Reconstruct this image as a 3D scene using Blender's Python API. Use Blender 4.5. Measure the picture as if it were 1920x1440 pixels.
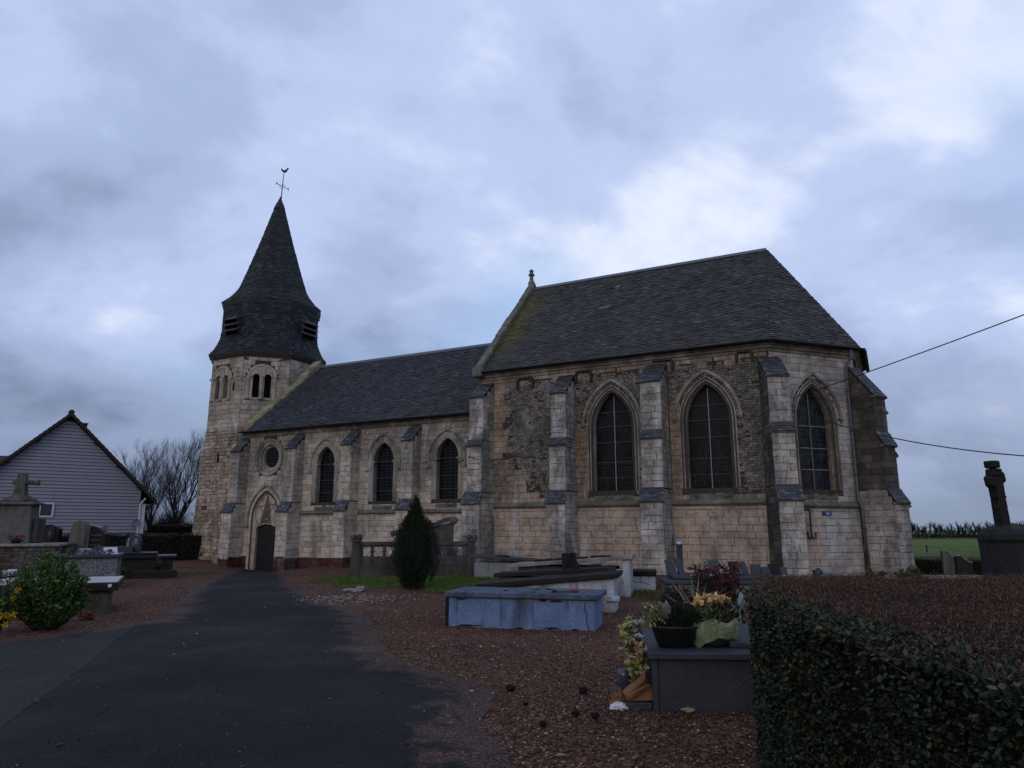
import bpy, bmesh, math, random
import numpy as np
from mathutils import Vector, Matrix
for o in list(bpy.data.objects): bpy.data.objects.remove(o)
SC = bpy.context.scene
COL = SC.collection
R = math.radians
# ------------------------------------------------------------------ camera
FPX = 1340.0; PITCH = math.atan(270/1340.0); EYE = 1.62
cam_d = bpy.data.cameras.new('camera'); cam = bpy.data.objects.new('camera', cam_d); COL.objects.link(cam)
cam.location = (0, 0, EYE); cam.rotation_euler = (R(90)+PITCH, 0, 0)
cam_d.sensor_width = 36; cam_d.lens = FPX/1920*36; cam_d.clip_start = .05; cam_d.clip_end = 20000
SC.camera = cam
# ------------------------------------------------------------------ sky
SUN_EL, SUN_AZ = R(16), R(202)          # azimuth clockwise from +Y
W = bpy.data.worlds.new('World'); SC.world = W; W.use_nodes = True
wn, wl_ = W.node_tree.nodes, W.node_tree.links
wn.clear()
def wnode(t, **k):
    n = wn.new(t)
    for a, b in k.items(): setattr(n, a, b)
    return n
w_out = wnode('ShaderNodeOutputWorld'); w_bg = wnode('ShaderNodeBackground'); w_bg.inputs[1].default_value = .1
w_sky = wnode('ShaderNodeTexSky', sky_type='NISHITA', sun_disc=False, sun_elevation=SUN_EL, sun_rotation=SUN_AZ)
w_sky.air_density = 1.2; w_sky.dust_density = 1.0; w_sky.ozone_density = 2.0
w_tc = wnode('ShaderNodeTexCoord'); w_sep = wnode('ShaderNodeSeparateXYZ')
wl_.new(w_tc.outputs['Generated'], w_sep.inputs[0])
def wmath(op, a, b=None):
    n = wnode('ShaderNodeMath', operation=op)
    for i, v in enumerate((a, b)):
        if v is None: continue
        if isinstance(v, (int, float)): n.inputs[i].default_value = v
        else: wl_.new(v, n.inputs[i])
    return n.outputs[0]
zz = wmath('ADD', wmath('MAXIMUM', w_sep.outputs[2], 0.0), .5)
w_cmb = wnode('ShaderNodeCombineXYZ')
wl_.new(wmath('DIVIDE', w_sep.outputs[0], zz), w_cmb.inputs[0]); wl_.new(wmath('DIVIDE', w_sep.outputs[1], zz), w_cmb.inputs[1])
def wnoise(scale, detail, rough, dist, off):
    m = wnode('ShaderNodeMapping'); m.inputs['Location'].default_value = off; m.inputs['Rotation'].default_value = (0, 0, R(-25)); m.inputs['Scale'].default_value = (scale*.95, scale*1.1, scale)
    wl_.new(w_cmb.outputs[0], m.inputs[0])
    n = wnode('ShaderNodeTexNoise'); n.inputs['Scale'].default_value = 1; n.inputs['Detail'].default_value = detail
    n.inputs['Roughness'].default_value = rough; n.inputs['Distortion'].default_value = dist
    wl_.new(m.outputs[0], n.inputs['Vector']); return n.outputs['Fac']
def wramp(fac, stops):
    r = wnode('ShaderNodeValToRGB'); r.color_ramp.interpolation = 'EASE'
    while len(r.color_ramp.elements) < len(stops): r.color_ramp.elements.new(.5)
    for e, (p, c) in zip(r.color_ramp.elements, stops):
        e.position = p; e.color = (c[0], c[1], c[2], 1) if isinstance(c, tuple) else (c, c, c, 1)
    wl_.new(fac, r.inputs[0]); return r.outputs[0]
cover = wramp(wnoise(1.15, 7, .52, .25, (8.4, 2.7, 0)), [(.33, 0.0), (.52, .97)])
n_big = wnoise(1.0, 5, .5, .25, (8.6, 4.7, 0)); n_fine = wnoise(3.2, 9, .55, .15, (7.3, 2.2, 0))
nsum = wmath('ADD', wmath('MULTIPLY', n_big, .52), wmath('MULTIPLY', n_fine, .48))
body = wramp(nsum, [(.36, (2.7, 3.35, 5.2)), (.46, (4.1, 5.0, 7.5)), (.54, (5.2, 6.2, 9.0)), (.63, (8.2, 8.9, 10.6))])
mixb = wnode('ShaderNodeMixRGB'); mixb.inputs[0].default_value = .7          # thin veil over the clear sky
mixb.inputs[2].default_value = (4.6, 6.5, 10.2, 1)
w_nish = wnode('ShaderNodeMixRGB', blend_type='MULTIPLY'); w_nish.inputs[0].default_value = 1; w_nish.inputs[2].default_value = (1, 1, 1, 1)
wl_.new(w_sky.outputs[0], w_nish.inputs[1]); wl_.new(w_nish.outputs[0], mixb.inputs[1])
mixc = wnode('ShaderNodeMixRGB'); wl_.new(cover, mixc.inputs[0]); wl_.new(mixb.outputs[0], mixc.inputs[1]); wl_.new(body, mixc.inputs[2])
hz_ = wramp(wmath('MAXIMUM', w_sep.outputs[2], 0.0), [(.0, .58), (.10, .72), (.26, 1.0)])     # thicker, darker cloud base low down
mixh = wnode('ShaderNodeMixRGB', blend_type='MULTIPLY'); mixh.inputs[0].default_value = 1
wl_.new(mixc.outputs[0], mixh.inputs[1]); wl_.new(hz_, mixh.inputs[2])
wl_.new(mixh.outputs[0], w_bg.inputs[0]); wl_.new(w_bg.outputs[0], w_out.inputs[0])
# ------------------------------------------------------------------ sun (veiled, low)
sd = bpy.data.lights.new('sun', 'SUN'); sun = bpy.data.objects.new('sun', sd); COL.objects.link(sun)
sd.energy = .46; sd.angle = R(25); sd.color = (1.0, .80, .62)
sdir = Vector((math.sin(SUN_AZ)*math.cos(SUN_EL), math.cos(SUN_AZ)*math.cos(SUN_EL), math.sin(SUN_EL)))
sun.rotation_euler = sdir.to_track_quat('Z', 'Y').to_euler(); sun.location = (0, -20, 30)
# ------------------------------------------------------------------ view
SC.view_settings.view_transform = 'Standard'; SC.view_settings.look = 'None'
SC.view_settings.exposure = 0; SC.view_settings.gamma = 1
SC.render.engine = 'CYCLES'
# ------------------------------------------------------------------ pixel helpers (photo 1920 x 1440)
def ray(x, y):
    a = (x-960)/FPX; b = (720-y)/FPX
    return a, math.cos(PITCH)-b*math.sin(PITCH), math.sin(PITCH)+b*math.cos(PITCH)
def gp(x, y, z=0.0):
    d = ray(x, y); t = (z-EYE)/d[2]; return Vector((d[0]*t, d[1]*t, z))
def at(x, y, Y):
    d = ray(x, y); t = Y/d[1]; return Vector((d[0]*t, Y, EYE+d[2]*t))
def sm(t):
    t = max(0., min(1., t)); return t*t*(3-2*t)
def g(x, y):                                                    # height of the churchyard
    z = -.37*math.exp(-((x+11.2)**2/(2*1.5**2)+(y-34.6)**2/(2*4.0**2)))
    z -= 1.05*sm((x-11)/9)*sm((y-14)/12)
    z += .14*math.exp(-((x+2.6)**2/(2*1.9**2)+(y-20.2)**2/(2*1.7**2)))
    z += .13*math.exp(-((x-6)**2/(2*6**2)+(y-25)**2/(2*3**2)))
    return z
# ------------------------------------------------------------------ materials
MATS = {}
def mat(name, build):
    if name in MATS: return MATS[name]
    m = bpy.data.materials.new(name); m.use_nodes = True
    nt = m.node_tree; nt.nodes.clear()
    out = nt.nodes.new('ShaderNodeOutputMaterial'); bs = nt.nodes.new('ShaderNodeBsdfPrincipled')
    nt.links.new(bs.outputs[0], out.inputs[0])
    build(NT(nt, bs)); MATS[name] = m; return m
class NT:
    def __init__(s, nt, bs): s.nt = nt; s.bs = bs
    def n(s, t, **k):
        n = s.nt.nodes.new(t)
        for a, b in k.items(): setattr(n, a, b)
        return n
    def put(s, v, sock):
        if isinstance(v, (int, float)):
            sock.default_value = v if sock.type != 'RGBA' else (v, v, v, 1)
        elif isinstance(v, tuple): sock.default_value = (*v, 1) if sock.type == 'RGBA' else v
        else: s.nt.links.new(v, sock)
    def pos(s): return s.n('ShaderNodeNewGeometry').outputs['Position']
    def objc(s): return s.n('ShaderNodeTexCoord').outputs['Object']
    def isl(s): return s.n('ShaderNodeNewGeometry').outputs['Random Per Island']
    def oran(s): return s.n('ShaderNodeObjectInfo').outputs['Random']
    def noise(s, vec, scale, detail=4, rough=.55, dist=0., out='Fac'):
        n = s.n('ShaderNodeTexNoise'); s.put(vec, n.inputs['Vector']); n.inputs['Scale'].default_value = scale
        n.inputs['Detail'].default_value = detail; n.inputs['Roughness'].default_value = rough; n.inputs['Distortion'].default_value = dist
        return n.outputs[out]
    def vor(s, vec, scale, out='Distance', feat='F1'):
        n = s.n('ShaderNodeTexVoronoi', feature=feat); s.put(vec, n.inputs['Vector']); n.inputs['Scale'].default_value = scale
        return n.outputs[out]
    def mp(s, vec, scale=(1, 1, 1), rot=(0, 0, 0), loc=(0, 0, 0)):
        n = s.n('ShaderNodeMapping'); s.put(vec, n.inputs[0]); n.inputs['Scale'].default_value = scale; n.inputs['Rotation'].default_value = rot; n.inputs['Location'].default_value = loc
        return n.outputs[0]
    def ramp(s, fac, stops, interp='LINEAR'):
        r = s.n('ShaderNodeValToRGB'); r.color_ramp.interpolation = interp
        while len(r.color_ramp.elements) < len(stops): r.color_ramp.elements.new(.5)
        for e, (p, c) in zip(r.color_ramp.elements, stops):
            e.position = p; e.color = (*c, 1) if isinstance(c, tuple) else (c, c, c, 1)
        s.put(fac, r.inputs[0]); return r.outputs[0]
    def mix(s, f, a, b, mode='MIX'):
        n = s.n('ShaderNodeMixRGB', blend_type=mode); s.put(f, n.inputs[0]); s.put(a, n.inputs[1]); s.put(b, n.inputs[2]); return n.outputs[0]
    def math(s, op, a, b=0.0):
        n = s.n('ShaderNodeMath', operation=op); s.put(a, n.inputs[0]); s.put(b, n.inputs[1]); return n.outputs[0]
    def sep(s, v, i):
        n = s.n('ShaderNodeSeparateXYZ'); s.put(v, n.inputs[0]); return n.outputs[i]
    def bump(s, h, strength, dist=.02):
        n = s.n('ShaderNodeBump'); n.inputs['Strength'].default_value = strength; n.inputs['Distance'].default_value = dist
        s.put(h, n.inputs['Height']); s.nt.links.new(n.outputs[0], s.bs.inputs['Normal'])
    def fin(s, col, rough=.85, spec=.3, metal=0.):
        s.put(col, s.bs.inputs['Base Color']); s.put(rough, s.bs.inputs['Roughness'])
        s.bs.inputs['Specular IOR Level'].default_value = spec; s.bs.inputs['Metallic'].default_value = metal
def plain(name, c, rough=.7, spec=.3, var=.15, scale=8., bump=.1, metal=0.):
    def b(t):
        n = t.noise(t.pos(), scale, 5)
        col = t.mix(t.ramp(n, [(.3, 0.), (.7, 1.)]), tuple(x*(1-var) for x in c), tuple(min(1, x*(1+var)) for x in c))
        t.fin(col, rough, spec, metal)
        if bump: t.bump(t.noise(t.pos(), scale*6, 4), bump, .01)
    return mat(name, b)
def leafm(name, c1, c2, c3=None, rough=.5, spec=.4):
    def b(t):
        col = t.ramp(t.isl(), [(0., c1), (.6, c2), (1., c3 or c2)])
        col = t.mix(.6, col, t.ramp(t.noise(t.pos(), 3., 2), [(.3, .55), (.7, 1.)]), 'MULTIPLY')
        t.fin(col, rough, spec)
    return mat(name, b)
# ------------------------------------------------------------------ mesh builder
class MB:
    def __init__(s): s.v = []; s.f = []
    def add(s, vs, fs):
        o = len(s.v); s.v.extend([tuple(v) for v in vs]); s.f.extend([tuple(i+o for i in f) for f in fs]); return s
    def hexa(s, p): return s.add(p, [(0, 3, 2, 1), (4, 5, 6, 7), (0, 1, 5, 4), (1, 2, 6, 5), (2, 3, 7, 6), (3, 0, 4, 7)])
    def box(s, x0, x1, y0, y1, z0, z1, fr=None):
        p = [(x0, y0, z0), (x1, y0, z0), (x1, y1, z0), (x0, y1, z0), (x0, y0, z1), (x1, y0, z1), (x1, y1, z1), (x0, y1, z1)]
        return s.hexa([fr(*q) for q in p] if fr else p)
    def bbox(s, x0, x1, y0, y1, z0, z1, c=.01, fr=None, jit=0., rn=None):    # box with chamfered edges
        X = (x0, x1); Y = (y0, y1); Z = (z0, z1); vs = []; idx = {}
        for i in (0, 1):
            for j in (0, 1):
                for k in (0, 1):
                    sx, sy, sz = (1-2*i)*c, (1-2*j)*c, (1-2*k)*c
                    jx = [rn.uniform(-jit, jit) for _ in range(3)] if jit else (0, 0, 0)
                    b = (X[i]+jx[0], Y[j]+jx[1], Z[k]+jx[2])
                    for a in range(3):
                        q = [b[0]+sx, b[1]+sy, b[2]+sz]; q[a] = b[a]
                        idx[(i, j, k, a)] = len(vs); vs.append(fr(*q) if fr else tuple(q))
        fs = []
        def I(i, j, k, a): return idx[(i, j, k, a)]
        for i in (0, 1):
            q = [I(i, 0, 0, 0), I(i, 1, 0, 0), I(i, 1, 1, 0), I(i, 0, 1, 0)]; fs.append(q if i else q[::-1])
            q = [I(0, i, 0, 1), I(0, i, 1, 1), I(1, i, 1, 1), I(1, i, 0, 1)]; fs.append(q if i else q[::-1])
            q = [I(0, 0, i, 2), I(1, 0, i, 2), I(1, 1, i, 2), I(0, 1, i, 2)]; fs.append(q if i else q[::-1])
            for j in (0, 1):
                fs.append([I(i, j, 0, 0), I(i, j, 1, 0), I(i, j, 1, 1), I(i, j, 0, 1)])
                fs.append([I(i, 0, j, 0), I(i, 1, j, 0), I(i, 1, j, 2), I(i, 0, j, 2)])
                fs.append([I(0, i, j, 1), I(1, i, j, 1), I(1, i, j, 2), I(0, i, j, 2)])
                for k in (0, 1): fs.append([I(i, j, k, 0), I(i, j, k, 1), I(i, j, k, 2)])
        return s.add(vs, fs)
    def prism(s, poly, d0, d1, fr):                         # poly (a,b) extruded along d; fr(a,d,b)
        n = len(poly); vs = [fr(a, d0, b) for a, b in poly]+[fr(a, d1, b) for a, b in poly]
        fs = [tuple(range(n))[::-1], tuple(range(n, 2*n))]+[(i, (i+1) % n, n+(i+1) % n, n+i) for i in range(n)]
        return s.add(vs, fs)
    def tube(s, pts, r, n=8, cap=True):
        pts = [Vector(p) for p in pts]; rs = r if isinstance(r, (list, tuple)) else [r]*len(pts)
        vs = []; fs = []; up = None
        for i, p in enumerate(pts):
            d = (pts[min(i+1, len(pts)-1)]-pts[max(i-1, 0)])
            d = d.normalized() if d.length > 1e-9 else Vector((0, 0, 1))
            if up is None: up = Vector((0, 0, 1)) if abs(d.z) < .9 else Vector((1, 0, 0))
            u = (up-d*up.dot(d)); u = u.normalized() if u.length > 1e-6 else d.orthogonal().normalized()
            w = d.cross(u); up = u
            for k in range(n):
                a = 2*math.pi*k/n; vs.append(p+(u*math.cos(a)+w*math.sin(a))*rs[i])
        for i in range(len(pts)-1):
            for k in range(n): fs.append((i*n+k, i*n+(k+1) % n, (i+1)*n+(k+1) % n, (i+1)*n+k))
        if cap: fs.append(tuple(range(n))[::-1]); fs.append(tuple((len(pts)-1)*n+k for k in range(n)))
        return s.add(vs, fs)
    def lathe(s, prof, n=16, c=(0, 0, 0), fr=None, sx=1., sy=1.):
        vs = []; fs = []
        for r, z in prof:
            for k in range(n):
                a = 2*math.pi*k/n; q = (c[0]+r*math.cos(a)*sx, c[1]+r*math.sin(a)*sy, c[2]+z); vs.append(fr(*q) if fr else q)
        for i in range(len(prof)-1):
            for k in range(n): fs.append((i*n+k, i*n+(k+1) % n, (i+1)*n+(k+1) % n, (i+1)*n+k))
        fs.append(tuple(range(n))[::-1]); fs.append(tuple((len(prof)-1)*n+k for k in range(n)))
        return s.add(vs, fs)
    def blob(s, c, r, seed=0, j=.25, n=7, m=5):
        rn = random.Random(seed); vs = [(c[0], c[1], c[2]-r[2])]; fs = []
        for i in range(1, m):
            t = math.pi*i/m
            for k in range(n):
                a = 2*math.pi*k/n; q = 1+rn.uniform(-j, j)
                vs.append((c[0]+r[0]*math.sin(t)*math.cos(a)*q, c[1]+r[1]*math.sin(t)*math.sin(a)*q, c[2]-r[2]*math.cos(t)*q))
        vs.append((c[0], c[1], c[2]+r[2])); L = len(vs)-1
        for k in range(n):
            fs.append((0, 1+(k+1) % n, 1+k)); fs.append((L, 1+(m-2)*n+k, 1+(m-2)*n+(k+1) % n))
        for i in range(m-2):
            for k in range(n): fs.append((1+i*n+k, 1+i*n+(k+1) % n, 1+(i+1)*n+(k+1) % n, 1+(i+1)*n+k))
        return s.add(vs, fs)
    def obj(s, name, m, parent=None, smooth=False, fix=True):
        me = bpy.data.meshes.new(name); me.from_pydata(s.v, [], s.f)
        if fix:
            b = bmesh.new(); b.from_mesh(me); bmesh.ops.recalc_face_normals(b, faces=b.faces); b.to_mesh(me); b.free()
        if smooth: me.polygons.foreach_set('use_smooth', [True]*len(me.polygons))
        me.materials.append(m)
        o = bpy.data.objects.new(name, me); COL.objects.link(o)
        if parent: o.parent = parent
        return o
def tag(o, label=None, cat=None, group=None, kind=None):
    if label: o['label'] = label
    if cat: o['category'] = cat
    if group: o['group'] = group
    if kind: o['kind'] = kind
    return o
def empty(name, loc=(0, 0, 0), rz=0., label=None, cat=None, group=None):
    o = bpy.data.objects.new(name, None); COL.objects.link(o); o.location = loc; o.rotation_euler = (0, 0, rz); o.empty_display_size = .2
    return tag(o, label, cat, group)
def npmesh(name, V, F, m, parent=None, smooth=False):      # V (n,3); F (k,3|4)
    me = bpy.data.meshes.new(name); V = np.asarray(V, dtype=np.float32); F = np.asarray(F, dtype=np.int32); k = F.shape[1]
    me.vertices.add(len(V)); me.vertices.foreach_set('co', V.ravel())
    me.loops.add(F.size); me.loops.foreach_set('vertex_index', F.ravel())
    me.polygons.add(len(F)); me.polygons.foreach_set('loop_start', np.arange(0, F.size, k, dtype=np.int32))
    try: me.polygons.foreach_set('loop_total', np.full(len(F), k, dtype=np.int32))
    except Exception: pass
    if smooth: me.polygons.foreach_set('use_smooth', np.ones(len(F), dtype=bool))
    me.update(calc_edges=True); me.validate(); me.materials.append(m)
    o = bpy.data.objects.new(name, me); COL.objects.link(o)
    if parent: o.parent = parent
    return o
def rndunit(rg, n):
    v = rg.normal(size=(n, 3)); return v/np.linalg.norm(v, axis=1)[:, None]
def leafcloud(name, P, U, S, wid, m, parent=None, seed=0, curl=.25):
    """P base points, U unit leaf directions, S lengths: one folded leaf each"""
    rg = np.random.default_rng(seed); n = len(P); U = np.asarray(U, float); S = np.asarray(S, float)[:, None]
    r = rndunit(rg, n); Vd = np.cross(U, r); Vd /= np.linalg.norm(Vd, axis=1)[:, None]+1e-9; Nn = np.cross(U, Vd)
    w = S*wid
    a = P; b = P+U*S*.45+Vd*w*.5+Nn*S*.05; c = P+U*S-Nn*S*curl*.4; d = P+U*S*.45-Vd*w*.5+Nn*S*.05
    V = np.stack([a, b, c, d], 1).reshape(-1, 3); F = np.arange(4*n).reshape(-1, 4)
    o = npmesh(name, V, F, m, parent)
    if parent and name not in ('crown', 'flower'): o['kind'] = 'stuff'
    return o
# ================================================================== materials for masonry
def stone_mat(name, c1, c2, c3, lichen=(.10, .095, .085), lo=.52, hi=.66, lscale=.55, zl=None, rust=(), pits=True, warm=None):
    def b(t):
        P = t.objc(); r = t.isl()
        col = t.ramp(r, [(0., c1), (.5, c2), (1., c3)])
        col = t.mix(.9, col, t.ramp(t.noise(P, 1.9, 6, .65), [(.30, .48), (.5, .98), (.70, 1.32)]), 'MULTIPLY')
        col = t.mix(.55, col, t.ramp(t.noise(P, 21., 4, .65), [(.3, .55), (.55, 1.), (.8, 1.1)]), 'MULTIPLY')
        lf = t.noise(t.mp(P, (1, 1, .6)), lscale, 8, .62, .3)
        if zl:                                             # weathering crust that starts at a height
            z = t.sep(P, 2); lf = t.math('ADD', lf, t.math('MULTIPLY', t.math('SUBTRACT', z, zl[0]), zl[1]))
        lf = t.math('ADD', lf, t.math('MULTIPLY', t.math('SUBTRACT', t.noise(t.mp(P, (4.5, 4.5, .35)), 1.0, 5, .6), .5), .22))   # run-off streaks
        lm = t.ramp(lf, [(lo, 0.), (hi, 1.)])
        lm = t.math('MULTIPLY', lm, t.ramp(t.noise(P, 7., 5, .65), [(.3, .35), (.6, 1.)]))
        lc = t.mix(t.noise(P, 16., 3), tuple(x*.7 for x in lichen), tuple(x*1.5 for x in lichen))
        col = t.mix(t.math('MULTIPLY', lm, .85), col, lc)
        col = t.mix(t.ramp(t.noise(t.mp(P, (1, 1, 1.6)), 3.4, 6, .7), [(.52, 0.), (.66, .55)]), col, tuple(x*.45 for x in c1))      # eroded, darker hollows
        wash = t.ramp(t.noise(t.mp(P, (1.3, 1.3, .35)), 1.1, 6, .6), [(.56, 0.), (.68, .7)])
        col = t.mix(wash, col, tuple(min(.5, x*1.05+.03) for x in (c3[0], c3[0]*.97, c3[0]*.95)))
        x, z = t.sep(P, 0), t.sep(P, 2)
        for (xc, hw, z0, z1) in rust:
            wx = t.math('ADD', x, t.math('MULTIPLY', t.math('SUBTRACT', t.noise(P, 3.), .5), .16))
            dx = t.math('DIVIDE', t.math('ABSOLUTE', t.math('SUBTRACT', wx, xc)), hw)
            m1 = t.ramp(dx, [(.3, 1.), (1., 0.)])
            m2 = t.ramp(t.math('DIVIDE', t.math('SUBTRACT', z, z0), z1-z0), [(0., 0.), (.5, .75), (.97, 1.), (1., 0.)])
            mm = t.math('MULTIPLY', t.math('MULTIPLY', m1, m2), t.ramp(t.noise(P, 5., 4), [(.3, .35), (.65, 1.)]))
            col = t.mix(t.math('MULTIPLY', mm, .8), col, (.27, .10, .035))
        t.fin(col, .92, .2)
        h = t.math('ADD', t.noise(P, 34., 5, .7), t.math('MULTIPLY', t.noise(P, 6., 5, .7), 2.0))
        if pits: h = t.math('ADD', h, t.ramp(t.vor(P, 17.), [(.08, 0.), (.22, .8)]))
        t.bump(h, .7, .022)
    return mat(name, b)
RUST = [(15.66, .10, 3.0, 7.1), (19.32, .10, 4.6, 7.1), (17.1, .12, 7.1, 7.6)]
M_ASH = stone_mat('ashlar_limestone', (.35, .262, .185), (.42, .322, .232), (.48, .38, .288), lichen=(.085, .073, .057), lo=.40, hi=.54, rust=RUST)
M_LOW = stone_mat('eroded_limestone', (.385, .295, .225), (.455, .358, .28), (.52, .42, .335), lichen=(.14, .11, .085), lo=.50, hi=.68)
M_NAVE = stone_mat('nave_limestone', (.41, .345, .27), (.50, .425, .34), (.56, .485, .40), lichen=(.13, .12, .105), lo=.465, hi=.59, zl=(3.4, .05))
M_BUT = stone_mat('buttress_limestone', (.38, .34, .29), (.46, .415, .36), (.53, .485, .43), lichen=(.10, .094, .082), lo=.43, hi=.55, lscale=1.1)
M_SEW = stone_mat('apse_limestone', (.35, .32, .285), (.41, .38, .34), (.47, .44, .40), lichen=(.12, .11, .10), lo=.52, hi=.64)
M_DBUT = stone_mat('blackened_buttress', (.075, .062, .050), (.115, .096, .078), (.17, .145, .12), lichen=(.035, .032, .027), lo=.42, hi=.56, lscale=1.3)
M_TOW = stone_mat('tower_stone', (.28, .215, .155), (.39, .305, .225), (.48, .39, .30), lichen=(.10, .085, .062), lo=.47, hi=.61, lscale=.7)
M_TOP = stone_mat('belfry_stone', (.30, .25, .19), (.38, .32, .25), (.46, .40, .33), lichen=(.18, .165, .14), lo=.52, hi=.68)
M_RUB = stone_mat('flint_rubble', (.115, .103, .088), (.18, .162, .136), (.28, .25, .21), lichen=(.085, .078, .067), lo=.46, hi=.62)
M_MOULD = stone_mat('moulded_stone', (.25, .218, .178), (.31, .272, .222), (.37, .328, .27), lichen=(.075, .07, .06), lo=.42, hi=.56)
M_JOINT = plain('lime_mortar', (.055, .045, .036), .95, .1, .3, 5., .4)
M_RJOINT = plain('rubble_mortar', (.05, .044, .036), .95, .1, .35, 6., .4)
M_BRICK = stone_mat('red_brick', (.055, .020, .016), (.095, .032, .024), (.14, .055, .042), lichen=(.09, .08, .072), lo=.50, hi=.62, lscale=1.2, pits=False)
def slate_mat(name, c1, c2, c3, moss=(.13, .115, .022), mlo=.53, mhi=.68, verge=None, spot=True):
    def b(t):
        P = t.objc(); r = t.isl()
        col = t.ramp(r, [(0., c1), (.55, c2), (.96, c3), (1., tuple(min(.6, x*1.5) for x in c3))])
        col = t.mix(.6, col, t.ramp(t.noise(P, 1.4, 5, .6), [(.3, .6), (.7, 1.15)]), 'MULTIPLY')
        mf = t.noise(t.mp(P, (.35, .8, 1.3)), .8, 7, .62)
        mk = t.math('MULTIPLY', t.ramp(mf, [(mlo, 0.), (mhi, 1.)]), t.ramp(t.noise(P, 6., 4), [(.42, .1), (.6, 1.)]))
        col = t.mix(t.math('MULTIPLY', mk, .7), col, (.055, .047, .026))
        if verge:                                           # yellow lichen along the coped verge
            x = t.math('ADD', t.sep(P, 0), t.math('MULTIPLY', t.math('SUBTRACT', t.noise(P, 1.1, 4), .5), 1.0))
            vm = t.ramp(t.math('DIVIDE', t.math('SUBTRACT', x, verge[0]), verge[1]), [(.35, 1.), (1., 0.)])
            zz = t.ramp(t.math('DIVIDE', t.math('SUBTRACT', t.sep(P, 2), verge[2]), verge[3]), [(0., 0.), (.3, 1.), (.7, 1.), (1., .35)])
            vm = t.math('MULTIPLY', t.math('MULTIPLY', vm, zz), t.ramp(t.noise(P, 9., 3), [(.3, .25), (.6, 1.)]))
            col = t.mix(t.math('MULTIPLY', vm, .8), col, moss)
        if spot:
            sp = t.ramp(t.noise(P, 3.3, 4, .5), [(.70, 0.), (.745, 1.)])
            col = t.mix(t.math('MULTIPLY', sp, .55), col, (.30, .31, .31))
        t.fin(col, t.ramp(t.noise(P, 11.), [(.3, .58), (.7, .80)]), .2); t.bump(t.noise(P, 40., 4), .25, .008)
    return mat(name, b)
M_SLATE = slate_mat('grey_slate', (.050, .048, .046), (.062, .060, .058), (.078, .075, .073), verge=(11.5, 1.5, 8.2, 4.8))
M_SLATEN = slate_mat('blue_slate', (.038, .039, .043), (.048, .050, .056), (.060, .063, .070))
M_SPIRE = slate_mat('spire_slate', (.018, .019, .020), (.026, .027, .029), (.040, .041, .044), mlo=.56)
M_BELF = slate_mat('belfry_slate', (.015, .016, .021), (.023, .025, .032), (.042, .045, .055), mlo=.66, mhi=.8, spot=False)
M_CAP = slate_mat('cap_slate', (.042, .043, .047), (.063, .065, .071), (.105, .108, .115), mlo=.66, mhi=.78)
M_UNDER = plain('roof_underlay', (.028, .028, .030), .9, .1)
M_IRON = plain('dark_iron', (.014, .013, .013), .6, .4)
M_ZINC = plain('weathered_zinc', (.075, .078, .085), .5, .5)
M_RIDGE = plain('ridge_zinc', (.10, .105, .115), .6, .3, .12)
M_PIPE = plain('pipe_grey', (.075, .085, .105), .45, .45)
def glass_m(c1, c2, sc):
    def b(t):                                               # small panes that each sit at a slightly different angle
        P = t.objc(); cell = t.vor(t.mp(P, (1, 1, .7)), sc, 'Color')
        t.fin(t.mix(t.ramp(t.sep(cell, 1), [(.3, 0.), (.9, 1.)]), c1, c2), t.ramp(t.sep(cell, 0), [(0., .3), (1., .55)]), .14)
        g_ = t.n('ShaderNodeNewGeometry'); v1 = t.n('ShaderNodeVectorMath', operation='SUBTRACT'); t.put(cell, v1.inputs[0]); v1.inputs[1].default_value = (.5, .5, .5)
        v2 = t.n('ShaderNodeVectorMath', operation='SCALE'); t.put(v1.outputs[0], v2.inputs[0]); v2.inputs['Scale'].default_value = .09
        v3 = t.n('ShaderNodeVectorMath', operation='ADD'); t.put(g_.outputs['Normal'], v3.inputs[0]); t.put(v2.outputs[0], v3.inputs[1])
        v4 = t.n('ShaderNodeVectorMath', operation='NORMALIZE'); t.put(v3.outputs[0], v4.inputs[0]); t.put(v4.outputs[0], t.bs.inputs['Normal'])
    return b
M_GLASS = mat('stained_glass', glass_m((.0015, .0015, .002), (.006, .006, .008), 9.)); M_GLASSB = mat('bluish_glass', glass_m((.008, .011, .013), (.022, .029, .034), 7.))
M_LEAD = plain('lead_came', (.060, .060, .066), .6, .3)
M_CREAM = plain('pale_bar', (.27, .245, .215), .7, .3)
M_PALEBAR = plain('rust_bar', (.16, .13, .12), .7, .3)
M_DARKIN = plain('painted_darkness', (.012, .011, .010), .95, .05)  # near-black colour stands in for unlit space behind tower openings
M_DOOR = plain('black_brown_door', (.010, .009, .009), .55, .35, .3)
M_MOSSY = stone_mat('mossy_coping', (.19, .165, .095), (.27, .235, .14), (.35, .305, .19), lichen=(.12, .115, .045), lo=.47, hi=.62, lscale=1.6)
M_COPE = stone_mat('grey_coping', (.11, .10, .08), (.15, .137, .11), (.20, .185, .15), lichen=(.075, .075, .024), lo=.52, hi=.66, lscale=1.1)
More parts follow.
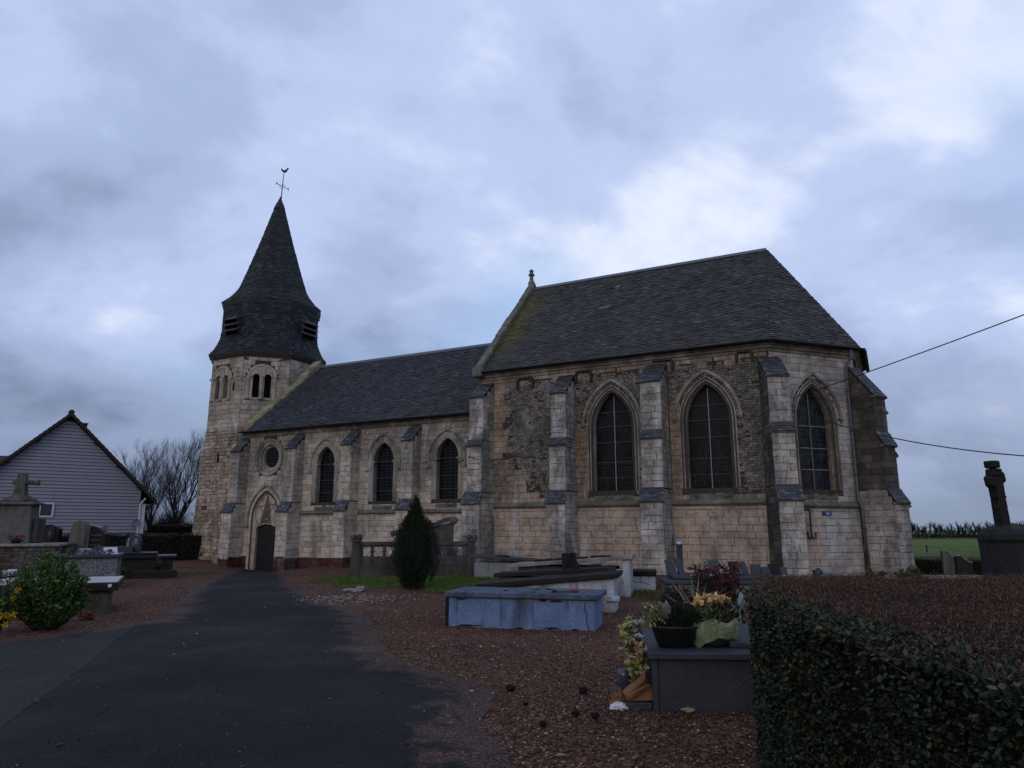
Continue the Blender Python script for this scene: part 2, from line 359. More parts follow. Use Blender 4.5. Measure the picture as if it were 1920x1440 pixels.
# ================================================================== church frame
CH = empty('church', (-11.4, 34.06, 0), R(-27.74), 'old limestone village church with slate roofs, octagonal spire tower and polygonal apse', 'church')
def fS(u, d, z): return (u, -d, z)                             # south wall: d outwards
def frame(ox, oy, ang):                                         # wall running from (ox,oy) along ang, outward normal to its right
    c, s = math.cos(ang), math.sin(ang)
    return lambda u, d, z: (ox+c*u+s*d, oy+s*u-c*d, z)
FA = R(48); FL = 3.74
C1 = (22.66, 0.); C2 = (22.66+FL*math.cos(FA), FL*math.sin(FA))
fSE = frame(*C1, FA); fE = frame(*C2, 2*FA-R(6)); YC = 4.65
E_LEN = 2*(YC-C2[1])
fE = frame(*C2, R(90))
C3 = (C2[0], 2*YC-C2[1]); C4 = (22.66, 2*YC)
def child(mb, name, m, parent=CH, kind=None, smooth=False, fix=True):
    o = mb.obj(name, m, parent, smooth, fix)
    if kind: o['kind'] = kind
    return o
# ------------------------------------------------------------------ openings
def arch_out(cx, w, zs, zsp, Rr, o=0., n=10, zbot=None):        # outline left foot -> apex -> right foot
    hw = w/2+o; cc = Rr-w/2; rad = Rr+o; ap = math.acos(max(-1, min(1, cc/rad))); zb = zs if zbot is None else zbot
    pts = [(cx-hw, zb)]
    for i in range(n+1):
        a = ap*i/n; pts.append((cx+cc-rad*math.cos(a), zsp+rad*math.sin(a)))
    for i in range(n-1, -1, -1):
        a = ap*i/n; pts.append((cx-cc+rad*math.cos(a), zsp+rad*math.sin(a)))
    pts.append((cx+hw, zb)); return pts
def sweep(mb, fr, outs):                                        # outs: list of (outline, d)
    n = len(outs[0][0]); vs = [fr(u, d, z) for ol, d in outs for u, z in ol]
    fs = [(i*n+k, i*n+k+1, (i+1)*n+k+1, (i+1)*n+k) for i in range(len(outs)-1) for k in range(n-1)]
    mb.add(vs, fs)
def half_at(op, o, z0, z1):                                     # half width of an opening (+offset) over a course
    cx, w, zs, zsp, Rr = op
    if z1 <= zs or z0 >= zsp+math.sqrt(max(0, (Rr+o)**2-(Rr-w/2)**2)): return 0
    if z0 <= zsp: return w/2+o
    return max(0, math.sqrt(max(0, (Rr+o)**2-(z0-zsp)**2))-(Rr-w/2))
def panel(mb, fr, u0, u1, z0, z1, ops, d=0.):                   # wall face with arched holes
    u = u0
    def q(a, b, c, e): mb.add([fr(a, d, c), fr(b, d, c), fr(b, d, e), fr(a, d, e)], [(0, 1, 2, 3)])
    for op in sorted(ops):
        cx, w, zs, zsp, Rr = op
        q(u, cx-w/2, z0, z1); u = cx+w/2
        if zs > z0: q(cx-w/2, cx+w/2, z0, zs)
        o = arch_out(*op)[1:-1]
        for (a, b), (c, e) in zip(o[:-1], o[1:]):
            mb.add([fr(a, d, b), fr(c, d, e), fr(c, d, z1), fr(a, d, z1)], [(0, 1, 2, 3)])
    q(u, u1, z0, z1)
def block(mb, fr, u0, u1, z0, z1, dep, c, rn, jit, back=-.03):
    j = lambda: rn.uniform(-jit, jit)
    dd = dep+rn.uniform(-.4, .4)*dep
    P = [(u0+j(), z0+j()), (u1+j(), z0+j()), (u1+j(), z1+j()), (u0+j(), z1+j())]
    Q = [(P[0][0]+c, P[0][1]+c), (P[1][0]-c, P[1][1]+c), (P[2][0]-c, P[2][1]-c), (P[3][0]+c, P[3][1]-c)]
    vs = [fr(u, back, z) for u, z in P]+[fr(u, dd-c*.8, z) for u, z in P]+[fr(u, dd+j()*.4, z) for u, z in Q]
    fs = [(i, (i+1) % 4, 4+(i+1) % 4, 4+i) for i in range(4)]+[(4+i, 4+(i+1) % 4, 8+(i+1) % 4, 8+i) for i in range(4)]+[(8, 9, 10, 11)]
    mb.add(vs, fs)
def masonry(fr, u0, u1, z0, z1, ch, lr, sink, excl=None, dep=.014, c=.008, jit=.004, seed=1, lim=None, gap=.007):
    """courses of blocks; excl(za,zb)-> list of (a,b) intervals left free; lim(za,zb)->(ua,ub); sink(ua,ub,za,zb)-> MB"""
    rn = random.Random(seed); z = z0; row = 0
    while z < z1-.04:
        h = ch*rn.uniform(.88, 1.14); zt = min(z+h, z1)
        if z1-zt < .07: zt = z1
        a, b = (u0, u1) if lim is None else lim(z, zt)
        iv = [(a, b)]
        for e0, e1 in (excl(z, zt) if excl else []):
            nv = []
            for p, q in iv:
                if e1 <= p or e0 >= q: nv.append((p, q)); continue
                if e0 > p: nv.append((p, e0))
                if e1 < q: nv.append((e1, q))
            iv = nv
        for p, q in iv:
            if q-p < .05: continue
            u = p; first = True
            while u < q-1e-4:
                L = rn.uniform(*lr)*(rn.uniform(.45, .8) if first and row % 2 else 1.); first = False
                v = u+L
                if q-v < lr[0]*.55: v = q
                mb = sink((u+v)/2, (z+zt)/2, rn)
                if mb is not None: block(mb, fr, u+gap, v-gap, z+gap*.8, zt-gap*.8, dep, min(c, (v-u)*.2), rn, jit)
                u = v
        z = zt; row += 1
def slates(mb, B0, B1, T0, T1, ex=.115, w=.22, th=.014, seed=0, jit=1.):
    """slates on the quad B0 B1 (eave) T1 T0 (top); normal = (B1-B0)x(T0-B0)"""
    rn = random.Random(seed); B0, B1, T0, T1 = map(Vector, (B0, B1, T0, T1))
    nrm = (B1-B0).cross((T0+T1)/2-(B0+B1)/2).normalized()
    rows = max(1, round(((T0+T1)/2-(B0+B1)/2).length/ex))
    for r in range(rows):
        v0, v1 = r/rows, min(1., (r+1.15)/rows)
        a0, b0 = B0.lerp(T0, v0), B1.lerp(T1, v0); a1, b1 = B0.lerp(T0, v1), B1.lerp(T1, v1)
        L = (b0-a0).length; n = max(1, round(L/w)); off = .5 if r % 2 else 0.
        cuts = [0.]+[(k+off)/n for k in range(1 if not off else 0, n) if 0 < (k+off)/n < 1]+[1.]
        up = (a1-a0).normalized()*ex
        for s0, s1 in zip(cuts[:-1], cuts[1:]):
            g0 = .006/max(L, .1)
            dz = up*rn.uniform(-.14, .14)*jit; t = th*rn.uniform(.6, 1.6); tl = t*rn.uniform(.8, 1.2)
            p, q = a0.lerp(b0, s0+g0)+dz, a0.lerp(b0, s1-g0)+dz+up*rn.uniform(-.05, .05)*jit
            x, y = a1.lerp(b1, s0+g0), a1.lerp(b1, s1-g0)
            mb.add([p+nrm*t, q+nrm*tl, y+nrm*.003, x+nrm*.003, p-nrm*.006, q-nrm*.006], [(0, 1, 2, 3), (4, 5, 1, 0), (4, 0, 3), (5, 2, 1)])
# ================================================================== church: walls
rnC = random.Random(5)
NOPS = [(3.33, 1.05, 2.75, 4.48, .84), (6.60, 1.05, 2.75, 4.48, .84), (9.87, 1.05, 2.78, 4.50, .84)]
COPS = [(17.05, 1.48, 2.95, 5.30, 1.46), (20.52, 1.48, 2.95, 5.30, 1.46)]
SEOP = (1.78, 1.42, 2.88, 5.18, 1.40)
PX = -.22                                                       # portal axis
EAVE_N, EAVE_C, RIDGE_N, RIDGE_C = 6.17, 7.78, 10.42, 12.88
chW = MB(); naW = MB()
# chancel faces (cores: the mortar you see in the joints)
panel(chW, fS, 11.45, 22.66, -.6, EAVE_C, COPS)
panel(chW, fSE, 0, FL, -.6, EAVE_C, [SEOP])
for a, b in ((C2, C3), (C3, C4), (C4, (11.45, 2*YC))):
    chW.add([(*a, -.9), (*b, -.9), (*b, EAVE_C), (*a, EAVE_C)], [(0, 1, 2, 3)])
gz = lambda y: EAVE_C+(RIDGE_C-EAVE_C)*(1-abs(y-YC)/(YC+.25))
chW.add([(11.45, 0, -.6), (11.45, 2*YC, -.6), (11.45, 2*YC, EAVE_C), (11.45, YC, RIDGE_C-.05), (11.45, 0, EAVE_C)], [(0, 1, 2, 3, 4)])
chancel_wall = child(chW, 'chancel_wall', M_JOINT, fix=False)
ROUND = (PX+.02, .62, 4.93)                                     # cx, hole radius, cz
P_W, P_SP, P_R = 1.62, 2.05, 1.32                               # portal recess
def npanel():
    zr0, zr1 = 4.93-.66, 4.93+.66; zt = EAVE_N
    panel(naW, fS, 1.05, 11.45, -.8, zt, NOPS)
    panel(naW, fS, -2.2, 1.05, -.8, zr0, [(PX, P_W, -.8, P_SP, P_R)])
    cx, rr, cz = ROUND                                          # square with a round hole
    q = .66
    for a, b, c, d in ((-2.2, cx-q, zr0, zr1), (cx+q, 1.05, zr0, zr1), (-2.2, 1.05, zr1, zt)):
        naW.add([fS(a, 0, c), fS(b, 0, c), fS(b, 0, d), fS(a, 0, d)], [(0, 1, 2, 3)])
    n = 32; vs = []
    for k in range(n):
        t = 2*math.pi*k/n; c, s = math.cos(t), math.sin(t); m = q/max(abs(c), abs(s))
        vs += [fS(cx+rr*c, 0, cz+rr*s), fS(cx+m*c, 0, cz+m*s)]
    naW.add(vs, [(2*k, 2*k+1, (2*k+3) % (2*n), (2*k+2) % (2*n)) for k in range(n)])
npanel()
naW.add([(-2.2, 2*YC, -.6), (11.45, 2*YC, -.6), (11.45, 2*YC, EAVE_N), (-2.2, 2*YC, EAVE_N)], [(0, 1, 2, 3)])
naW.add([(-2.2, 0, -.8), (-2.2, 2*YC, -.8), (-2.2, 2*YC, EAVE_N), (-2.2, YC, RIDGE_N), (-2.2, 0, EAVE_N)], [(0, 1, 2, 3, 4)])
nave_wall = child(naW, 'nave_wall', M_JOINT, fix=False)
# ---- masonry
nz = lambda x, z, s=0.: math.sin(x*2.3+s)*.5+math.sin(z*3.1+x*1.7+s*2)*.35+math.sin(x*5.1-z*4.3)*.25
def is_rubble(x, z):
    n = nz(x, z)+.9*math.sin(x*37.1+z*53.7)*math.sin(x*91.3-z*17.9)
    if z > 7.25+.1*n or z < 2.75: return False
    if 12.0 < x < 15.0: return x > 12.85+.30*n+max(0, 4.6-z)*.55
    if 15.5 < x < 18.5: return z > 5.55+.25*n or x > 17.95
    if 19.1 < x < 22.7: return z > 5.75+.3*n or x > 21.5+.15*n
    return False
upC, rubC = MB(), MB(); single = []
def lowsink(u, z, rn):
    m = MB(); single.append((m, M_LOW)); return m
def lowsink_se(u, z, rn):
    m = MB(); single.append((m, M_SEW if u+.25*math.sin(z*5) > 1.9 else M_LOW)); return m
masonry(fS, 11.6, 22.6, -.1, 2.38, .235, (.38, .78), lowsink, seed=11, dep=.016, jit=.006,
        excl=lambda a, b: [(11.4, 12.05), (14.92, 15.58), (18.45, 19.18)])
masonry(fSE, .36, FL-.30, -.1, 2.30, .235, (.36, .7), lowsink_se, seed=12, dep=.016, jit=.006)
def cex(ops, o):
    o -= .03
    return lambda a, b: [(op[0]-h, op[0]+h) for op in ops for h in [half_at(op, o, a, b)] if h > 0]
EXB = [(11.4, 12.05), (14.97, 15.57), (18.45, 19.2)]
masonry(fS, 11.45, 22.62, 2.52, 7.5, .225, (.34, .66), lambda u, z, rn: None if is_rubble(u, z) else upC, seed=13,
        excl=lambda a, b: cex(COPS, .27)(a, b)+([e for e in EXB] if a < 7.2 else []))
masonry(fS, 12.05, 22.62, 2.52, 7.5, .085, (.07, .19), lambda u, z, rn: rubC if is_rubble(u, z) and rn.random() > .06 else None, seed=14,
        excl=lambda a, b: cex(COPS, .27)(a, b)+EXB, dep=.022, c=.014, jit=.010, gap=.006)
seM = MB(); masonry(fSE, .02, FL-.04, 2.42, 7.5, .225, (.34, .66), lambda u, z, rn: seM, seed=15, excl=cex([SEOP], .27)); child(seM, 'apse_masonry', M_SEW, kind='stuff', fix=False)
MAXS = 296
for i, (m, mm_) in enumerate(single):
    if i < MAXS: child(m, 'stone_block', mm_, chancel_wall, fix=False)
rest = MB()
for m, mm_ in single[MAXS:]: rest.add(m.v, m.f)
if rest.v: child(rest, 'lower_masonry', M_LOW, kind='stuff', fix=False)
child(upC, 'upper_masonry', M_ASH, kind='stuff', fix=False)
child(rubC, 'rubble_masonry', M_RUB, kind='stuff', fix=False)
naM = MB(); brM = MB()
NB = [(-2.15, -1.57), (1.40, 1.98), (4.72, 5.28), (7.98, 8.54)]
def nex(a, b):
    r = cex(NOPS, .26)(a, b)+[x for x in NB if a < 5.7]
    h = half_at((PX, P_W, -1, P_SP, P_R), .20, a, b)
    if h: r.append((PX-h, PX+h))
    z = min(max(4.93, a), b); k = .86**2-(z-4.93)**2
    if k > 0: r.append((ROUND[0]-math.sqrt(k), ROUND[0]+math.sqrt(k)))
    return r
masonry(fS, -2.18, 11.42, .32, 5.98, .235, (.36, .72), lambda u, z, rn: naM, seed=21, excl=nex)
masonry(fS, -2.18, 11.42, -.55, .31, .078, (.19, .235), lambda u, z, rn: brM, seed=22, excl=nex, dep=.02, c=.006, jit=.005, gap=.006)
child(naM, 'nave_masonry', M_NAVE, kind='stuff', fix=False)
child(brM, 'brick_plinth', M_BRICK, kind='stuff', fix=False)
# ------------------------------------------------------------------ mouldings
def run(mb, fr, u0, u1, prof, seg=0., seed=0, mit0=0., mit1=0.):   # prof (d,z) closed polygon; mitred at the ends by d*mit
    rn = random.Random(seed); cuts = [u0]
    while seg and cuts[-1]+seg*1.4 < u1: cuts.append(cuts[-1]+seg*rn.uniform(.8, 1.2))
    cuts.append(u1)
    for i, (a, b) in enumerate(zip(cuts[:-1], cuts[1:])):
        j = rn.uniform(-.006, .006) if seg else 0; n = len(prof); g0 = .004 if seg else 0
        vs = [fr(a+g0-(mit0*d if i == 0 else 0), d+j, z) for d, z in prof]+[fr(b-g0+(mit1*d if i == len(cuts)-2 else 0), d+j, z) for d, z in prof]
        mb.add(vs, [tuple(range(n)), tuple(range(n, 2*n))[::-1]]+[(k, (k+1) % n, n+(k+1) % n, n+k) for k in range(n)])
mt = math.tan(FA/2)
COR = [(-.05, 7.50), (.05, 7.50), (.07, 7.58), (.14, 7.62), (.15, 7.68), (.22, 7.71), (.23, 7.80), (-.05, 7.80)]
cor = MB(); run(cor, fS, 11.42, 22.66, COR, .8, 3, 0, mt); run(cor, fSE, 0, FL, COR, .8, 4, mt, R(42) and math.tan(R(21)))
run(cor, fE, 0, E_LEN, COR, .9, 5, math.tan(R(21)), math.tan(R(21)))
child(cor, 'cornice', M_MOULD, fix=True)
CORN = [(-.05, 5.93), (.04, 5.93), (.10, 6.00), (.11, 6.06), (.18, 6.09), (.19, 6.17), (-.05, 6.17)]
corn = MB(); run(corn, fS, -2.2, 11.4, CORN, .85, 6); child(corn, 'cornice', M_MOULD)
STR = [(-.05, 2.36), (.07, 2.36), (.09, 2.40), (.15, 2.42), (.15, 2.47), (.0, 2.60), (-.05, 2.60)]
for a, b in ((12.05, 14.93), (15.58, 18.46), (19.18, 22.40)):
    st = MB(); run(st, fS, a, b, STR, 0, int(a*7)); child(st, 'string_course', M_COPE)
st = MB(); run(st, fSE, .40, FL-.35, [(d, z-.09) for d, z in STR], 0, 9); child(st, 'string_course', M_COPE)
STN = [(-.05, 2.20), (.05, 2.20), (.12, 2.25), (.12, 2.29), (0, 2.40), (-.05, 2.40)]
for a, b in ((1.98, 4.72), (5.28, 7.98), (8.54, 11.40)):
    st = MB(); run(st, fS, a, b, STN, 0, int(a*9)); child(st, 'string_course', M_COPE)
# ------------------------------------------------------------------ windows
def leads(mb, fr, op, d, rays):
    cx, w, zs, zsp, Rr = op; zt = zsp+math.sqrt(Rr**2-(Rr-w/2)**2)
    def seg(a, b, r=.006):
        mb.tube([fr(a[0], d, a[1]), fr(b[0], d, b[1])], r, 4, False)
    def inside(u, z): return z > zs and abs(u-cx) < half_at(op, -.02, z, z+.001)
    if rays:
        zc = zsp+.06
        for k in range(28):                                     # sunburst
            t = 2*math.pi*(k+.5)/28; c, s = math.cos(t), math.sin(t); r0, r1 = .16, .60+(.12 if k % 2 else 0)
            while r1 > r0 and not inside(cx+c*r1, zc+s*r1): r1 -= .03
            if r1 > r0+.05: seg((cx+c*r0, zc+s*r0), (cx+c*r1, zc+s*r1))
        for k in range(-5, 6):                                  # rays spreading to the foot
            seg((cx+k*.05, zsp-.62), (cx+k*.125, zs+.25))
        rn = random.Random(int(cx*10)); z = zs+.1
        while z < zs+1.3:
            h = rn.uniform(.1, .2)
            for sg in (-1, 1):
                a = rn.uniform(.1, .35); b = rn.uniform(.45, .7)
                seg((cx+sg*a, z), (cx+sg*b, z)); seg((cx+sg*b, z), (cx+sg*b, z+h)); seg((cx+sg*a, z), (cx+sg*a, z+h*1.3))
            z += h
    else:
        n = 4; st = w/n
        for k in range(1, n):
            u = cx-w/2+k*st; z1 = zsp+math.sqrt(max(0, Rr**2-(abs(u-cx)+Rr-w/2)**2)); seg((u, zs), (u, z1))
        z = zs
        while z < zt-.1:
            h = half_at(op, 0, z, z+.01)
            if h > .05: seg((cx-h, z), (cx+h, z))
            z += .14 if w < 1.2 else .17
def lancet(fr, op, dep, mould, hood, bars, mull, glass, rays=False, hoodz=None, barm=None):
    cx, w, zs, zsp, Rr = op; zt = zsp+math.sqrt(Rr**2-(Rr-w/2)**2)
    gl = MB(); o = arch_out(*op, n=10)
    gl.add([fr(cx, -dep, (zs+zsp)/2)]+[fr(u, -dep, z) for u, z in o], [(0, i, i+1) for i in range(1, len(o))]+[(0, len(o), 1)])
    win = child(gl, 'window', glass, fix=False)
    fm = MB(); sweep(fm, fr, [(arch_out(cx, w, zs, zsp, Rr, oo, zbot=zs), d) for oo, d in mould]); child(fm, 'moulded_frame', M_MOULD, win, smooth=False, fix=False)
    h = MB(); sweep(h, fr, [(arch_out(cx, w, zs, zsp, Rr, oo, zbot=hoodz), d) for oo, d in hood])
    for s in (-1, 1):                                          # label stops
        uo = cx+s*(w/2+hood[0][0]*.5+hood[-1][0]*.5)
        h.bbox(uo-.10, uo+.10, -.01, .11, hoodz-.09, hoodz+.01, .015, fr=fr)
    child(h, 'hood_mould', M_MOULD, win)
    for z in bars:
        b = MB(); hw = half_at(op, 0, z, z+.01); b.box(cx-hw, cx+hw, -dep+.012, -dep+.035, z, z+.022, fr=fr); child(b, 'saddle_bar', barm or M_LEAD, win)
    if mull:
        b = MB(); b.box(cx-.014, cx+.014, -dep+.016, -dep+.05, zs, zt-.06, fr=fr); child(b, 'mullion', mull, win)
    b = MB(); leads(b, fr, op, -dep+.012, rays); child(b, 'lead_cames', M_LEAD, win, kind='stuff', fix=False)
    s = MB()                                                    # rough sloping sill
    s.add([fr(cx-w/2, -dep, zs), fr(cx+w/2, -dep, zs), fr(cx+w/2, .03, zs-.20), fr(cx-w/2, .03, zs-.20),
           fr(cx-w/2, .03, zs-.36), fr(cx+w/2, .03, zs-.36), fr(cx-w/2, -dep, zs-.36), fr(cx+w/2, -dep, zs-.36)],
          [(0, 1, 2, 3), (3, 2, 5, 4), (0, 3, 4, 6), (1, 7, 5, 2)])
    rn = random.Random(int(cx*100))
    for k in range(9):
        u = cx-w/2+.05+rn.random()*(w-.2); t = rn.random(); s.bbox(u, u+rn.uniform(.08, .2), -.02, .05+rn.random()*.02, zs-.34+t*.1, zs-.24+t*.1, .012, fr=fr, jit=.012, rn=rn)
    child(s, 'sill', M_COPE, win)
    return win
CM = [(.25, -.02), (.25, .022), (.20, .022), (.19, -.01), (.155, -.02), (.14, .02), (.10, .02), (.085, -.05), (.04, -.07), (.035, -.13), (.0, -.16), (.0, -.34)]
CHD = [(.46, -.02), (.46, .075), (.40, .10), (.355, .085), (.35, .005), (.30, -.02)]
for op in COPS:
    lancet(fS, op, .32, CM, CHD, (3.42, 3.98, 4.72, 5.32, 5.85), M_CREAM, M_GLASS, True, 5.43)
lancet(fSE, SEOP, .30, CM, CHD, (3.55, 4.28, 5.04), M_PALEBAR, M_GLASSB, False, 5.35, barm=M_CREAM)
NM = [(.27, -.02), (.27, .018), (.02, .018), (.0, .0), (-.0, -.30)]
NHD = [(.40, -.02), (.40, .05), (.36, .075), (.31, .06), (.30, .01)]
for op in NOPS:
    lancet(fS, op, .26, NM, NHD, (3.2, 3.75, 4.46), None, M_GLASS, False, 4.15)
    for s in (-1, 1):
        im = MB(); im.bbox(op[0]+s*.53-.07, op[0]+s*.53+.07, -.2, .03, 4.40, 4.48, .01, fr=fS); child(im, 'impost', M_MOULD)
# round window
def circ(cx, cz, r, n=40): return [(cx+r*math.cos(2*math.pi*k/n), cz+r*math.sin(2*math.pi*k/n)) for k in range(n+1)]
cx, rr, cz = ROUND
gl = MB(); o = circ(cx, cz, .5)[:-1]; gl.add([fS(u, -.24, z) for u, z in o], [tuple(range(len(o)))]); rw = child(gl, 'window', M_GLASS, fix=False)
fm = MB(); sweep(fm, fS, [(circ(cx, cz, r), d) for r, d in ((.90, -.02), (.90, .06), (.84, .09), (.78, .05), (.74, .05), (.72, .0), (.66, .02), (.60, .0), (.56, -.1), (.50, -.12), (.47, -.26))])
child(fm, 'round_moulding', M_MOULD, rw, fix=False)
lb = MB()
for k in range(-3, 4):
    h = math.sqrt(max(0, .46**2-(k*.14)**2))
    lb.tube([fS(cx-h, -.23, cz+k*.14), fS(cx+h, -.23, cz+k*.14)], .006, 4, False); lb.tube([fS(cx+k*.14, -.23, cz-h), fS(cx+k*.14, -.23, cz+h)], .006, 4, False)
child(lb, 'lead_cames', M_LEAD, rw, kind='stuff', fix=False)
# ------------------------------------------------------------------ portal and door
pt = MB()
pop = (PX, P_W, -.6, P_SP, P_R)
sweep(pt, fS, [(arch_out(*pop, oo), d) for oo, d in ((.24, -.02), (.24, .02), (.10, .02), (.09, -.03), (.03, -.04), (.0, -.01), (-.03, -.06), (-.06, -.12))])
portal = child(pt, 'portal', M_NAVE, fix=False)
hd = MB(); sweep(hd, fS, [(arch_out(PX, P_W, 1.9, P_SP, P_R, oo, zbot=1.72), d) for oo, d in ((.36, -.02), (.36, .06), (.32, .09), (.26, .07), (.25, .01))])
for s in (-1, 1): hd.bbox(PX+s*1.12-.09, PX+s*1.12+.09, -.01, .12, 1.62, 1.73, .015, fr=fS)
child(hd, 'hood_mould', M_MOULD, portal)
ty = MB(); DW = .66; ZD = 1.64                                   # tympanum with a segmental door head
o = arch_out(PX, P_W-.12, -.25, P_SP, P_R-.06, 0, n=12)
dh = [(PX-DW+2*DW*k/12, ZD+.16*math.sin(math.pi*k/12)) for k in range(13)]
top = o[1:-1]; m = len(top)
for k in range(m-1):
    def door_pt(u): 
        u = max(PX-DW, min(PX+DW, u)); return (u, ZD+.16*math.sin(math.pi*(u-PX+DW)/(2*DW)))
    a, b = top[k], top[k+1]; c, d = door_pt(a[0]), door_pt(b[0])
    ty.add([fS(*(a[0], -.10, a[1])), fS(b[0], -.10, b[1]), fS(d[0], -.10, d[1]), fS(c[0], -.10, c[1])], [(0, 1, 2, 3)])
for s in (-1, 1):
    a, b = PX+s*DW, PX+s*(P_W/2-.03); u0, u1 = min(a, b), max(a, b)
    ty.add([fS(u0, -.10, -.6), fS(u1, -.10, -.6), fS(u1, -.10, P_SP), fS(u0, -.10, ZD+.0 if s > 0 else P_SP), fS(u0, -.10, ZD)], [(0, 1, 2, 3, 4)] if s > 0 else [(0, 1, 4), (0, 4, 3), (1, 2, 3, 4)])
    ty.add([fS(a, -.10, -.6), fS(a, -.25, -.6), fS(a, -.25, ZD), fS(a, -.10, ZD)], [(0, 1, 2, 3)])
for (a, b), (c, d) in zip(dh[:-1], dh[1:]): ty.add([fS(a, -.10, b), fS(c, -.10, d), fS(c, -.25, d), fS(a, -.25, b)], [(0, 1, 2, 3)])
child(ty, 'tympanum', M_LOW, portal, fix=False)
sr = MB()                                                        # star relief carved on the tympanum
S_ = lambda u, z: Vector(fS(PX+u, -.085, z))
star = [((0, 3.22), (-.40, 1.78)), ((0, 3.22), (.32, 1.78)), ((-.56, 2.62), (.52, 2.72)), ((-.56, 2.62), (-.2, 2.38)), ((.52, 2.72), (.18, 2.42)), ((-.40, 1.78), (0, 2.10)), ((.32, 1.78), (0, 2.10)), ((0, 3.22), (-.02, 2.15)), ((-.62, 1.95), (-.45, 1.65))]
for a, b in star: sr.tube([S_(*a), S_(*b)], .017, 5)
sr.prism([(PX-.34, 1.84), (PX+.27, 1.84), (PX, 3.10)], -.1, -.088, lambda a, d, b: fS(a, d, b))
child(sr, 'star_relief', M_COPE, portal)
bs_ = MB(); bs_.lathe([(.001, -.06), (.05, -.04), (.06, 0), (.05, .04), (.001, .06)], 10, (0, 0, 0), fr=lambda x, y, z: fS(PX-.01+x, -.07+y, 2.0+z)); child(bs_, 'boss', M_CREAM, portal, smooth=True)
for k in range(7):
    u0 = PX-DW+k*2*DW/7; um = u0+DW/7
    d = MB(); d.bbox(u0+.003, u0+2*DW/7-.003, -.27, -.22, -.36, ZD+.16*math.sin(math.pi*(um-PX+DW)/(2*DW))+.03, .006, fr=fS)
    if k == 0: door = child(d, 'door', M_DOOR)
    else: child(d, 'plank', M_DOOR, door)
d = MB(); d.bbox(PX-.03, PX+.0, -.22, -.18, .55, .72, .006, fr=fS); child(d, 'handle', M_IRON, door)
d = MB(); d.bbox(PX-.85, PX+.7, -.5, .12, -.55, -.365, .015, fr=fS); child(d, 'doorstep', M_COPE)
# ------------------------------------------------------------------ buttresses
def buttress(ox, oy, ang, stages, seed, low=M_BUT, name='buttress', up=None, brick=False, dside=None, uplo=1):
    """stages bottom to top: (width, proj, z_lip, z_back): lip of the slate weathering and where it dies into the next face"""
    c, s = math.cos(ang), math.sin(ang)                         # ang: outward direction
    F = lambda w, d, z: (ox+c*d-s*w, oy+s*d+c*w, z)             # w across (to the left looking out), d out
    core = MB(); bl = MB(); bu = MB(); bk = MB(); sl = MB(); caps = []; rn = random.Random(seed); b0 = MB
    z0 = -.5
    for i, (w, p, zl, zb) in enumerate(stages):
        pn = stages[i+1][1] if i+1 < len(stages) else -.05
        wi = w/2-.012
        core.prism([(-.1, z0), (p-.012, z0), (p-.012, zl), (pn, zb), (-.1, zb)], -wi, wi, lambda a, d, b: F(d, a, b))
        sink = lambda z, k=None, i=i: None if (brick and z < .3) else (bu if up and (i >= uplo or k == dside is not None) else bl)
        fF = lambda u, d, z, p=p: F(u, p-.012+d, z)
        fR = lambda u, d, z, w=w: F(-(w/2-.012)-d, u, z)
        fLf = lambda u, d, z, w=w: F((w/2-.012)+d, u, z)
        masonry(fF, -w/2, w/2, z0, zl-.06, .225, (.28, .62), lambda u, z, r: sink(z), seed=seed+i, jit=.008, dep=.018)
        def lim(a, b, p=p, pn=pn, zl=zl, zb=zb): return (-.02, p if b <= zl else p+(pn-p)*min(1, (b-zl)/(zb-zl)))
        for k, f in enumerate((fR, fLf)): masonry(f, 0, p, z0, zb-.05, .225, (.3, .6), lambda u, z, r: sink(z, k), seed=seed*3+i+k, jit=.006, dep=.016, lim=lim)
        # drip stone under the slates, then the slates
        cap = MB(); caps.append(cap); cap.bbox(-w/2-.05, w/2+.05, p-.06, p+.055, zl-.075, zl+.0, .012, fr=lambda a, d, b: F(a, d, b), jit=.006, rn=rn)
        B0, B1 = F(-w/2-.03, p+.09, zl-.03), F(w/2+.03, p+.09, zl-.03); T0, T1 = F(-w/2-.03, pn+.0, zb+.02), F(w/2+.03, pn+.0, zb+.02)
        cap2 = MB(); caps.append(cap2); cap2.add([B0, B1, T1, T0, F(-w/2, p+.03, zl-.05), F(w/2, p+.03, zl-.05), F(w/2, pn, zb-.06), F(-w/2, pn, zb-.06)], [(0, 1, 2, 3), (0, 1, 5, 4), (0, 3, 7, 4), (1, 2, 6, 5)])
        if brick and i == 0:
            for f, a_, b_ in ((fF, -w/2, w/2), (fR, 0, p), (fLf, 0, p)): masonry(f, a_, b_, -.55, .31, .078, (.19, .235), lambda u, z, r: bk, seed=seed, dep=.022, c=.006, jit=.005, gap=.006)
        slates(sl, B0, B1, T0, T1, .105, .2, .013, seed+i, 1.3)
        z0 = zl-.02
    b = child(core, name, M_JOINT); child(bl, 'block_masonry', low, b, kind='stuff', fix=False)
    for k, c_ in enumerate(caps): child(c_, ('drip_stone', 'cap_bed')[k % 2], M_COPE if k % 2 == 0 else M_UNDER, b)
    child(sl, 'slate_cap', M_CAP, b, kind='stuff', fix=False)
    if up: child(bu, 'upper_block_masonry', up, b, kind='stuff', fix=False)
    if brick: child(bk, 'brick_footing', M_BRICK, b, kind='stuff', fix=False)
    return b
SD = R(-90)
buttress(11.73, 0, SD, [(.76, 1.20, 2.55, 2.98), (.64, .98, 4.78, 5.0), (.62, .85, 6.72, 7.42)], 31)
buttress(15.27, 0, SD, [(.72, 1.22, 2.52, 2.95), (.64, 1.0, 4.62, 4.88), (.60, .87, 6.58, 7.42)], 32)
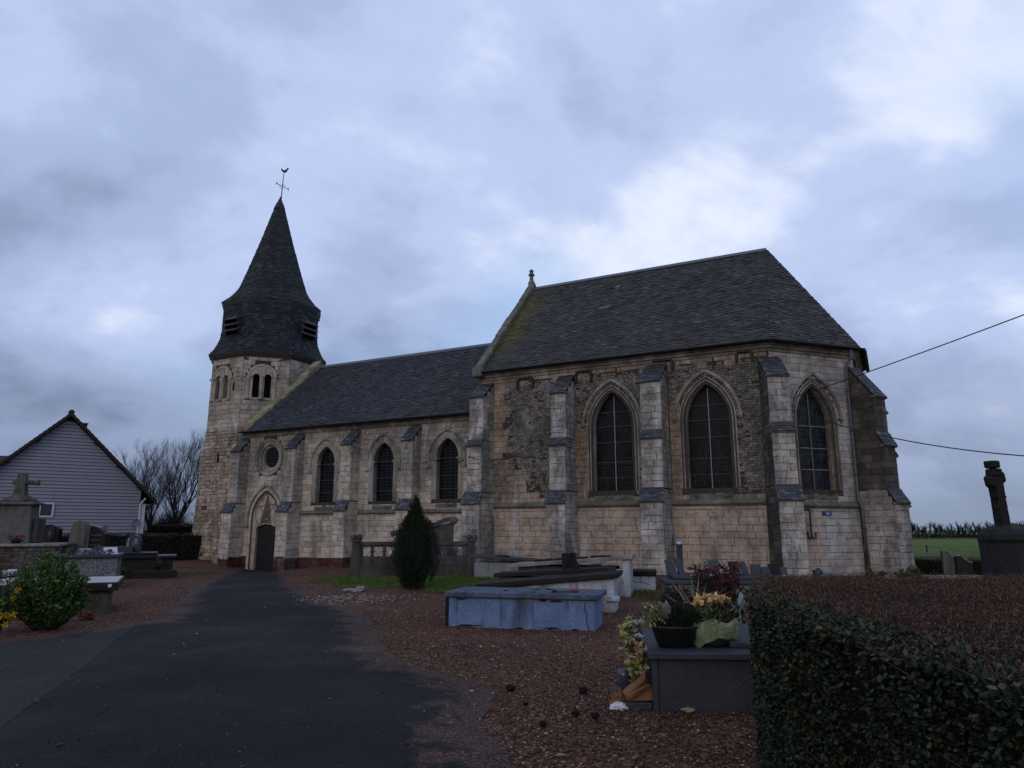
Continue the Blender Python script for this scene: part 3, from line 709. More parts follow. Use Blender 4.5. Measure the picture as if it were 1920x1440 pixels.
buttress(18.80, 0, SD, [(.78, 1.26, 2.52, 2.95), (.74, 1.02, 4.68, 4.95), (.72, .92, 6.68, 7.48)], 33)
buttress(22.66, 0, R(-66), [(.76, 1.28, 2.50, 2.95), (.72, 1.02, 4.66, 4.95), (.68, .88, 6.50, 7.30)], 34, up=M_DBUT, dside=0, uplo=9)
buttress(C2[0], C2[1], R(-30), [(.78, 1.2, 2.45, 2.9), (.74, .97, 4.36, 4.8), (.70, .80, 6.05, 7.22)], 35, up=M_DBUT)
buttress(C3[0], C3[1], R(21), [(.80, 1.25, 2.45, 2.9), (.76, 1.0, 4.36, 4.8), (.72, .8, 6.05, 7.22)], 36)
for i, (a, b) in enumerate(NB):
    buttress((a+b)/2, 0, SD, [(b-a+.06, .86, 2.38, 2.78), (b-a, .60, 5.24, 5.92)], 41+3*i, low=M_NAVE, brick=True)
# ------------------------------------------------------------------ roofs
def roof(name, quads, m, ex, w, seed, parent=CH):
    u = MB(); s = MB()
    for i, (B0, B1, T0, T1) in enumerate(quads):
        B0, B1, T0, T1 = map(Vector, (B0, B1, T0, T1)); n = (B1-B0).cross((T0+T1)/2-(B0+B1)/2).normalized()*-.07
        u.hexa([B0+n, B1+n, T1+n, T0+n, B0, B1, T1, T0]); slates(s, B0, B1, T0, T1, ex, w, .026, seed+i)
    o = child(u, name, M_UNDER, parent); child(s, 'slates', m, o, kind='stuff', fix=False); return o
OV = .30; ZE = EAVE_C+.06; AP = (22.30, YC, RIDGE_C)
def off(c, a): return (c[0]+a[0]*OV, c[1]+a[1]*OV, ZE)
kk = OV/math.cos(FA/2); e1 = (22.66+kk*math.sin(FA/2), -kk*math.cos(FA/2), ZE)
k2 = OV/math.cos(R(21)); e2 = (C2[0]+k2*math.cos(R(21)), C2[1]-k2*math.sin(R(21)), ZE)
e3 = (e2[0], 2*YC-e2[1], ZE); e4 = (e1[0], 2*YC-e1[1], ZE); XW = 11.62
TW = (XW, YC, RIDGE_C)
roof('chancel_roof', [((XW, -OV, ZE), e1, TW, AP), (e1, e2, AP, AP), (e2, e3, AP, AP), (e3, e4, AP, AP), (e4, (XW, 2*YC+OV, ZE), AP, TW)], M_SLATE, .125, .24, 100)
XN = -1.62; ZN = EAVE_N+.05
roof('nave_roof', [((XN, -OV, ZN), (11.45, -OV, ZN), (XN, YC, RIDGE_N), (11.45, YC, RIDGE_N)), ((11.45, 2*YC+OV, ZN), (XN, 2*YC+OV, ZN), (11.45, YC, RIDGE_N), (XN, YC, RIDGE_N))], M_SLATEN, .122, .23, 120)
for a, b in ((( XW, YC, RIDGE_C+.03), (22.30, YC, RIDGE_C+.03)), ((XN+.3, YC, RIDGE_N+.03), (11.4, YC, RIDGE_N+.03))):
    rg = MB(); A, B = Vector(a), Vector(b); n = 1
    for k in range(n):
        p, q = A.lerp(B, k/n), A.lerp(B, (k+1)/n-.002); rg.hexa([(p.x, p.y-.16, p.z-.12), (q.x, q.y-.16, q.z-.12), (q.x, q.y+.16, q.z-.12), (p.x, p.y+.16, p.z-.12), (p.x, p.y-.03, p.z+.04), (q.x, q.y-.03, q.z+.04), (q.x, q.y+.03, q.z+.04), (p.x, p.y+.03, p.z+.04)])
    child(rg, 'ridge_capping', M_RIDGE)
rv = MB()                                                        # vent slates and roof hooks
sn = lambda y0, ze, zr: (zr-ze)/(YC+OV)
def onroof(x, t, ze, zr, o=0.): return Vector((x, -OV+t*(YC+OV), ze+t*(zr-ze)+o))
p = onroof(16.05, .52, ZE, RIDGE_C, .04); rv.hexa([p+Vector(q) for q in ((-.2, -.12, -.14), (.2, -.12, -.14), (.22, .2, .2), (-.22, .2, .2), (-.2, -.2, .06), (.2, -.2, .06), (.22, .2, .26), (-.22, .2, .26))])
child(rv, 'roof_vent', M_ZINC); rv = MB(); p = onroof(16.2, .80, ZE, RIDGE_C, .03); rv.hexa([p+Vector(q) for q in ((-.1, -.1, -.1), (.1, -.1, -.1), (.1, .12, .12), (-.1, .12, .12), (-.1, -.12, .02), (.1, -.12, .02), (.1, .12, .16), (-.1, .12, .16))])
child(rv, 'roof_vent', M_ZINC)
for x in (-.4, 1.9, 4.2, 6.4, 8.5, 10.3):
    h = MB(); p = onroof(x, .18, ZN, RIDGE_N); q = onroof(x, .10, ZN, RIDGE_N)
    h.tube([p+Vector((0, 0, .03)), q+Vector((0, 0, .03)), q+Vector((.0, -.05, .12)), q+Vector((.02, .0, .18))], .014, 5); child(h, 'roof_hook', M_IRON)
gt = MB()
def gutter(mb, A, B, r=.075):
    A, B = Vector(A), Vector(B); d = (B-A).normalized(); o = Vector((d.y, -d.x, 0)); n = 8; vs = []
    for P in (A, B):
        for k in range(n+1):
            t = math.pi*k/n; vs.append(P-o*r*math.cos(t)-Vector((0, 0, r*math.sin(t))))
        for k in range(n+1):
            t = math.pi*k/n; vs.append(P-o*(r-.006)*math.cos(t)-Vector((0, 0, (r-.006)*math.sin(t))))
    m = n+1; fs = [(k, k+1, 2*m+k+1, 2*m+k) for k in range(n)]+[(m+k, m+k+1, 3*m+k+1, 3*m+k) for k in range(n)]+[(0, m, 3*m, 2*m), (n, m+n, 3*m+n, 2*m+n)]
    mb.add(vs, fs)
gz_ = ZE-.01; q1 = (OV+.08)/math.cos(FA/2); g1 = (22.66+q1*math.sin(FA/2), -q1*math.cos(FA/2), gz_)
q2 = (OV+.08)/math.cos(R(21)); g2 = (C2[0]+q2*math.cos(R(21)), C2[1]-q2*math.sin(R(21)), gz_)
gutter(gt, (11.45, -OV-.08, gz_), g1); gutter(gt, g1, g2); gutter(gt, g2, (g2[0], 2*YC-g2[1], gz_)); child(gt, 'gutter', M_IRON)
gt = MB(); gutter(gt, (-1.95, -OV-.08, ZN-.01), (11.42, -OV-.08, ZN-.01)); child(gt, 'gutter', M_IRON)
bd = MB(); bd.box(11.5, 22.6, .2, OV-.02, 7.80, ZE-.06, fr=fS); bd.box(.0, FL, .2, OV-.02, 7.80, ZE-.06, fr=fSE); bd.box(-1.9, 11.4, .15, OV-.02, 6.17, ZN-.06, fr=fS); bd.box(0, E_LEN, .2, OV-.02, 7.80, ZE-.06, fr=fE); child(bd, 'eaves_board', M_UNDER)
# verge copings
def coping(x0, x1, ze, zr, m, n, seed, rise, y0=-.45, top=1.):
    rn = random.Random(seed); root = None
    for sd in (0, 1):
        for k in range(n):
            t0, t1 = k/n*top, (k+1)/n*top-.006
            P = [Vector((0, y0+t*(YC-y0), ze+(t*(YC-y0))*(zr-ze)/(YC-y0))) for t in (t0, t1)]
            r0 = rise*rn.uniform(.72, 1.25); mb = MB(); j = rn.uniform(-.03, .03)
            def f(x, P=P): return [(x, (2*YC-p.y) if sd else p.y, p.z+h+j) for p in P for h in (-.16, r0)]
            a, b = f(x0), f(x1)
            mb.add(a+b, [(0, 1, 3, 2), (4, 6, 7, 5), (0, 4, 5, 1), (2, 3, 7, 6), (1, 5, 7, 3), (0, 2, 6, 4)])
            if root is None: root = child(mb, 'verge_coping', m); o_ = root
            else: o_ = child(mb, 'coping_stone', m, root)
            md = o_.modifiers.new('bevel', 'BEVEL'); md.width = .035; md.segments = 2
    return root
coping(11.38, 11.70, ZE+.05, RIDGE_C+.10, M_COPE, 9, 51, .16)
coping(-2.12, -1.55, ZN+.10, RIDGE_N+.02, M_MOSSY, 13, 52, .30, y0=.05)
fin = MB(); fin.lathe([(.17, -.15), (.17, .12), (.11, .2), (.09, .42), (.15, .47), (.16, .53), (.10, .56), (.09, .66), (.12, .70), (.05, .78), (.001, .79)], 8, (11.5, YC, RIDGE_C+.22)); child(fin, 'finial', M_COPE)
kn = MB(); kn.bbox(11.30, 11.72, -.52, -.05, 7.62, 8.0, .04); child(kn, 'kneeler_stone', M_COPE)
# ------------------------------------------------------------------ iron anchors, pipes, plaque
def anchor(cx, zb, w, h, left=True):
    m = MB(); pts = [fS(cx-w/2, .07, zb)] if left else []
    n = 6
    if left: pts += [fS(cx-w/2, .07, zb+h-.14)]+[fS(cx-w/2+.14-.14*math.cos(R(90)*k/n), .07, zb+h-.14+.14*math.sin(R(90)*k/n)) for k in range(1, n+1)]
    else: pts += [fS(cx-w/2, .07, zb+h)]
    pts += [fS(cx+w/2-.14+.14*math.sin(R(90)*k/n), .07, zb+h-.14+.14*math.cos(R(90)*k/n)) for k in range(0, n+1)]+[fS(cx+w/2, .07, zb)]
    m.tube(pts, .055, 6); child(m, 'iron_anchor', M_IRON)
anchor(13.5, 7.02, .68, .42); anchor(15.98, 7.05, .62, .42); anchor(19.05, 7.18, .72, .38, False); anchor(21.9, 7.2, .52, .36)
for x, z0, z1 in ((17.28, 7.10, 7.50), (20.83, 7.02, 7.50)):
    m = MB(); m.bbox(x-.025, x+.025, 0, .06, z0, z1, .006, fr=fS); child(m, 'iron_tie', M_IRON)
dp = MB(); u = 3.25
dp.tube([fSE(u+.06, .34, 7.74), fSE(u+.06, .34, 7.5), fSE(u-.02, .13, 7.18), fSE(u-.02, .13, 2.55), fSE(u+.02, .22, 2.38), fSE(u+.04, .22, .75)], .052, 10)
pipe = child(dp, 'downpipe', M_PIPE, smooth=True)
cs = MB(); cs.tube([fSE(u+.04, .22, .80), fSE(u+.05, .24, -.3)], .065, 10); child(cs, 'cast_iron_foot', M_IRON, pipe, smooth=True)
for z in (6.3, 4.9, 3.4, 1.6):
    c_ = MB(); dd = .13 if z > 2.5 else .22; c_.tube([fSE(u-.02+(0 if z > 2.5 else .055), dd, z-.02), fSE(u-.02+(0 if z > 2.5 else .055), dd, z+.02)], .062, 10); child(c_, 'collar', M_IRON, pipe)
bp = MB(); bp.tube([fSE(1.2, .05, 2.22), fSE(1.2, .05, 1.36), fSE(1.16, .06, 1.30), fSE(1.06, .06, 1.32), fSE(1.04, .06, 1.5)], .025, 6); bp.tube([fSE(1.2, .05, 1.36), fSE(1.28, .06, 1.28), fSE(1.36, .06, 1.32), fSE(1.37, .06, 1.48)], .025, 6); bp.tube([fSE(.86, .05, 2.22), fSE(1.2, .05, 2.22)], .02, 6); child(bp, 'bent_pipe', M_IRON)
M_BLUE = plain('blue_enamel', (.02, .06, .18), .35, .5, .1); M_DBLUE = plain('dark_blue_print', (.008, .02, .12), .35, .5, .05); M_WPRINT = plain('white_print', (.45, .50, .55), .4, .4, .05)
pq = MB(); pq.bbox(1.71, 2.12, .02, .045, 2.02, 2.16, .005, fr=fSE); pl = child(pq, 'enamel_plaque', M_BLUE)
m = MB(); m.lathe([(.055, 0), (.055, .004)], 14, fr=lambda x, y, z: fSE(1.80+x, .046+z, 2.09+y)); child(m, 'emblem', M_DBLUE, pl)
m = MB()
for k, (w_, z_) in enumerate(((.13, 2.115), (.16, 2.085), (.10, 2.055))): m.box(1.88, 1.88+w_, .045, .048, z_, z_+.016, fr=fSE)
child(m, 'print', M_WPRINT, pl)
# wall cable that sags along the south wall
wc = MB(); pts = []
for k in range(41):
    x = 8.6+k*(15.0-8.6)/40; pts.append(fS(x, .03 if not (11.40 < x < 12.06) else 1.02, 4.30+.05*math.sin(k*.5)-.04*math.sin(k*1.3)))
wc.tube(pts, .012, 5); child(wc, 'wall_cable', M_IRON)
# ================================================================== tower
TX, TY = -5.65, 4.65
def ring(A): 
    r = A/math.cos(math.pi/8); return [(TX+r*math.cos(R(a)), TY+r*math.sin(R(a))) for a in (-112.5, -67.5, -22.5, 22.5, 67.5, 112.5, 157.5, 202.5)]
def tface(k, A):                                                # k 0 = S face, 1 = SE, 2 = E ...
    a = R(-90+45*k); c, s = math.cos(a), math.sin(a)
    return lambda u, d, z: (TX+c*(A(z)+d)-s*u, TY+s*(A(z)+d)+c*u, z)
PROF = [(-.5, 3.34), (.3, 3.30), (1.4, 3.20), (3.6, 3.10), (5.5, 3.10), (5.95, 2.97), (7.0, 2.93), (10.9, 2.90)]
def TA(z):
    for (z0, a0), (z1, a1) in zip(PROF[:-1], PROF[1:]):
        if z <= z1: return a0+(a1-a0)*max(0, (z-z0)/(z1-z0))
    return PROF[-1][1]
TAc = lambda z: TA(z)
tw = MB()
TOPS = [(-.33, .34, 8.52, 9.66, .17), (.27, .34, 8.52, 9.66, .17)]
TSH = {0: -.33, 1: -.17}                                         # twin lights sit off the middle of the face
for k in range(8):
    f = tface(k, TA)
    for (z0, a0), (z1, a1) in zip(PROF[:-1], PROF[1:]):
        hw = lambda z: TA(z)*math.tan(math.pi/8)
        if k in (0, 1) and z1 > 10:
            panel(tw, tface(k, lambda z: 2.91), -hw(9), hw(9), 7.0, 10.9, [(o[0]+TSH[k], *o[1:]) for o in TOPS]); continue
        tw.add([f(-hw(z0), 0, z0), f(hw(z0), 0, z0), f(hw(z1), 0, z1), f(-hw(z1), 0, z1)], [(0, 1, 2, 3)])
tower_wall = child(tw, 'tower_wall', M_JOINT, fix=False)
tM, tM2 = MB(), MB()
for k in (0, 1, 2, 7):
    f = tface(k, TA)
    lm = lambda a, b: (-TA(a)*math.tan(math.pi/8)+.004, TA(a)*math.tan(math.pi/8)-.004)
    ops = [(o[0]+TSH[k], *o[1:]) for o in TOPS] if k in (0, 1) else []
    def ex(a, b, ops=ops, k=k):
        if k not in (0, 1): return []
        r = cex(ops, .03)(a, b); cxx = TSH[k]-.03
        if b > 8.40 and a < 9.70: r.append((cxx-.86, cxx+.86))
        elif 9.70 <= a < 10.42: h = math.sqrt(max(0, .74**2-max(0, a-9.68)**2)); r.append((cxx-h, cxx+h))
        return r
    masonry(f, 0, 0, -.4, 6.9, .19, (.22, .46), lambda u, z, rn: tM if rn.random() > .006 else None, seed=61+k, dep=.030, c=.018, jit=.016, lim=lm, gap=.010)
    masonry(f, 0, 0, 6.9, 10.75, .24, (.35, .75), lambda u, z, rn: tM2, seed=71+k, dep=.012, c=.008, jit=.005, lim=lm, excl=ex)
child(tM, 'tower_masonry', M_TOW, kind='stuff', fix=False); child(tM2, 'belfry_masonry', M_TOP, kind='stuff', fix=False)
for k in (0, 1):                                                 # twin lights with colonnettes
    f = tface(k, lambda z: 2.91); cxx = TSH[k]-.03
    m = MB()
    for o in TOPS: sweep(m, f, [(arch_out(o[0]+TSH[k], *o[1:], 0, n=6), d) for d in (0, -.35)])
    m2 = MB(); half = [(cxx+.62*math.cos(R(180)-R(180)*i/16), 9.68+.56*math.sin(R(180)*i/16)) for i in range(17)]
    tb = child(m, 'belfry_window', M_TOP, fix=False)
    pn_ = MB(); panel(pn_, tface(k, lambda z: 2.917), cxx-.86, cxx+.86, 8.40, 9.70, [(o[0]+TSH[k], o[1], o[2], 9.70, .0001+o[1]/2) for o in []]) if False else None
    for i in range(40):                                          # flat infill around the lights and the blind tympanum
        u0, u1 = cxx-.86+1.72*i/40, cxx-.86+1.72*(i+1)/40; um = (u0+u1)/2; lo_ = 8.40
        inside = [o for o in TOPS if abs(um-o[0]-TSH[k]) < o[1]/2]
        hi_ = 9.68+.60*math.sqrt(max(0, 1-((um-cxx)/.64)**2)) if abs(um-cxx) < .64 else 9.66
        if inside: o = inside[0]; pn_.add([tface(k, lambda z: 2.917)(u, 0, z) for u, z in ((u0, 8.40), (u1, 8.40), (u1, 8.52), (u0, 8.52))], [(0, 1, 2, 3)]); lo_ = 9.66+math.sqrt(max(0, .17**2-(um-o[0]-TSH[k])**2))
        if hi_ > lo_: pn_.add([tface(k, lambda z: 2.917)(u, 0, z) for u, z in ((u0, lo_), (u1, lo_), (u1, hi_), (u0, hi_))], [(0, 1, 2, 3)])
    child(pn_, 'blind_tympanum', M_TOP, tb, fix=False)
    sweep(m2, f, [([(cxx+(r)*math.cos(R(180)-R(180)*i/16), 9.68+r*.92*math.sin(R(180)*i/16)) for i in range(17)], d) for r, d in ((.76, -.02), (.76, .03), (.64, .03), (.635, .005))])
    child(m2, 'arch_ring', M_TOP, tb)
    for ua, ub in ((-.92, -.50), (-.12, .10), (.47, .92)): m3 = MB(); m3.bbox(cxx+ua, cxx+ub, -.02, .09, 9.62, 9.69, .012, fr=f); child(m3, 'impost', M_MOULD, tb)
    for u in (cxx-.70, cxx-.0, cxx+.66):
        m4 = MB(); m4.lathe([(.12, 8.40), (.12, 8.50), (.085, 8.55), (.08, 9.38), (.09, 9.40), (.08, 9.43), (.13, 9.58), (.14, 9.62)], 10, fr=lambda x, y, z: f(u+x, .02+y*.9, z)); child(m4, 'colonnette', M_CREAM if u < cxx-.5 and k else M_TOP, tb, smooth=True)
    m5 = MB(); m5.add([f(cxx-.75, -.36, 8.4), f(cxx+.75, -.36, 8.4), f(cxx+.75, -.36, 10), f(cxx-.75, -.36, 10)], [(0, 1, 2, 3)]); child(m5, 'painted_darkness', M_DARKIN, tb)
for k, u, z0, z1, A in ((0, .62, 8.9, 9.35, 2.925), (0, .1, 5.05, 5.5, 3.135)):
    m = MB(); m.box(u-.05, u+.05, -.1, .035, z0, z1, fr=tface(k, lambda z: A)); child(m, 'arrow_slit', M_DARKIN)  # solid box, the slit's inner shade put into its colour
# slate belfry and spire
def tier(name, levels, m, ex, w, seed):
    u = MB(); s = MB()
    for (z0, a0), (z1, a1) in zip(levels[:-1], levels[1:]):
        p, q = ring(a0), ring(a1)
        for k in range(8):
            B0, B1 = (*p[k], z0), (*p[(k+1) % 8], z0); T0, T1 = (*q[k], z1), (*q[(k+1) % 8], z1)
            u.add([B0, B1, T1, T0], [(0, 1, 2, 3)])
            if k in (0, 1, 2, 3, 7): slates(s, B0, B1, T0, T1, ex, w, .022, seed+k+int(z0*10), 1.2)
    o = child(u, name, M_UNDER, fix=False); child(s, 'slates', m, o, kind='stuff', fix=False); return o
belfry = tier('slate_belfry', [(11.05, 3.17), (11.35, 2.94), (11.75, 2.76), (12.1, 2.64), (12.6, 2.60), (14.05, 2.58)], M_BELF, .15, .26, 200)
SPL = [(14.20, 2.74), (14.55, 2.36), (14.95, 2.06), (15.3, 1.86), (16.43, 1.51), (18.32, .95), (21.1, .20)]
spire = tier('spire', SPL, M_SPIRE, .15, .24, 300)
tp = MB(); p = ring(.26); p2 = ring(.20); tp.add([(*a, 20.75) for a in ring(.33)]+[(TX, TY, 21.62)], [(k, (k+1) % 8, 8) for k in range(8)]); child(tp, 'lead_cap', M_IRON, spire)
for z0, z1, a0, a1 in ((10.86, 11.05, 2.95, 3.14), (14.03, 14.20, 2.60, 2.70)):
    ed = MB(); pa, pb = ring(a0), ring(a1)
    for k in range(8): ed.add([(*pa[k], z0), (*pa[(k+1) % 8], z0), (*pb[(k+1) % 8], z1-.03), (*pb[k], z1-.03)], [(0, 1, 2, 3)])
    pc = ring(a1+.02)
    for k in range(8): ed.add([(*pb[k], z1-.05), (*pb[(k+1) % 8], z1-.05), (*pc[(k+1) % 8], z1+.01), (*pc[k], z1+.01)], [(0, 1, 2, 3)])
    child(ed, 'eaves_board', M_ZINC, fix=False)
for k, u, z0 in ((0, -.08, 12.2), (2, .22, 12.3)):                # louvred hoods
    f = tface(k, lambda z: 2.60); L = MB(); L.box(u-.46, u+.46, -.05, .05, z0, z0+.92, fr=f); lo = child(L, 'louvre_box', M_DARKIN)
    for s in (-1, 1):
        q = MB(); q.prism([(0, z0), (.14, z0), (.34, z0+.95), (0, z0+.95)], u+s*.47-.02, u+s*.47+.02, lambda a, d, b: f(d, a, b)); child(q, 'cheek', M_BELF, lo)
    for i in range(3):
        q = MB(); z = z0+.10+i*.33; q.prism([(.02, z+.22), (.40, z), (.42, z+.05), (.02, z+.28)], u-.52, u+.52, lambda a, d, b: f(d, a, b)); child(q, 'louvre_slat', M_ZINC, lo)
vn = MB(); vn.tube([(TX+.08, TY, 21.4), (TX+.10, TY, 22.2), (TX+.16, TY, 23.2)], [.035, .028, .018], 6); vane = child(vn, 'weathervane', M_IRON)
vn = MB(); vd = Vector((.75, .66, 0))
c0 = Vector((TX+.11, TY, 22.25)); vn.tube([c0-vd*.38+Vector((0, 0, .18)), c0+vd*.34-Vector((0, 0, .16))], .022, 5)
for s, dz in ((-1, .18), (1, -.16)):
    e = c0+vd*s*.36+Vector((0, 0, dz)); vn.tube([e-Vector((0, 0, .09)), e+Vector((0, 0, .09))], .02, 5)
for t in (-.2, .2): vn.tube([c0+Vector((0, 0, t)), c0+vd*t+Vector((0, 0, 0))], .014, 4)
child(vn, 'iron_cross', M_IRON, vane)
vn = MB(); c0 = Vector((TX+.17, TY, 23.22))
ol = [(-.17, .10), (-.12, .02), (-.06, -.04), (.02, -.06), (.10, -.03), (.14, .03), (.20, .16), (.24, .24), (.18, .22), (.15, .25), (.10, .14), (.02, .08), (-.05, .08), (-.10, .14), (-.15, .18)]
vn.prism([(a*1.15, b*1.15) for a, b in ol], -.02, .02, lambda a, d, b: tuple(c0+vd*a+Vector((-.66, .75, 0))*d+Vector((0, 0, b)))); child(vn, 'rooster', M_IRON, vane)
# link between tower and nave gable (stair wall under a raking slope)
lk = MB(); lk.add([(-3.4, -.15, -.5), (-2.2, -.15, -.5), (-2.2, -.15, 5.6), (-3.4, -.15, 4.7), (-3.4, 2, -.5), (-2.2, 2, -.5), (-2.2, 2, 6.6), (-3.4, 2, 6.2)], [(0, 1, 2, 3), (3, 2, 6, 7), (0, 3, 7, 4)])
lkm = child(lk, 'stair_wall', M_JOINT)
lb = MB(); masonry(lambda u, d, z: (u, -.15-d, z), -3.4, -2.2, -.4, 5.5, .19, (.22, .42), lambda u, z, rn: lb if z < 4.75+(u+3.4)*.75 else None, seed=91, dep=.03, c=.016, jit=.014); child(lb, 'stair_masonry', M_TOW, lkm, kind='stuff', fix=False)
# ================================================================== ground, path, terrain
def gravel_m(t):
    P = t.pos()
    v = t.vor(P, 42., 'Color'); col = t.ramp(t.sep(v, 0), [(0., (.032, .014, .008)), (.45, (.088, .037, .021)), (.8, (.134, .058, .034)), (1., (.23, .14, .10))])
    col = t.mix(.8, col, t.ramp(t.noise(P, .55, 5, .6), [(.3, .55), (.7, 1.15)]), 'MULTIPLY')
    mk = t.math('MULTIPLY', t.ramp(t.noise(P, .8, 5, .65), [(.60, 0.), (.70, .8)]), t.ramp(t.noise(P, 9.), [(.4, 0.), (.6, 1.)]))
    col = t.mix(mk, col, (.035, .040, .016))
    t.fin(col, .9, .2); t.bump(t.math('ADD', t.vor(P, 42.), t.noise(P, 15.)), .9, .02)
M_GRAV = mat('red_gravel', gravel_m)
M_PEB = mat('red_pebble', lambda t: t.fin(t.mix(.7, t.ramp(t.isl(), [(0., (.016, .008, .005)), (.35, (.066, .028, .016)), (.75, (.138, .062, .037)), (.93, (.23, .13, .09)), (1., (.45, .38, .31))]), t.ramp(t.noise(t.pos(), .6, 4), [(.3, .6), (.7, 1.1)]), 'MULTIPLY'), .85, .25))
def asph(name, base, moss):
    def b(t):
        P = t.pos()
        col = t.ramp(t.noise(P, .9, 6, .6), [(.3, tuple(x*.72 for x in base)), (.7, tuple(x*1.2 for x in base))])
        ed = t.n('ShaderNodeAttribute', attribute_name='edge').outputs['Fac']        # trodden red grit spreading in from the gravel
        dm = t.ramp(t.math('SUBTRACT', t.math('ADD', t.noise(P, 2.2, 7, .68), .22), t.math('MULTIPLY', ed, .42)), [(.46, 0.), (.60, 1.)])
        col = t.mix(t.math('MULTIPLY', dm, .92), col, t.ramp(t.sep(t.vor(P, 60., 'Color'), 0), [(0., (.022, .013, .011)), (1., (.11, .062, .048))]))
        col = t.mix(.8, col, t.ramp(t.sep(t.vor(P, 90., 'Color'), 0), [(0., .35), (.8, 1.3), (1., 3.2)]), 'MULTIPLY')
        sp = t.ramp(t.noise(P, 60., 2), [(.68, 0.), (.72, 1.)]); col = t.mix(t.math('MULTIPLY', sp, .6), col, (.11, .105, .10))
        ck = t.ramp(t.vor(t.mp(P, (1, 1, 1)), .55, 'Distance', 'DISTANCE_TO_EDGE'), [(.0, 1.), (.012, 0.)]); col = t.mix(t.math('MULTIPLY', ck, t.ramp(t.noise(P, .7, 3), [(.5, 0.), (.6, .8)])), col, (.004, .004, .004))
        mk = t.math('MULTIPLY', t.ramp(t.noise(P, .5, 6, .65), [(.56, 0.), (.70, moss)]), t.ramp(t.noise(P, 14., 4), [(.35, .2), (.6, 1.)])); col = t.mix(mk, col, (.045, .048, .022))
        t.fin(col, t.ramp(t.noise(P, .45, 5, .6), [(.35, .58), (.65, .90)]), .13); t.bump(t.math('ADD', t.vor(P, 120.), t.math('MULTIPLY', t.noise(P, 12., 4), .8)), .5, .012)
    return mat(name, b)
M_ASP = asph('dark_asphalt', (.0100, .0100, .0105), .35); M_ASP2 = asph('old_asphalt', (.021, .0205, .019), .95)
def field_m(t):
    P = t.pos(); x, y = t.sep(P, 0), t.sep(P, 1)
    col = t.ramp(t.noise(P, .012, 5, .6), [(.35, (.062, .090, .014)), (.65, (.088, .120, .020))])
    s = t.math('ADD', t.math('ADD', t.math('MULTIPLY', x, .62), t.math('MULTIPLY', y, -.42)), t.math('MULTIPLY', t.noise(P, .01), 20.))
    col = t.mix(t.ramp(t.math('DIVIDE', t.math('ADD', s, 0.), 10.), [(.0, 0.), (1., 1.)]), col, (.046, .060, .016))
    w = t.n('ShaderNodeTexWave'); t.put(t.mp(P, (1, 1, 1), (0, 0, R(35))), w.inputs[0]); w.inputs['Scale'].default_value = .05; w.inputs['Distortion'].default_value = 2
    col = t.mix(.25, col, t.ramp(w.outputs[1], [(0., .7), (1., 1.1)]), 'MULTIPLY')
    t.fin(col, .95, .1)
M_FIELD = mat('winter_field', field_m)
def grid(xs, ys, zf, name, m):
    X, Y = np.meshgrid(xs, ys); Z = np.vectorize(zf)(X, Y); V = np.stack([X, Y, Z], -1).reshape(-1, 3)
    nx, ny = len(xs), len(ys); i = (np.arange(ny-1)[:, None]*nx+np.arange(nx-1)[None]).ravel()
    return npmesh(name, V, np.stack([i, i+1, i+nx+1, i+nx], 1), m, smooth=True)
def zfar(x, y):
    r = math.hypot(x, y-20)
    if r < 46: return g(x, y)-.06 if abs(x) < 34 and -14 < y < 47 else -.2
    if r < 230: return -.2-1.6*sm((r-46)/25)-8.2*sm((r-60)/170)
    if r < 520: return -10+5.55*sm((r-230)/290)*(1+.03*math.sin(x*.011))
    return -4.45-12*sm((r-540)/1500)
ax = lambda lst: np.array(sorted(set(round(v, 3) for v in lst)))
xs = ax([s*v for s in (-1, 1) for v in list(np.arange(0, 50, 2))+list(np.arange(50, 260, 12))+list(np.arange(260, 760, 20))+list(np.geomspace(760, 6000, 14))])
o = grid(xs, xs+20, zfar, 'field', M_FIELD); tag(o, kind='structure')
gx = ax(list(np.arange(-34, 34.1, .5))); gy = ax(list(np.arange(-14, 47.1, .5)))
o = grid(gx, gy, lambda x, y: g(x, y)+.012*math.sin(x*1.9+y)*math.sin(y*1.3-x*.6), 'gravel_ground', M_GRAV); tag(o, kind='structure')
RE = [(34.0, -10.8), (31, -9.9), (28, -8.85), (20.9, -6.2), (16.5, -4.25), (15.4, -3.4), (13.6, -2.6), (11.1, -1.95), (9.55, -1.5), (8.6, -.85), (8.25, -.4), (7.6, -.2), (6.8, -.25), (5.8, -.1), (5.3, 0), (3, .3), (-13, 1.5)]
LE = [(34.0, -12.6), (31, -11.7), (28, -10.8), (18.4, -8.1), (15.4, -7.0), (13.2, -6.3), (12.75, -6.4), (9.5, -5.25), (6.2, -4.15), (3, -3.05), (-13, 2.4-4.6)]
L2 = [(12.75, -6.4), (12.3, -6.75), (11.85, -6.95), (10.8, -7.5), (9.6, -8.8), (8.4, -10.5), (5, -13), (-13, -18)]
def edge(E, y):
    for (y0, x0), (y1, x1) in zip(E[:-1], E[1:]):
        if y1 <= y <= y0: return x1+(x0-x1)*(y-y1)/(y0-y1)
    return E[0][1] if y > E[0][0] else E[-1][1]
def wob(y, s, a=.05): return a*(math.sin(y*3.1+s)+.6*math.sin(y*7.3+2*s)+.4*math.sin(y*15.1+s))
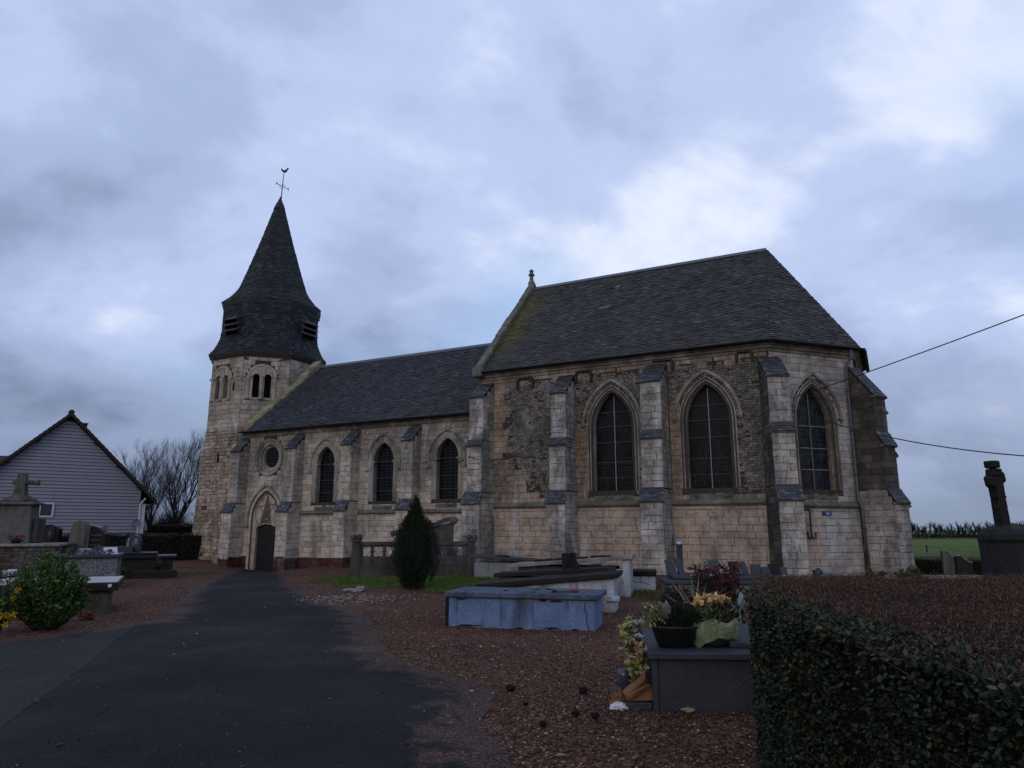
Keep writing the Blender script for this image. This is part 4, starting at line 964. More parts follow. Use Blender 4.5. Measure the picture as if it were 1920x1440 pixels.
def strip(name, lf, rf, y0, y1, m, lift, step=.2, n=14):
    V = []; ED = []; ys = np.arange(y0, y1+.001, step)
    for y in ys:
        a, b = lf(y), rf(y)
        for k in range(n+1):
            x = a+(b-a)*k/n; ED.append((1+max(0, y-14)*.12)*min(b-x, (x-a) if y > 12.75 or 'apron' in name else 9) if 'path' in name else (x-a)); V.append((x, y, g(x, y)+.012*math.sin(x*1.9+y)*math.sin(y*1.3-x*.6)+lift+.02*math.sin(math.pi*k/n)))
    F = [(r*(n+1)+k, r*(n+1)+k+1, (r+1)*(n+1)+k+1, (r+1)*(n+1)+k) for r in range(len(ys)-1) for k in range(n)]
    o = tag(npmesh(name, V, F, m, smooth=True), kind='structure'); at_ = o.data.attributes.new('edge', 'FLOAT', 'POINT'); at_.data.foreach_set('value', np.array(ED, dtype=np.float32)); return o
strip('asphalt_path', lambda y: edge(LE, y)+(wob(y, 1) if y > 12.7 else .015*math.sin(y*5)), lambda y: edge(RE, y)+wob(y, 4), -13, 33.9, M_ASP, .010)
strip('asphalt_apron', lambda y: edge(L2, y)+wob(y, 7), lambda y: edge(LE, y)-.012+.015*math.sin(y*5), -13, 12.6, M_ASP2, .006)
def on_asphalt(x, y, m=0.):
    if y > 33.9: return False
    l = edge(LE, y) if y > 12.75 else min(edge(LE, y), edge(L2, y))
    return l+m < x < edge(RE, y)-m
# ---- loose gravel (real stones)
OBST = []                                                       # filled by tombs: (cx,cy,r)
def stones(name, P, S, m, seed, flat=.6):
    rg = np.random.default_rng(seed); n = len(P)
    T = np.array([(1, 0, 0), (0, 1, 0), (-1, 0, 0), (0, -1, 0), (0, 0, 1), (0, 0, -1)], float)
    Fc = np.array([(0, 1, 4), (1, 2, 4), (2, 3, 4), (3, 0, 4), (1, 0, 5), (2, 1, 5), (3, 2, 5), (0, 3, 5)])
    V = T[None]*rg.uniform(.6, 1.25, (n, 6, 1)); V = V*np.stack([S*rg.uniform(.8, 1.5, n), S*rg.uniform(.6, 1.1, n), S*flat*rg.uniform(.6, 1.1, n)], 1)[:, None, :]
    a = rg.uniform(0, 6.283, n); ca, sa = np.cos(a)[:, None], np.sin(a)[:, None]; tl = rg.normal(0, .35, n)[:, None]
    x, y, z = V[..., 0]*ca-V[..., 1]*sa, V[..., 0]*sa+V[..., 1]*ca, V[..., 2]; z = z+x*tl
    V = np.stack([x, y, z], -1)+P[:, None, :]
    F = (Fc[None]+6*np.arange(n)[:, None, None]).reshape(-1, 3)
    return tag(npmesh(name, V.reshape(-1, 3), F, m), kind='stuff')
rg_ = np.random.default_rng(3)
def gz2(x, y): return g(x, y)+.012*math.sin(x*1.9+y)*math.sin(y*1.3-x*.6)
def scatter_gravel(n, y0, y1, xf, pw, s0, s1, seed, keep):
    r = random.Random(seed); P = []; S = []
    while len(P) < n:
        y = y0+(y1-y0)*r.random()**pw; a, b = xf(y); x = r.uniform(a, b)
        if not keep(x, y, r): continue
        P.append((x, y, gz2(x, y)+.004)); S.append(r.uniform(s0, s1)*(1+.6*r.random()**6))
    return np.array(P), np.array(S)
def keepR(x, y, r):
    if on_asphalt(x, y):
        d = edge(RE, y)-x; return 0 < d < 2.2 and r.random() < .34*math.exp(-d*1.9)
    return True
P1, S1 = scatter_gravel(30000, 4.0, 15., lambda y: (-2.9 if y > 9 else -1.6, 2.3+.12*y), 1.35, .007, .017, 1, keepR)
P2, S2 = scatter_gravel(6000, 13., 31., lambda y: (-12., 1.5), 1.2, .009, .018, 2, lambda x, y, r: not on_asphalt(x, y, .1))
P3, S3 = scatter_gravel(6500, 10.8, 28., lambda y: (-12., -4.5), 1.3, .008, .018, 3, lambda x, y, r: (not on_asphalt(x, y)) or (r.random() < .05 and not on_asphalt(x, y, .35)))
stones('loose_gravel', np.concatenate([P1, P2, P3]), np.concatenate([S1, S2, S3]), M_PEB, 5)
def on_path(n, seed):
    r = random.Random(seed); P = []; S = []
    while len(P) < n:
        y = 3.6+r.random()**1.5*16; x = r.uniform(-9, 1)
        if on_asphalt(x, y): P.append((x, y, gz2(x, y)+.030)); S.append(r.uniform(.004, .013)*(1+r.random()**8*1.5))
    return np.array(P), np.array(S)
Pp, Sp = on_path(1500, 21); stones('loose_grit', Pp, Sp, M_PEB, 22, .6)
M_FLINT = plain('pale_flint', (.24, .225, .20), .9, .2, .4, 12.)
P, S = [], []; r = random.Random(8)
for k in range(300):
    x, y = r.gauss(-3.7, .75), r.gauss(17.0, .5); P.append((x, y, gz2(x, y)+.01)); S.append(r.uniform(.015, .045))
for k in range(170):
    y = 4.2+r.random()**1.4*8; x = r.uniform(-2.2, 2.3)
    P.append((x, y, gz2(x, y)+.016)); S.append(r.uniform(.008, .02))
stones('pale_flint_chips', np.array(P), np.array(S), M_FLINT, 6, .5)
M_CLOD = plain('dark_earth_clod', (.012, .010, .009), .95, .1, .3, 20., .5)
for i, (px, py, s) in enumerate(((957, 1296, .052), (1018, 1366, .038), (1093, 1302, .05), (1080, 1347, .04), (1115, 1352, .04), (985, 1325, .025), (1160, 1296, .035))):
    p = gp(px, py); m = MB(); m.blob((0, 0, s*.55), (s, s*.9, s*.62), i, .22, 8, 6); o = m.obj('earth_clod', M_CLOD); o.location = (p.x, p.y, gz2(p.x, p.y)+.01)
    tag(o, 'dark clod of earth lying loose on the gravel at the asphalt edge', 'clod', 'dark clods at the path edge')
for i, (px, py, s) in enumerate(((884, 1298, .022), (1292, 1336, .05), (1050, 1420, .02))):
    p = gp(px, py); m = MB(); m.blob((0, 0, s*.3), (s*1.4, s, s*.4), i+20, .2, 8, 5); o = m.obj('loose_stone', (M_FLINT, plain('ochre_stone', (.26, .19, .10), .9))[i == 1]); o.location = (p.x, p.y, gz2(p.x, p.y)+.012)
    tag(o, ('pale pebble lying on the asphalt beside the gravel edge', 'flat ochre stone lying against the foot of the dark granite tomb', 'small cream stone lying loose on red gravel')[i], 'stone')
# ---- grass patches
M_GRASS = mat('grass', lambda t: t.fin(t.mix(.5, t.ramp(t.isl(), [(0., (.030, .056, .005)), (.6, (.060, .102, .009)), (1., (.115, .14, .02))]), t.ramp(t.noise(t.pos(), 1.5, 3), [(.3, .5), (.7, 1.1)]), 'MULTIPLY'), .6, .3))
def grass(name, pts_fn, n, h0, h1, seed):
    r = random.Random(seed); P = []
    while len(P) < n:
        q = pts_fn(r)
        if q: P.append((q[0], q[1], gz2(*q)))
    P = np.array(P); rg = np.random.default_rng(seed); U = np.stack([rg.normal(0, .45, n), rg.normal(0, .45, n), np.ones(n)], 1); U /= np.linalg.norm(U, axis=1)[:, None]
    o = leafcloud(name, P, U, rg.uniform(h0, h1, n), .10, M_GRASS, None, seed, .6); return tag(o, kind='stuff')
def mound(r):
    x, y = r.uniform(-6.2, 1.3), r.uniform(17.4, 24.5)
    e = .35*math.sin(x*2.1)+.25*math.sin(x*4.7+1)
    f = 18.9+e-.28*(x+2) if x < -2.2 else 18.0+e+.35*(x+2)
    if x < -4.9: f += (-4.9-x)*1.6
    return (x, y) if y > f and (r.random() < .3 or y > f+.5) else None
grass('grass_mound', mound, 24000, .04, .11, 1)
gm = lambda t: t.fin(t.ramp(t.noise(t.pos(), 2.5, 5), [(.3, (.034, .054, .006)), (.7, (.066, .092, .012))]), .95, .1)
lw_ = MB(); nn = 60
for i in range(nn+1):
    x = -5.9+7.0*i/nn; e_ = .35*math.sin(x*2.1)+.25*math.sin(x*4.7+1); f_ = 18.9+e_-.28*(x+2) if x < -2.2 else 18.0+e_+.35*(x+2)
    if x < -4.9: f_ += (-4.9-x)*1.6
    for k in range(13): y = f_+.15+(24.6-f_)*k/12; lw_.v.append((x, y, gz2(x, y)+.008))
lw_.f = [(13*i+k, 13*(i+1)+k, 13*(i+1)+k+1, 13*i+k+1) for i in range(nn) for k in range(12)]
tag(lw_.obj('lawn', mat('lawn_soil', gm), smooth=True), kind='structure')
def gfl(cx, cy, sx, sy):
    return lambda r: (r.gauss(cx, sx), r.gauss(cy, sy))
grass('grass_tuft_strip', lambda r: (lambda x, y: (x, y) if not on_asphalt(x, y, .1) else None)(*gfl(-12.2, 27.0, .9, 1.6)(r)), 2200, .04, .10, 2)
grass('grass_between_tombs', lambda r: gfl(3.3, 18.4, .7, .5)(r), 1800, .05, .12, 3)
grass('moss_at_path_edge', lambda r: (lambda y: (edge(RE, y)+r.gauss(.02, .10), y))(r.uniform(9.3, 12.2)), 900, .012, .03, 4)
grass('moss_along_apron', lambda r: (lambda y: (edge(L2, y)+abs(r.gauss(.05, .22)), y))(r.uniform(9.4, 12.5)), 2000, .010, .025, 5)
# ================================================================== vegetation helpers
M_BARK = plain('bare_bark', (.030, .026, .022), .9, .15, .3, 10., .4)
M_TWIG = plain('winter_twig', (.020, .017, .015), .9, .1, .3, 10., 0)
def bare_tree(name, H, seed, label, loc, group=None, spread=.5, stems=1, cat='tree', lv=5, thick=1.):
    r = random.Random(seed); tr = MB(); tw_ = MB()
    def grow(p, d, L, rad, lev):
        n = 4; pts = [p.copy()]; rs = [rad]; q = p.copy(); dd = d.copy()
        for i in range(n):
            dd = (dd+Vector((r.gauss(0, .13), r.gauss(0, .13), r.gauss(.05, .08)))).normalized(); q = q+dd*L/n; pts.append(q.copy()); rs.append(rad*(1-.6*(i+1)/n))
        (tr if lev < 2 else tw_).tube(pts, rs, 7 if lev < 1 else (5 if lev < 2 else 3), False)
        if lev >= lv: return
        k = (4, 5, 4, 4, 3)[lev]
        for j in range(k):
            t = (.35+.65*(j+r.random())/k) if lev else (.30+.7*(j+r.random()*.6)/k); i = min(n-1, int(t*n)); b = pts[i].lerp(pts[i+1], t*n-i)
            a = r.uniform(0, 6.28); sd = Vector((math.cos(a), math.sin(a), 0)); nd = (dd*.9+sd*spread*r.uniform(.6, 1.3)+Vector((0, 0, .30))).normalized()
            grow(b, nd, L*r.uniform(.50, .74), max(.005, rs[i]*r.uniform(.5, .68)), lev+1)
        grow(q, dd, L*.62, rs[-1]*.9, lev+1)
    for s in range(stems):
        a = 6.28*s/stems; o = Vector((math.cos(a), math.sin(a), 0))*(0 if stems == 1 else .25*r.random())
        grow(o, Vector((r.gauss(0, .05)+o.x*.8, r.gauss(0, .05)+o.y*.8, 1)).normalized(), H*.40*r.uniform(.8, 1.1), thick*H*.017/(1 if stems == 1 else 1.6), 0)
    e = empty(name, loc, 0, label, cat, group); tr.obj('trunk', M_BARK, e, fix=False); c = tw_.obj('crown', M_TWIG, e, fix=False); return e
def near_fill(n, seed, box, fn): pass
def hedge_box(name, x0, x1, y0, y1, h, n, s0, s1, m, core, loc, rz, label, seed, group=None, top=None):
    """clipped hedge: dark twiggy body with real leaves over it"""
    e = empty(name, loc, rz, label, 'hedge', group); r = random.Random(seed)
    b = MB(); b.bbox(x0+.05, x1-.05, y0+.05, y1-.05, -.9, h-.05, .05); b.obj('twig_core', core, e)
    rg = np.random.default_rng(seed); P = []; U = []
    areas = [(x1-x0)*h, (x1-x0)*h, (y1-y0)*h, (y1-y0)*h, (x1-x0)*(y1-y0)]; pr = np.array(areas)/sum(areas)
    f = rg.choice(5, n, p=pr); u, v = rg.random(n), rg.random(n); dp = rg.uniform(-.07, .03, n)
    X = x0+(x1-x0)*u; Y = y0+(y1-y0)*u; Z = h*v
    P = np.where((f == 0)[:, None], np.stack([X, y0-dp, Z], 1), np.where((f == 1)[:, None], np.stack([X, y1+dp, Z], 1), np.where((f == 2)[:, None], np.stack([x0-dp, Y, Z], 1), np.where((f == 3)[:, None], np.stack([x1+dp, Y, Z], 1), np.stack([X, y0+(y1-y0)*v, h+dp], 1)))))
    U = rndunit(rg, n)*.8+np.array([(0, -1, .2), (0, 1, .2), (-1, 0, .2), (1, 0, .2), (0, 0, 1)])[f]*.7; U /= np.linalg.norm(U, axis=1)[:, None]
    o = leafcloud('foliage', P, U, rg.uniform(s0, s1, n), .55, m, e, seed); o['kind'] = 'stuff'; return e
# ================================================================== background: house, trees, hedges, hill
M_SIDE = plain('grey_siding', (.215, .22, .26), .6, .3, .05, 2., .05)
M_TILE = plain('dark_roof_tile', (.030, .026, .024), .8, .2, .3, 6., .3)
M_PVC = plain('white_pvc', (.50, .51, .54), .45, .4, .03)
M_DKGLASS = plain('dark_pane', (.010, .011, .013), .08, .5, .2, 1., 0)
HY = 41.6; HA = R(90-53.8); hw = 4.7
HO = at(133, 778, HY); hz = HO.z
HS = empty('house', (HO.x, HO.y, 0), HA, 'grey weatherboarded house with dark tiled gable roof and one small window', 'house')
ez = 3.42; zb = -.6; xr = hw*.88; dep = 9.0
hslope = (hz-ez)/hw
core = MB(); core.prism([(-xr, zb), (xr, zb), (xr, hz-.12-xr*hslope), (0, hz-.12), (-xr, hz-.12-xr*hslope)], .0, dep, lambda a, d, b: (a, d+.05, b)); core.obj('wall', plain('siding_shadow_tone', (.03, .03, .035), .9), HS)  # core coloured near-black to draw the shadow lines between boards
z = zb; i = 0
while z < hz-.35:
    z1 = z+.168; e0 = min(xr, (hz-.14-z)/hslope); e1 = min(xr, (hz-.14-z1)/hslope)
    if e1 < .1: break
    m = MB(); m.add([(-e0, 0.0, z), (e0, 0.0, z), (e1, .035, z1), (-e1, .035, z1), (-e0, .06, z), (e0, .06, z), (e1, .06, z1), (-e1, .06, z1)], [(0, 1, 2, 3), (0, 4, 5, 1), (0, 3, 7, 4), (1, 5, 6, 2), (3, 2, 6, 7)])
    m.obj('siding_board', M_SIDE, HS); z = z+.195
for s in (-1, 1):
    m = MB(); L = hw+.28
    m.prism([(0, hz+.10), (s*L, hz+.10-L*hslope), (s*L, hz-.02-L*hslope), (0, hz-.05)], -.32, dep+.3, lambda a, d, b: (a, d, b)); rf = m.obj('roof', M_TILE, HS)
    n = 24
    for k in range(n):                                          # verge tiles step up the gable
        t0, t1 = k/n*L, (k+1.12)/n*L; m = MB()
        m.hexa([(s*t0, -.37, hz-.07-t0*hslope), (s*t1, -.37, hz-.10-t1*hslope), (s*t1, -.1, hz-.10-t1*hslope), (s*t0, -.1, hz-.07-t0*hslope), (s*t0, -.37, hz+.12-t0*hslope), (s*t1, -.37, hz+.165-t1*hslope), (s*t1, -.1, hz+.165-t1*hslope), (s*t0, -.1, hz+.12-t0*hslope)])
        m.obj('verge_tile', M_TILE, rf)
m = MB(); m.lathe([(.16, -.4), (.16, 0)], 8, fr=lambda x, y, z: (x, z+.05, hz+.12+y)); m.obj('ridge_end', M_TILE, HS)
m = MB(); m.bbox(.62, .98, .9, 1.3, hz-1.0, hz-.36, .02); m.bbox(.57, 1.03, .85, 1.35, hz-.36, hz-.30, .01); m.obj('chimney', M_TILE, HS)
for s in (-1, 1):
    for t in (1.4, 2.7, 3.9):
        m = MB(); m.box(s*t-.06, s*t+.06, -.28, .02, hz-.22-t*hslope, hz-.06-t*hslope); m.obj('purlin_end', M_TILE, HS)
# window: from its pixels onto the gable plane
def hplane(px, py):
    d = Vector(ray(px, py)); n = Vector((-math.sin(HA), math.cos(HA), 0)); o = Vector((0, 0, EYE)); t = (Vector((HO.x, HO.y, 0))-o).dot(n)/d.dot(n); P = o+d*t-Vector((HO.x, HO.y, 0))
    return P.x*math.cos(HA)+P.y*math.sin(HA), P.z
wu0, wz1 = hplane(74, 942); wu1, wz0 = hplane(99, 970)
m = MB(); m.box(wu0+.1, wu1-.1, -.02, .0, wz0+.1, wz1-.1); wd = m.obj('window', M_DKGLASS, HS)
for a, b, c, d in ((wu0, wu1, wz0, wz0+.09), (wu0, wu1, wz1-.09, wz1), (wu0, wu0+.09, wz0+.09, wz1-.09), (wu1-.09, wu1, wz0+.09, wz1-.09)):
    m = MB(); m.bbox(a, b, -.06, .01, c, d, .008); m.obj('window_frame', M_PVC, wd)
m = MB(); m.box((wu0+wu1)/2+.03, wu1-.09, -.015, -.012, wz0+.13, wz1-.12); m.obj('blind', plain('brown_blind', (.03, .025, .022), .8), wd)
m = MB(); m.tube([(xr+.28, -.1, ez-.02), (xr+.10, -.07, ez-.25), (xr+.02, -.07, ez-.4), (xr-.02, -.07, -.4)], .05, 8); m.obj('downpipe', M_PVC, HS)
m = MB(); m.bbox(xr+.02, xr+.32, -.02, .12, -.4, ez-.35, .02); m.obj('corner_trim', M_PVC, HS)
du, dz = hplane(252, 980)
m = MB(); m.lathe([(.001, 0), (.15, .012), (.27, .05), (.34, .10), (.345, .105), (.27, .058), (.15, .02), (.001, .006)], 16, fr=lambda x, y, z: (du+(x*.8+z*.5)*.75, -.28+(-z*.8+x*.3)*.75, dz+y*.75)); ds = m.obj('satellite_dish', M_SIDE, HS, True)
m = MB(); m.tube([(du, -.25, dz), (du+.1, .02, dz-.1)], .025, 6); m.tube([(du-.02, -.3, dz-.2), (du-.18, -.62, dz-.05)], .012, 5); m.obj('bracket', M_IRON, ds)
# second roof behind on the left
P0 = at(-10, 846, 50); B2 = empty('outbuilding', (P0.x-3, 50, 0), R(20), 'dark roofed outbuilding behind the weatherboarded house', 'building')
m = MB(); m.box(-8, 3.0, 0, 5, -.6, P0.z-1.6); m.obj('wall', M_SIDE, B2)
m = MB(); m.prism([(-.4, P0.z-1.7), (2.5, P0.z), (5.4, P0.z-1.7)], -8.3, 4.2, lambda a, d, b: (d, a, b)); m.obj('roof', M_TILE, B2)
# trees behind the tower's left
for i, (px, py, Y, sd, sp, lab) in enumerate(((330, 812, 58, 4, .42, 'tall bare tree rising highest behind the tower foot'), (296, 850, 62, 9, .40, 'slender bare tree between house gable and tallest bare tree'), (262, 862, 66, 13, .38, 'thin bare tree close to the house gable'), (352, 850, 64, 17, .42, 'bare tree partly hidden behind the tower wall'))):
    p = at(px, py, Y); bare_tree('bare_tree', (p.z+1.2)*1.28, sd, lab, (p.x, Y, -1.2), 'bare trees behind the tower', sp)
for i, (px, Y) in enumerate(((275, 56), (305, 54), (335, 55), (362, 53), (318, 60))):
    p = at(px, 940, Y); bare_tree('winter_shrub', 4.6, 30+i, ('dense leafless shrub close beside the house corner', 'dense leafless shrub below the slender bare tree', 'dense leafless shrub below the tallest bare tree', 'dense leafless shrub against the tower wall', 'dense leafless shrub behind the brown hedge')[i], (p.x, Y, -1.0), 'leafless shrubs under the bare trees', .75, 4, 'shrub', 4, 1.3)
M_HEDGE = leafm('dark_hedge_leaf', (.012, .015, .008), (.022, .027, .013), (.032, .034, .018)); M_HCORE = plain('hedge_core', (.012, .010, .008), .95, .05, .2, 8., 0)
M_BHEDGE = leafm('brown_beech_leaf', (.05, .030, .018), (.075, .045, .026), (.10, .062, .036), .8, .1)
a, b = at(150, 1003, 35), at(372, 1003, 38); d = b-a
hedge_box('boundary_hedge', -6, 10.5, 0, 1.0, a.z, 9000, .06, .12, M_HEDGE, M_HCORE, (a.x, a.y, 0), math.atan2(d.y, d.x), 'long dark clipped hedge between the house and the graves', 71)
hedge_box('brown_hedge', 0, 5.5, 0, 1.2, 2.3, 6000, .07, .13, M_BHEDGE, M_HCORE, (at(285, 960, 49).x, 49, -.5), R(8), 'brown leaved hedge under the bare trees beside the tower', 72)
a, b = at(1690, 1046, 33), at(1925, 1046, 30); d = b-a
hedge_box('field_hedge', -3, 12, 0, 1.0, 1.35, 7000, .05, .10, M_HEDGE, M_HCORE, (a.x, a.y, a.z-1.35), math.atan2(d.y, d.x), 'dark clipped hedge in front of the green field', 73)
# hill crest trees
proto = []
for k in range(4):
    e = bare_tree('hilltop_tree', 10.5, 90+k, 'small bare tree in the row along the hill crest', (0, 0, 0), 'bare trees along the hill crest', .24, lv=3, thick=2.2); proto.append(e)
r = random.Random(77); first = [True]*4
hx = []
px = 1690
while px < 1935:
    hx.append(px); px += r.uniform(2.4, 5.5)
for px in hx:
    Y = 445+r.uniform(-12, 16); p = at(px, 1007, Y); k = r.randrange(4); e = proto[k]; s = r.uniform(.75, 1.35)
    if not first[k]:
        c = e.copy(); COL.objects.link(c)
        for ch in e.children: q = ch.copy(); COL.objects.link(q); q.parent = c
        e = c
    first[k] = False
    e.location = (p.x, Y, zfar(p.x, Y)-.3); e.scale = (s*r.uniform(1.0, 1.7), s*1.3, s); e.rotation_euler = (0, 0, r.uniform(0, 6.28))
m = MB(); r2 = random.Random(5)
P = []; 
for k in range(1500):
    px = r2.uniform(1685, 1940); Y = 452+r2.uniform(-5, 12); p = at(px, 1007, Y); P.append((p.x, Y, zfar(p.x, Y)+abs(r2.gauss(0, .6))))
rgx = np.random.default_rng(2); o = leafcloud('crest_undergrowth', np.array(P), rndunit(rgx, len(P))*.4+np.array([0, 0, 1]), rgx.uniform(.8, 2.0, len(P)), .35, M_TWIG, None, 2); tag(o, kind='stuff')
# field post with wire
p = at(1740, 1048, 90); q = at(1738, 1022, 90)
e = empty('fence_post', (p.x, 90, 0), 0, 'thin dark post carrying a wire across the green field', 'post'); m = MB(); m.tube([(0, 0, p.z-1.5), (0, 0, q.z)], .09, 8); m.tube([(0, 0, q.z-.05), (0, 0, q.z+.06)], [.1, .02], 8); m.obj('pole', M_BARK, e)
w = MB(); pts = [at(1650, 1034, 86)-p+Vector((0, 0, p.z)), at(1700, 1028, 88)-p+Vector((0, 0, p.z)), Vector((0, 0, q.z-.1)), at(1790, 1032, 92)-p+Vector((0, 0, p.z)), at(1850, 1038, 95)-p+Vector((0, 0, p.z)), at(1950, 1040, 100)-p+Vector((0, 0, p.z))]; pts = [Vector((v.x, v.y, v.z)) for v in pts]; w.tube(pts, .018, 4); w.obj('wire', M_IRON, e)
# overhead cables from the apse
def lw(l): 
    a = R(-27.74); return Vector((-11.4+l[0]*math.cos(a)-l[1]*math.sin(a), 34.06+l[0]*math.sin(a)+l[1]*math.cos(a), l[2]))
def cable(A, B, sag, label, ext=1.9):
    B = B+Vector((0, 0, sag)); B2_ = A+(B-A)*ext; n = 40; m = MB(); pts = []
    for k in range(n+1):
        t = k/n; pts.append(A.lerp(B2_, t)-Vector((0, 0, sag*4*t*(1-t)))-A)
    m.tube(pts, .016, 5); c = m.obj('overhead_cable', M_IRON, fix=False); c.location = A; tag(c, label, 'cable')
A1 = lw(fSE(.88, .06, 5.93)); A2 = lw(fSE(.86, .06, 5.50))
cable(A1, at(1920, 590, 16.5), .12, 'upper overhead cable running from the apse wall up past the corner buttress')
cable(A2, at(1920, 855, 17), .85, 'lower sagging overhead cable running from the apse wall past the stone cross')
# ================================================================== graves
def granite(name, c1, c2, c3, rough=.35, scale=160.):
    def b(t):
        P = t.objc(); v = t.vor(P, scale, 'Color'); col = t.ramp(t.sep(v, 0), [(0., c1), (.5, c2), (1., c3)])
        col = t.mix(.5, col, t.ramp(t.noise(P, 2.5, 5), [(.3, .65), (.7, 1.1)]), 'MULTIPLY')
        t.fin(col, t.ramp(t.noise(P, 3., 4), [(.3, rough), (.7, rough+.25)]), .16)
    return mat(name, b)
M_GRAN = granite('grey_granite', (.022, .023, .027), (.085, .088, .098), (.36, .37, .39), .5, 70.)
M_GRAND = granite('dark_granite', (.022, .024, .030), (.040, .043, .052), (.075, .080, .092), .4, 220.)
M_BLACK = granite('black_granite', (.005, .005, .006), (.008, .008, .009), (.014, .014, .016), .32, 200.)
M_BROWNG = granite('brown_granite', (.012, .009, .008), (.022, .016, .014), (.045, .034, .030), .18, 200.)
def weath(name, c, dark, lo=.48, hi=.66, rough=.85, sc=1.3, streak=True):
    def b(t):
        P = t.objc(); col = t.ramp(t.noise(P, 4., 6, .6), [(.3, tuple(x*.75 for x in c)), (.7, tuple(min(.8, x*1.15) for x in c))])
        n = t.noise(t.mp(P, (1, 1, .35 if streak else 1)), sc, 8, .65, .4); col = t.mix(t.math('MULTIPLY', t.ramp(n, [(lo, 0.), (hi, 1.)]), .85), col, dark)
        st = t.noise(t.mp(P, (9, 9, .7)), 1., 5, .6); col = t.mix(t.math('MULTIPLY', t.ramp(st, [(.52, 0.), (.66, .7)]), t.ramp(t.noise(P, 2.2, 3), [(.4, .1), (.6, 1.)])), col, dark)   # run-off streaks
        col = t.mix(.7, col, t.ramp(t.noise(P, 26., 4, .65), [(.3, .5), (.6, 1.08)]), 'MULTIPLY')
        col = t.mix(t.ramp(t.noise(P, 13., 4, .5), [(.66, 0.), (.70, .5)]), col, tuple(min(.6, x*1.6+.03) for x in c))        # lichen spots
        t.fin(col, rough, .25); t.bump(t.noise(P, 22., 6, .7), .45, .015)
    return mat(name, b)
M_BLUEP = weath('blue_limewash', (.135, .195, .33), (.035, .04, .05), .57, .75)
M_WHITEP = weath('peeling_whitewash', (.42, .43, .45), (.10, .085, .075), .50, .64, sc=2.2)
M_PALE = weath('pale_slab', (.26, .25, .235), (.09, .085, .075))
M_GREYST = weath('grey_tombstone', (.12, .113, .10), (.035, .033, .028))
M_DARKST = weath('blackened_stone', (.072, .068, .062), (.022, .021, .020), .46, .62)
M_SOOT = weath('soot_black_stone', (.016, .014, .013), (.006, .006, .006), .46, .62)
M_CONC = weath('mossy_concrete', (.11, .105, .085), (.032, .034, .02), .44, .60, sc=2.)
M_LBRICK = stone_mat('sooty_brick', (.05, .04, .035), (.085, .065, .055), (.13, .10, .085), lo=.5, hi=.65, pits=False)
M_GOLD = plain('gilt_letter', (.22, .13, .05), .5, .5, .2); M_SILV = plain('pale_engraving', (.22, .235, .28), .6, .3, .15)
M_PLQ = plain('slate_plaque', (.026, .031, .040), .45, .3, .3); M_WHT = plain('white_plastic', (.55, .56, .60), .5, .4, .06)
def place(name, p, rz, label, cat, group=None): return empty(name, (p[0], p[1], gz2(p[0], p[1])), rz, label, cat, group)
def bb(parent, name, m, x0, x1, y0, y1, z0, z1, c=.012, jit=0., rn=None):
    b = MB(); b.bbox(x0, x1, y0, y1, z0, z1, c, jit=jit, rn=rn); return b.obj(name, m, parent)
def slope_lid(parent, name, m, x0, x1, y0, y1, zl, zr, t):
    b = MB(); b.hexa([(x0, y0, zl), (x1, y0, zr), (x1, y1, zr), (x0, y1, zl), (x0, y0, zl+t), (x1, y0, zr+t), (x1, y1, zr+t), (x0, y1, zl+t)]); o = b.obj(name, m, parent)
    md = o.modifiers.new('bevel', 'BEVEL'); md.width = .012; md.segments = 2; return o
def crack(parent, pts, m=M_SOOT, r=.006):
    b = MB(); b.tube(pts, r, 4, False); b.obj('crack', m, parent)
def lean_plaque(parent, x, y, z, w, h, rz, tilt, m=M_PLQ, name='memorial_plaque'):
    b = MB(); ol = [(-w/2, 0), (w/2, 0), (w*.42, h), (-w*.52, h*.97)]; c, s = math.cos(rz), math.sin(rz); ct, st_ = math.cos(tilt), math.sin(tilt)
    b.prism(ol, -.02, .02, lambda a, d, q: (x+c*a-s*(d*ct+q*st_), y+s*a+c*(d*ct+q*st_), z+q*ct-d*st_)); o = b.obj(name, m, parent)
    return o
rnG = random.Random(9)
# --- blue limewashed tomb
T = place('tomb', (-1.10, 12.55), math.atan2(-.62, 2.5), 'blue limewashed table tomb with flat slab, foremost of the row beside the gravel', 'tomb', 'old tombs in front of the chancel')
bb(T, 'body', M_BLUEP, .03, 2.50, 0, .98, -.1, .47, .015); bb(T, 'lid', weath('dirty_blue_slab', (.085, .105, .15), (.025, .028, .03), .48, .66, sc=2.6, streak=False), -.02, 2.58, -.07, 1.05, .475, .56, .012)
bb(T, 'side_stone', M_SOOT, -.03, .025, -.005, .96, -.1, .46, .01)
for k_ in range(16):
    x_ = rnG.uniform(.1, 2.4); b = MB(); b.blob((x_, -.005, rnG.choice((.02, .44, .46, .0))), (rnG.uniform(.03, .12), .008, rnG.uniform(.012, .03)), k_, .4, 8, 5); b.obj('peeled_patch', M_SOOT if k_ % 3 else M_PALE, T)
crack(T, [(2.36, -.004, .44), (2.33, -.004, .34), (2.38, -.004, .24), (2.36, -.004, .12), (2.41, -.004, 0)])
for k in range(26): x = rnG.uniform(.9, 1.9); b = MB(); y = rnG.uniform(.1, .9); b.blob((x, y, .565), (.05, .02, .012), k, .3, 6, 4); (b.obj('dead_twig', M_SOOT, T) if k < 8 else None)
OB = empty('plastic_bloom', (1.0, 12.3, .565), 0, 'small faded red flower lying on the blue tomb slab', 'flower'); b = MB(); b.blob((.06, 0, .035), (.06, .04, .03), 3, .3); b.obj('petals', plain('faded_red', (.16, .03, .025), .7), OB); b = MB(); b.tube([(.05, 0, .02), (-.3, .05, .012)], .008, 5); b.obj('stem', M_SOOT, OB)
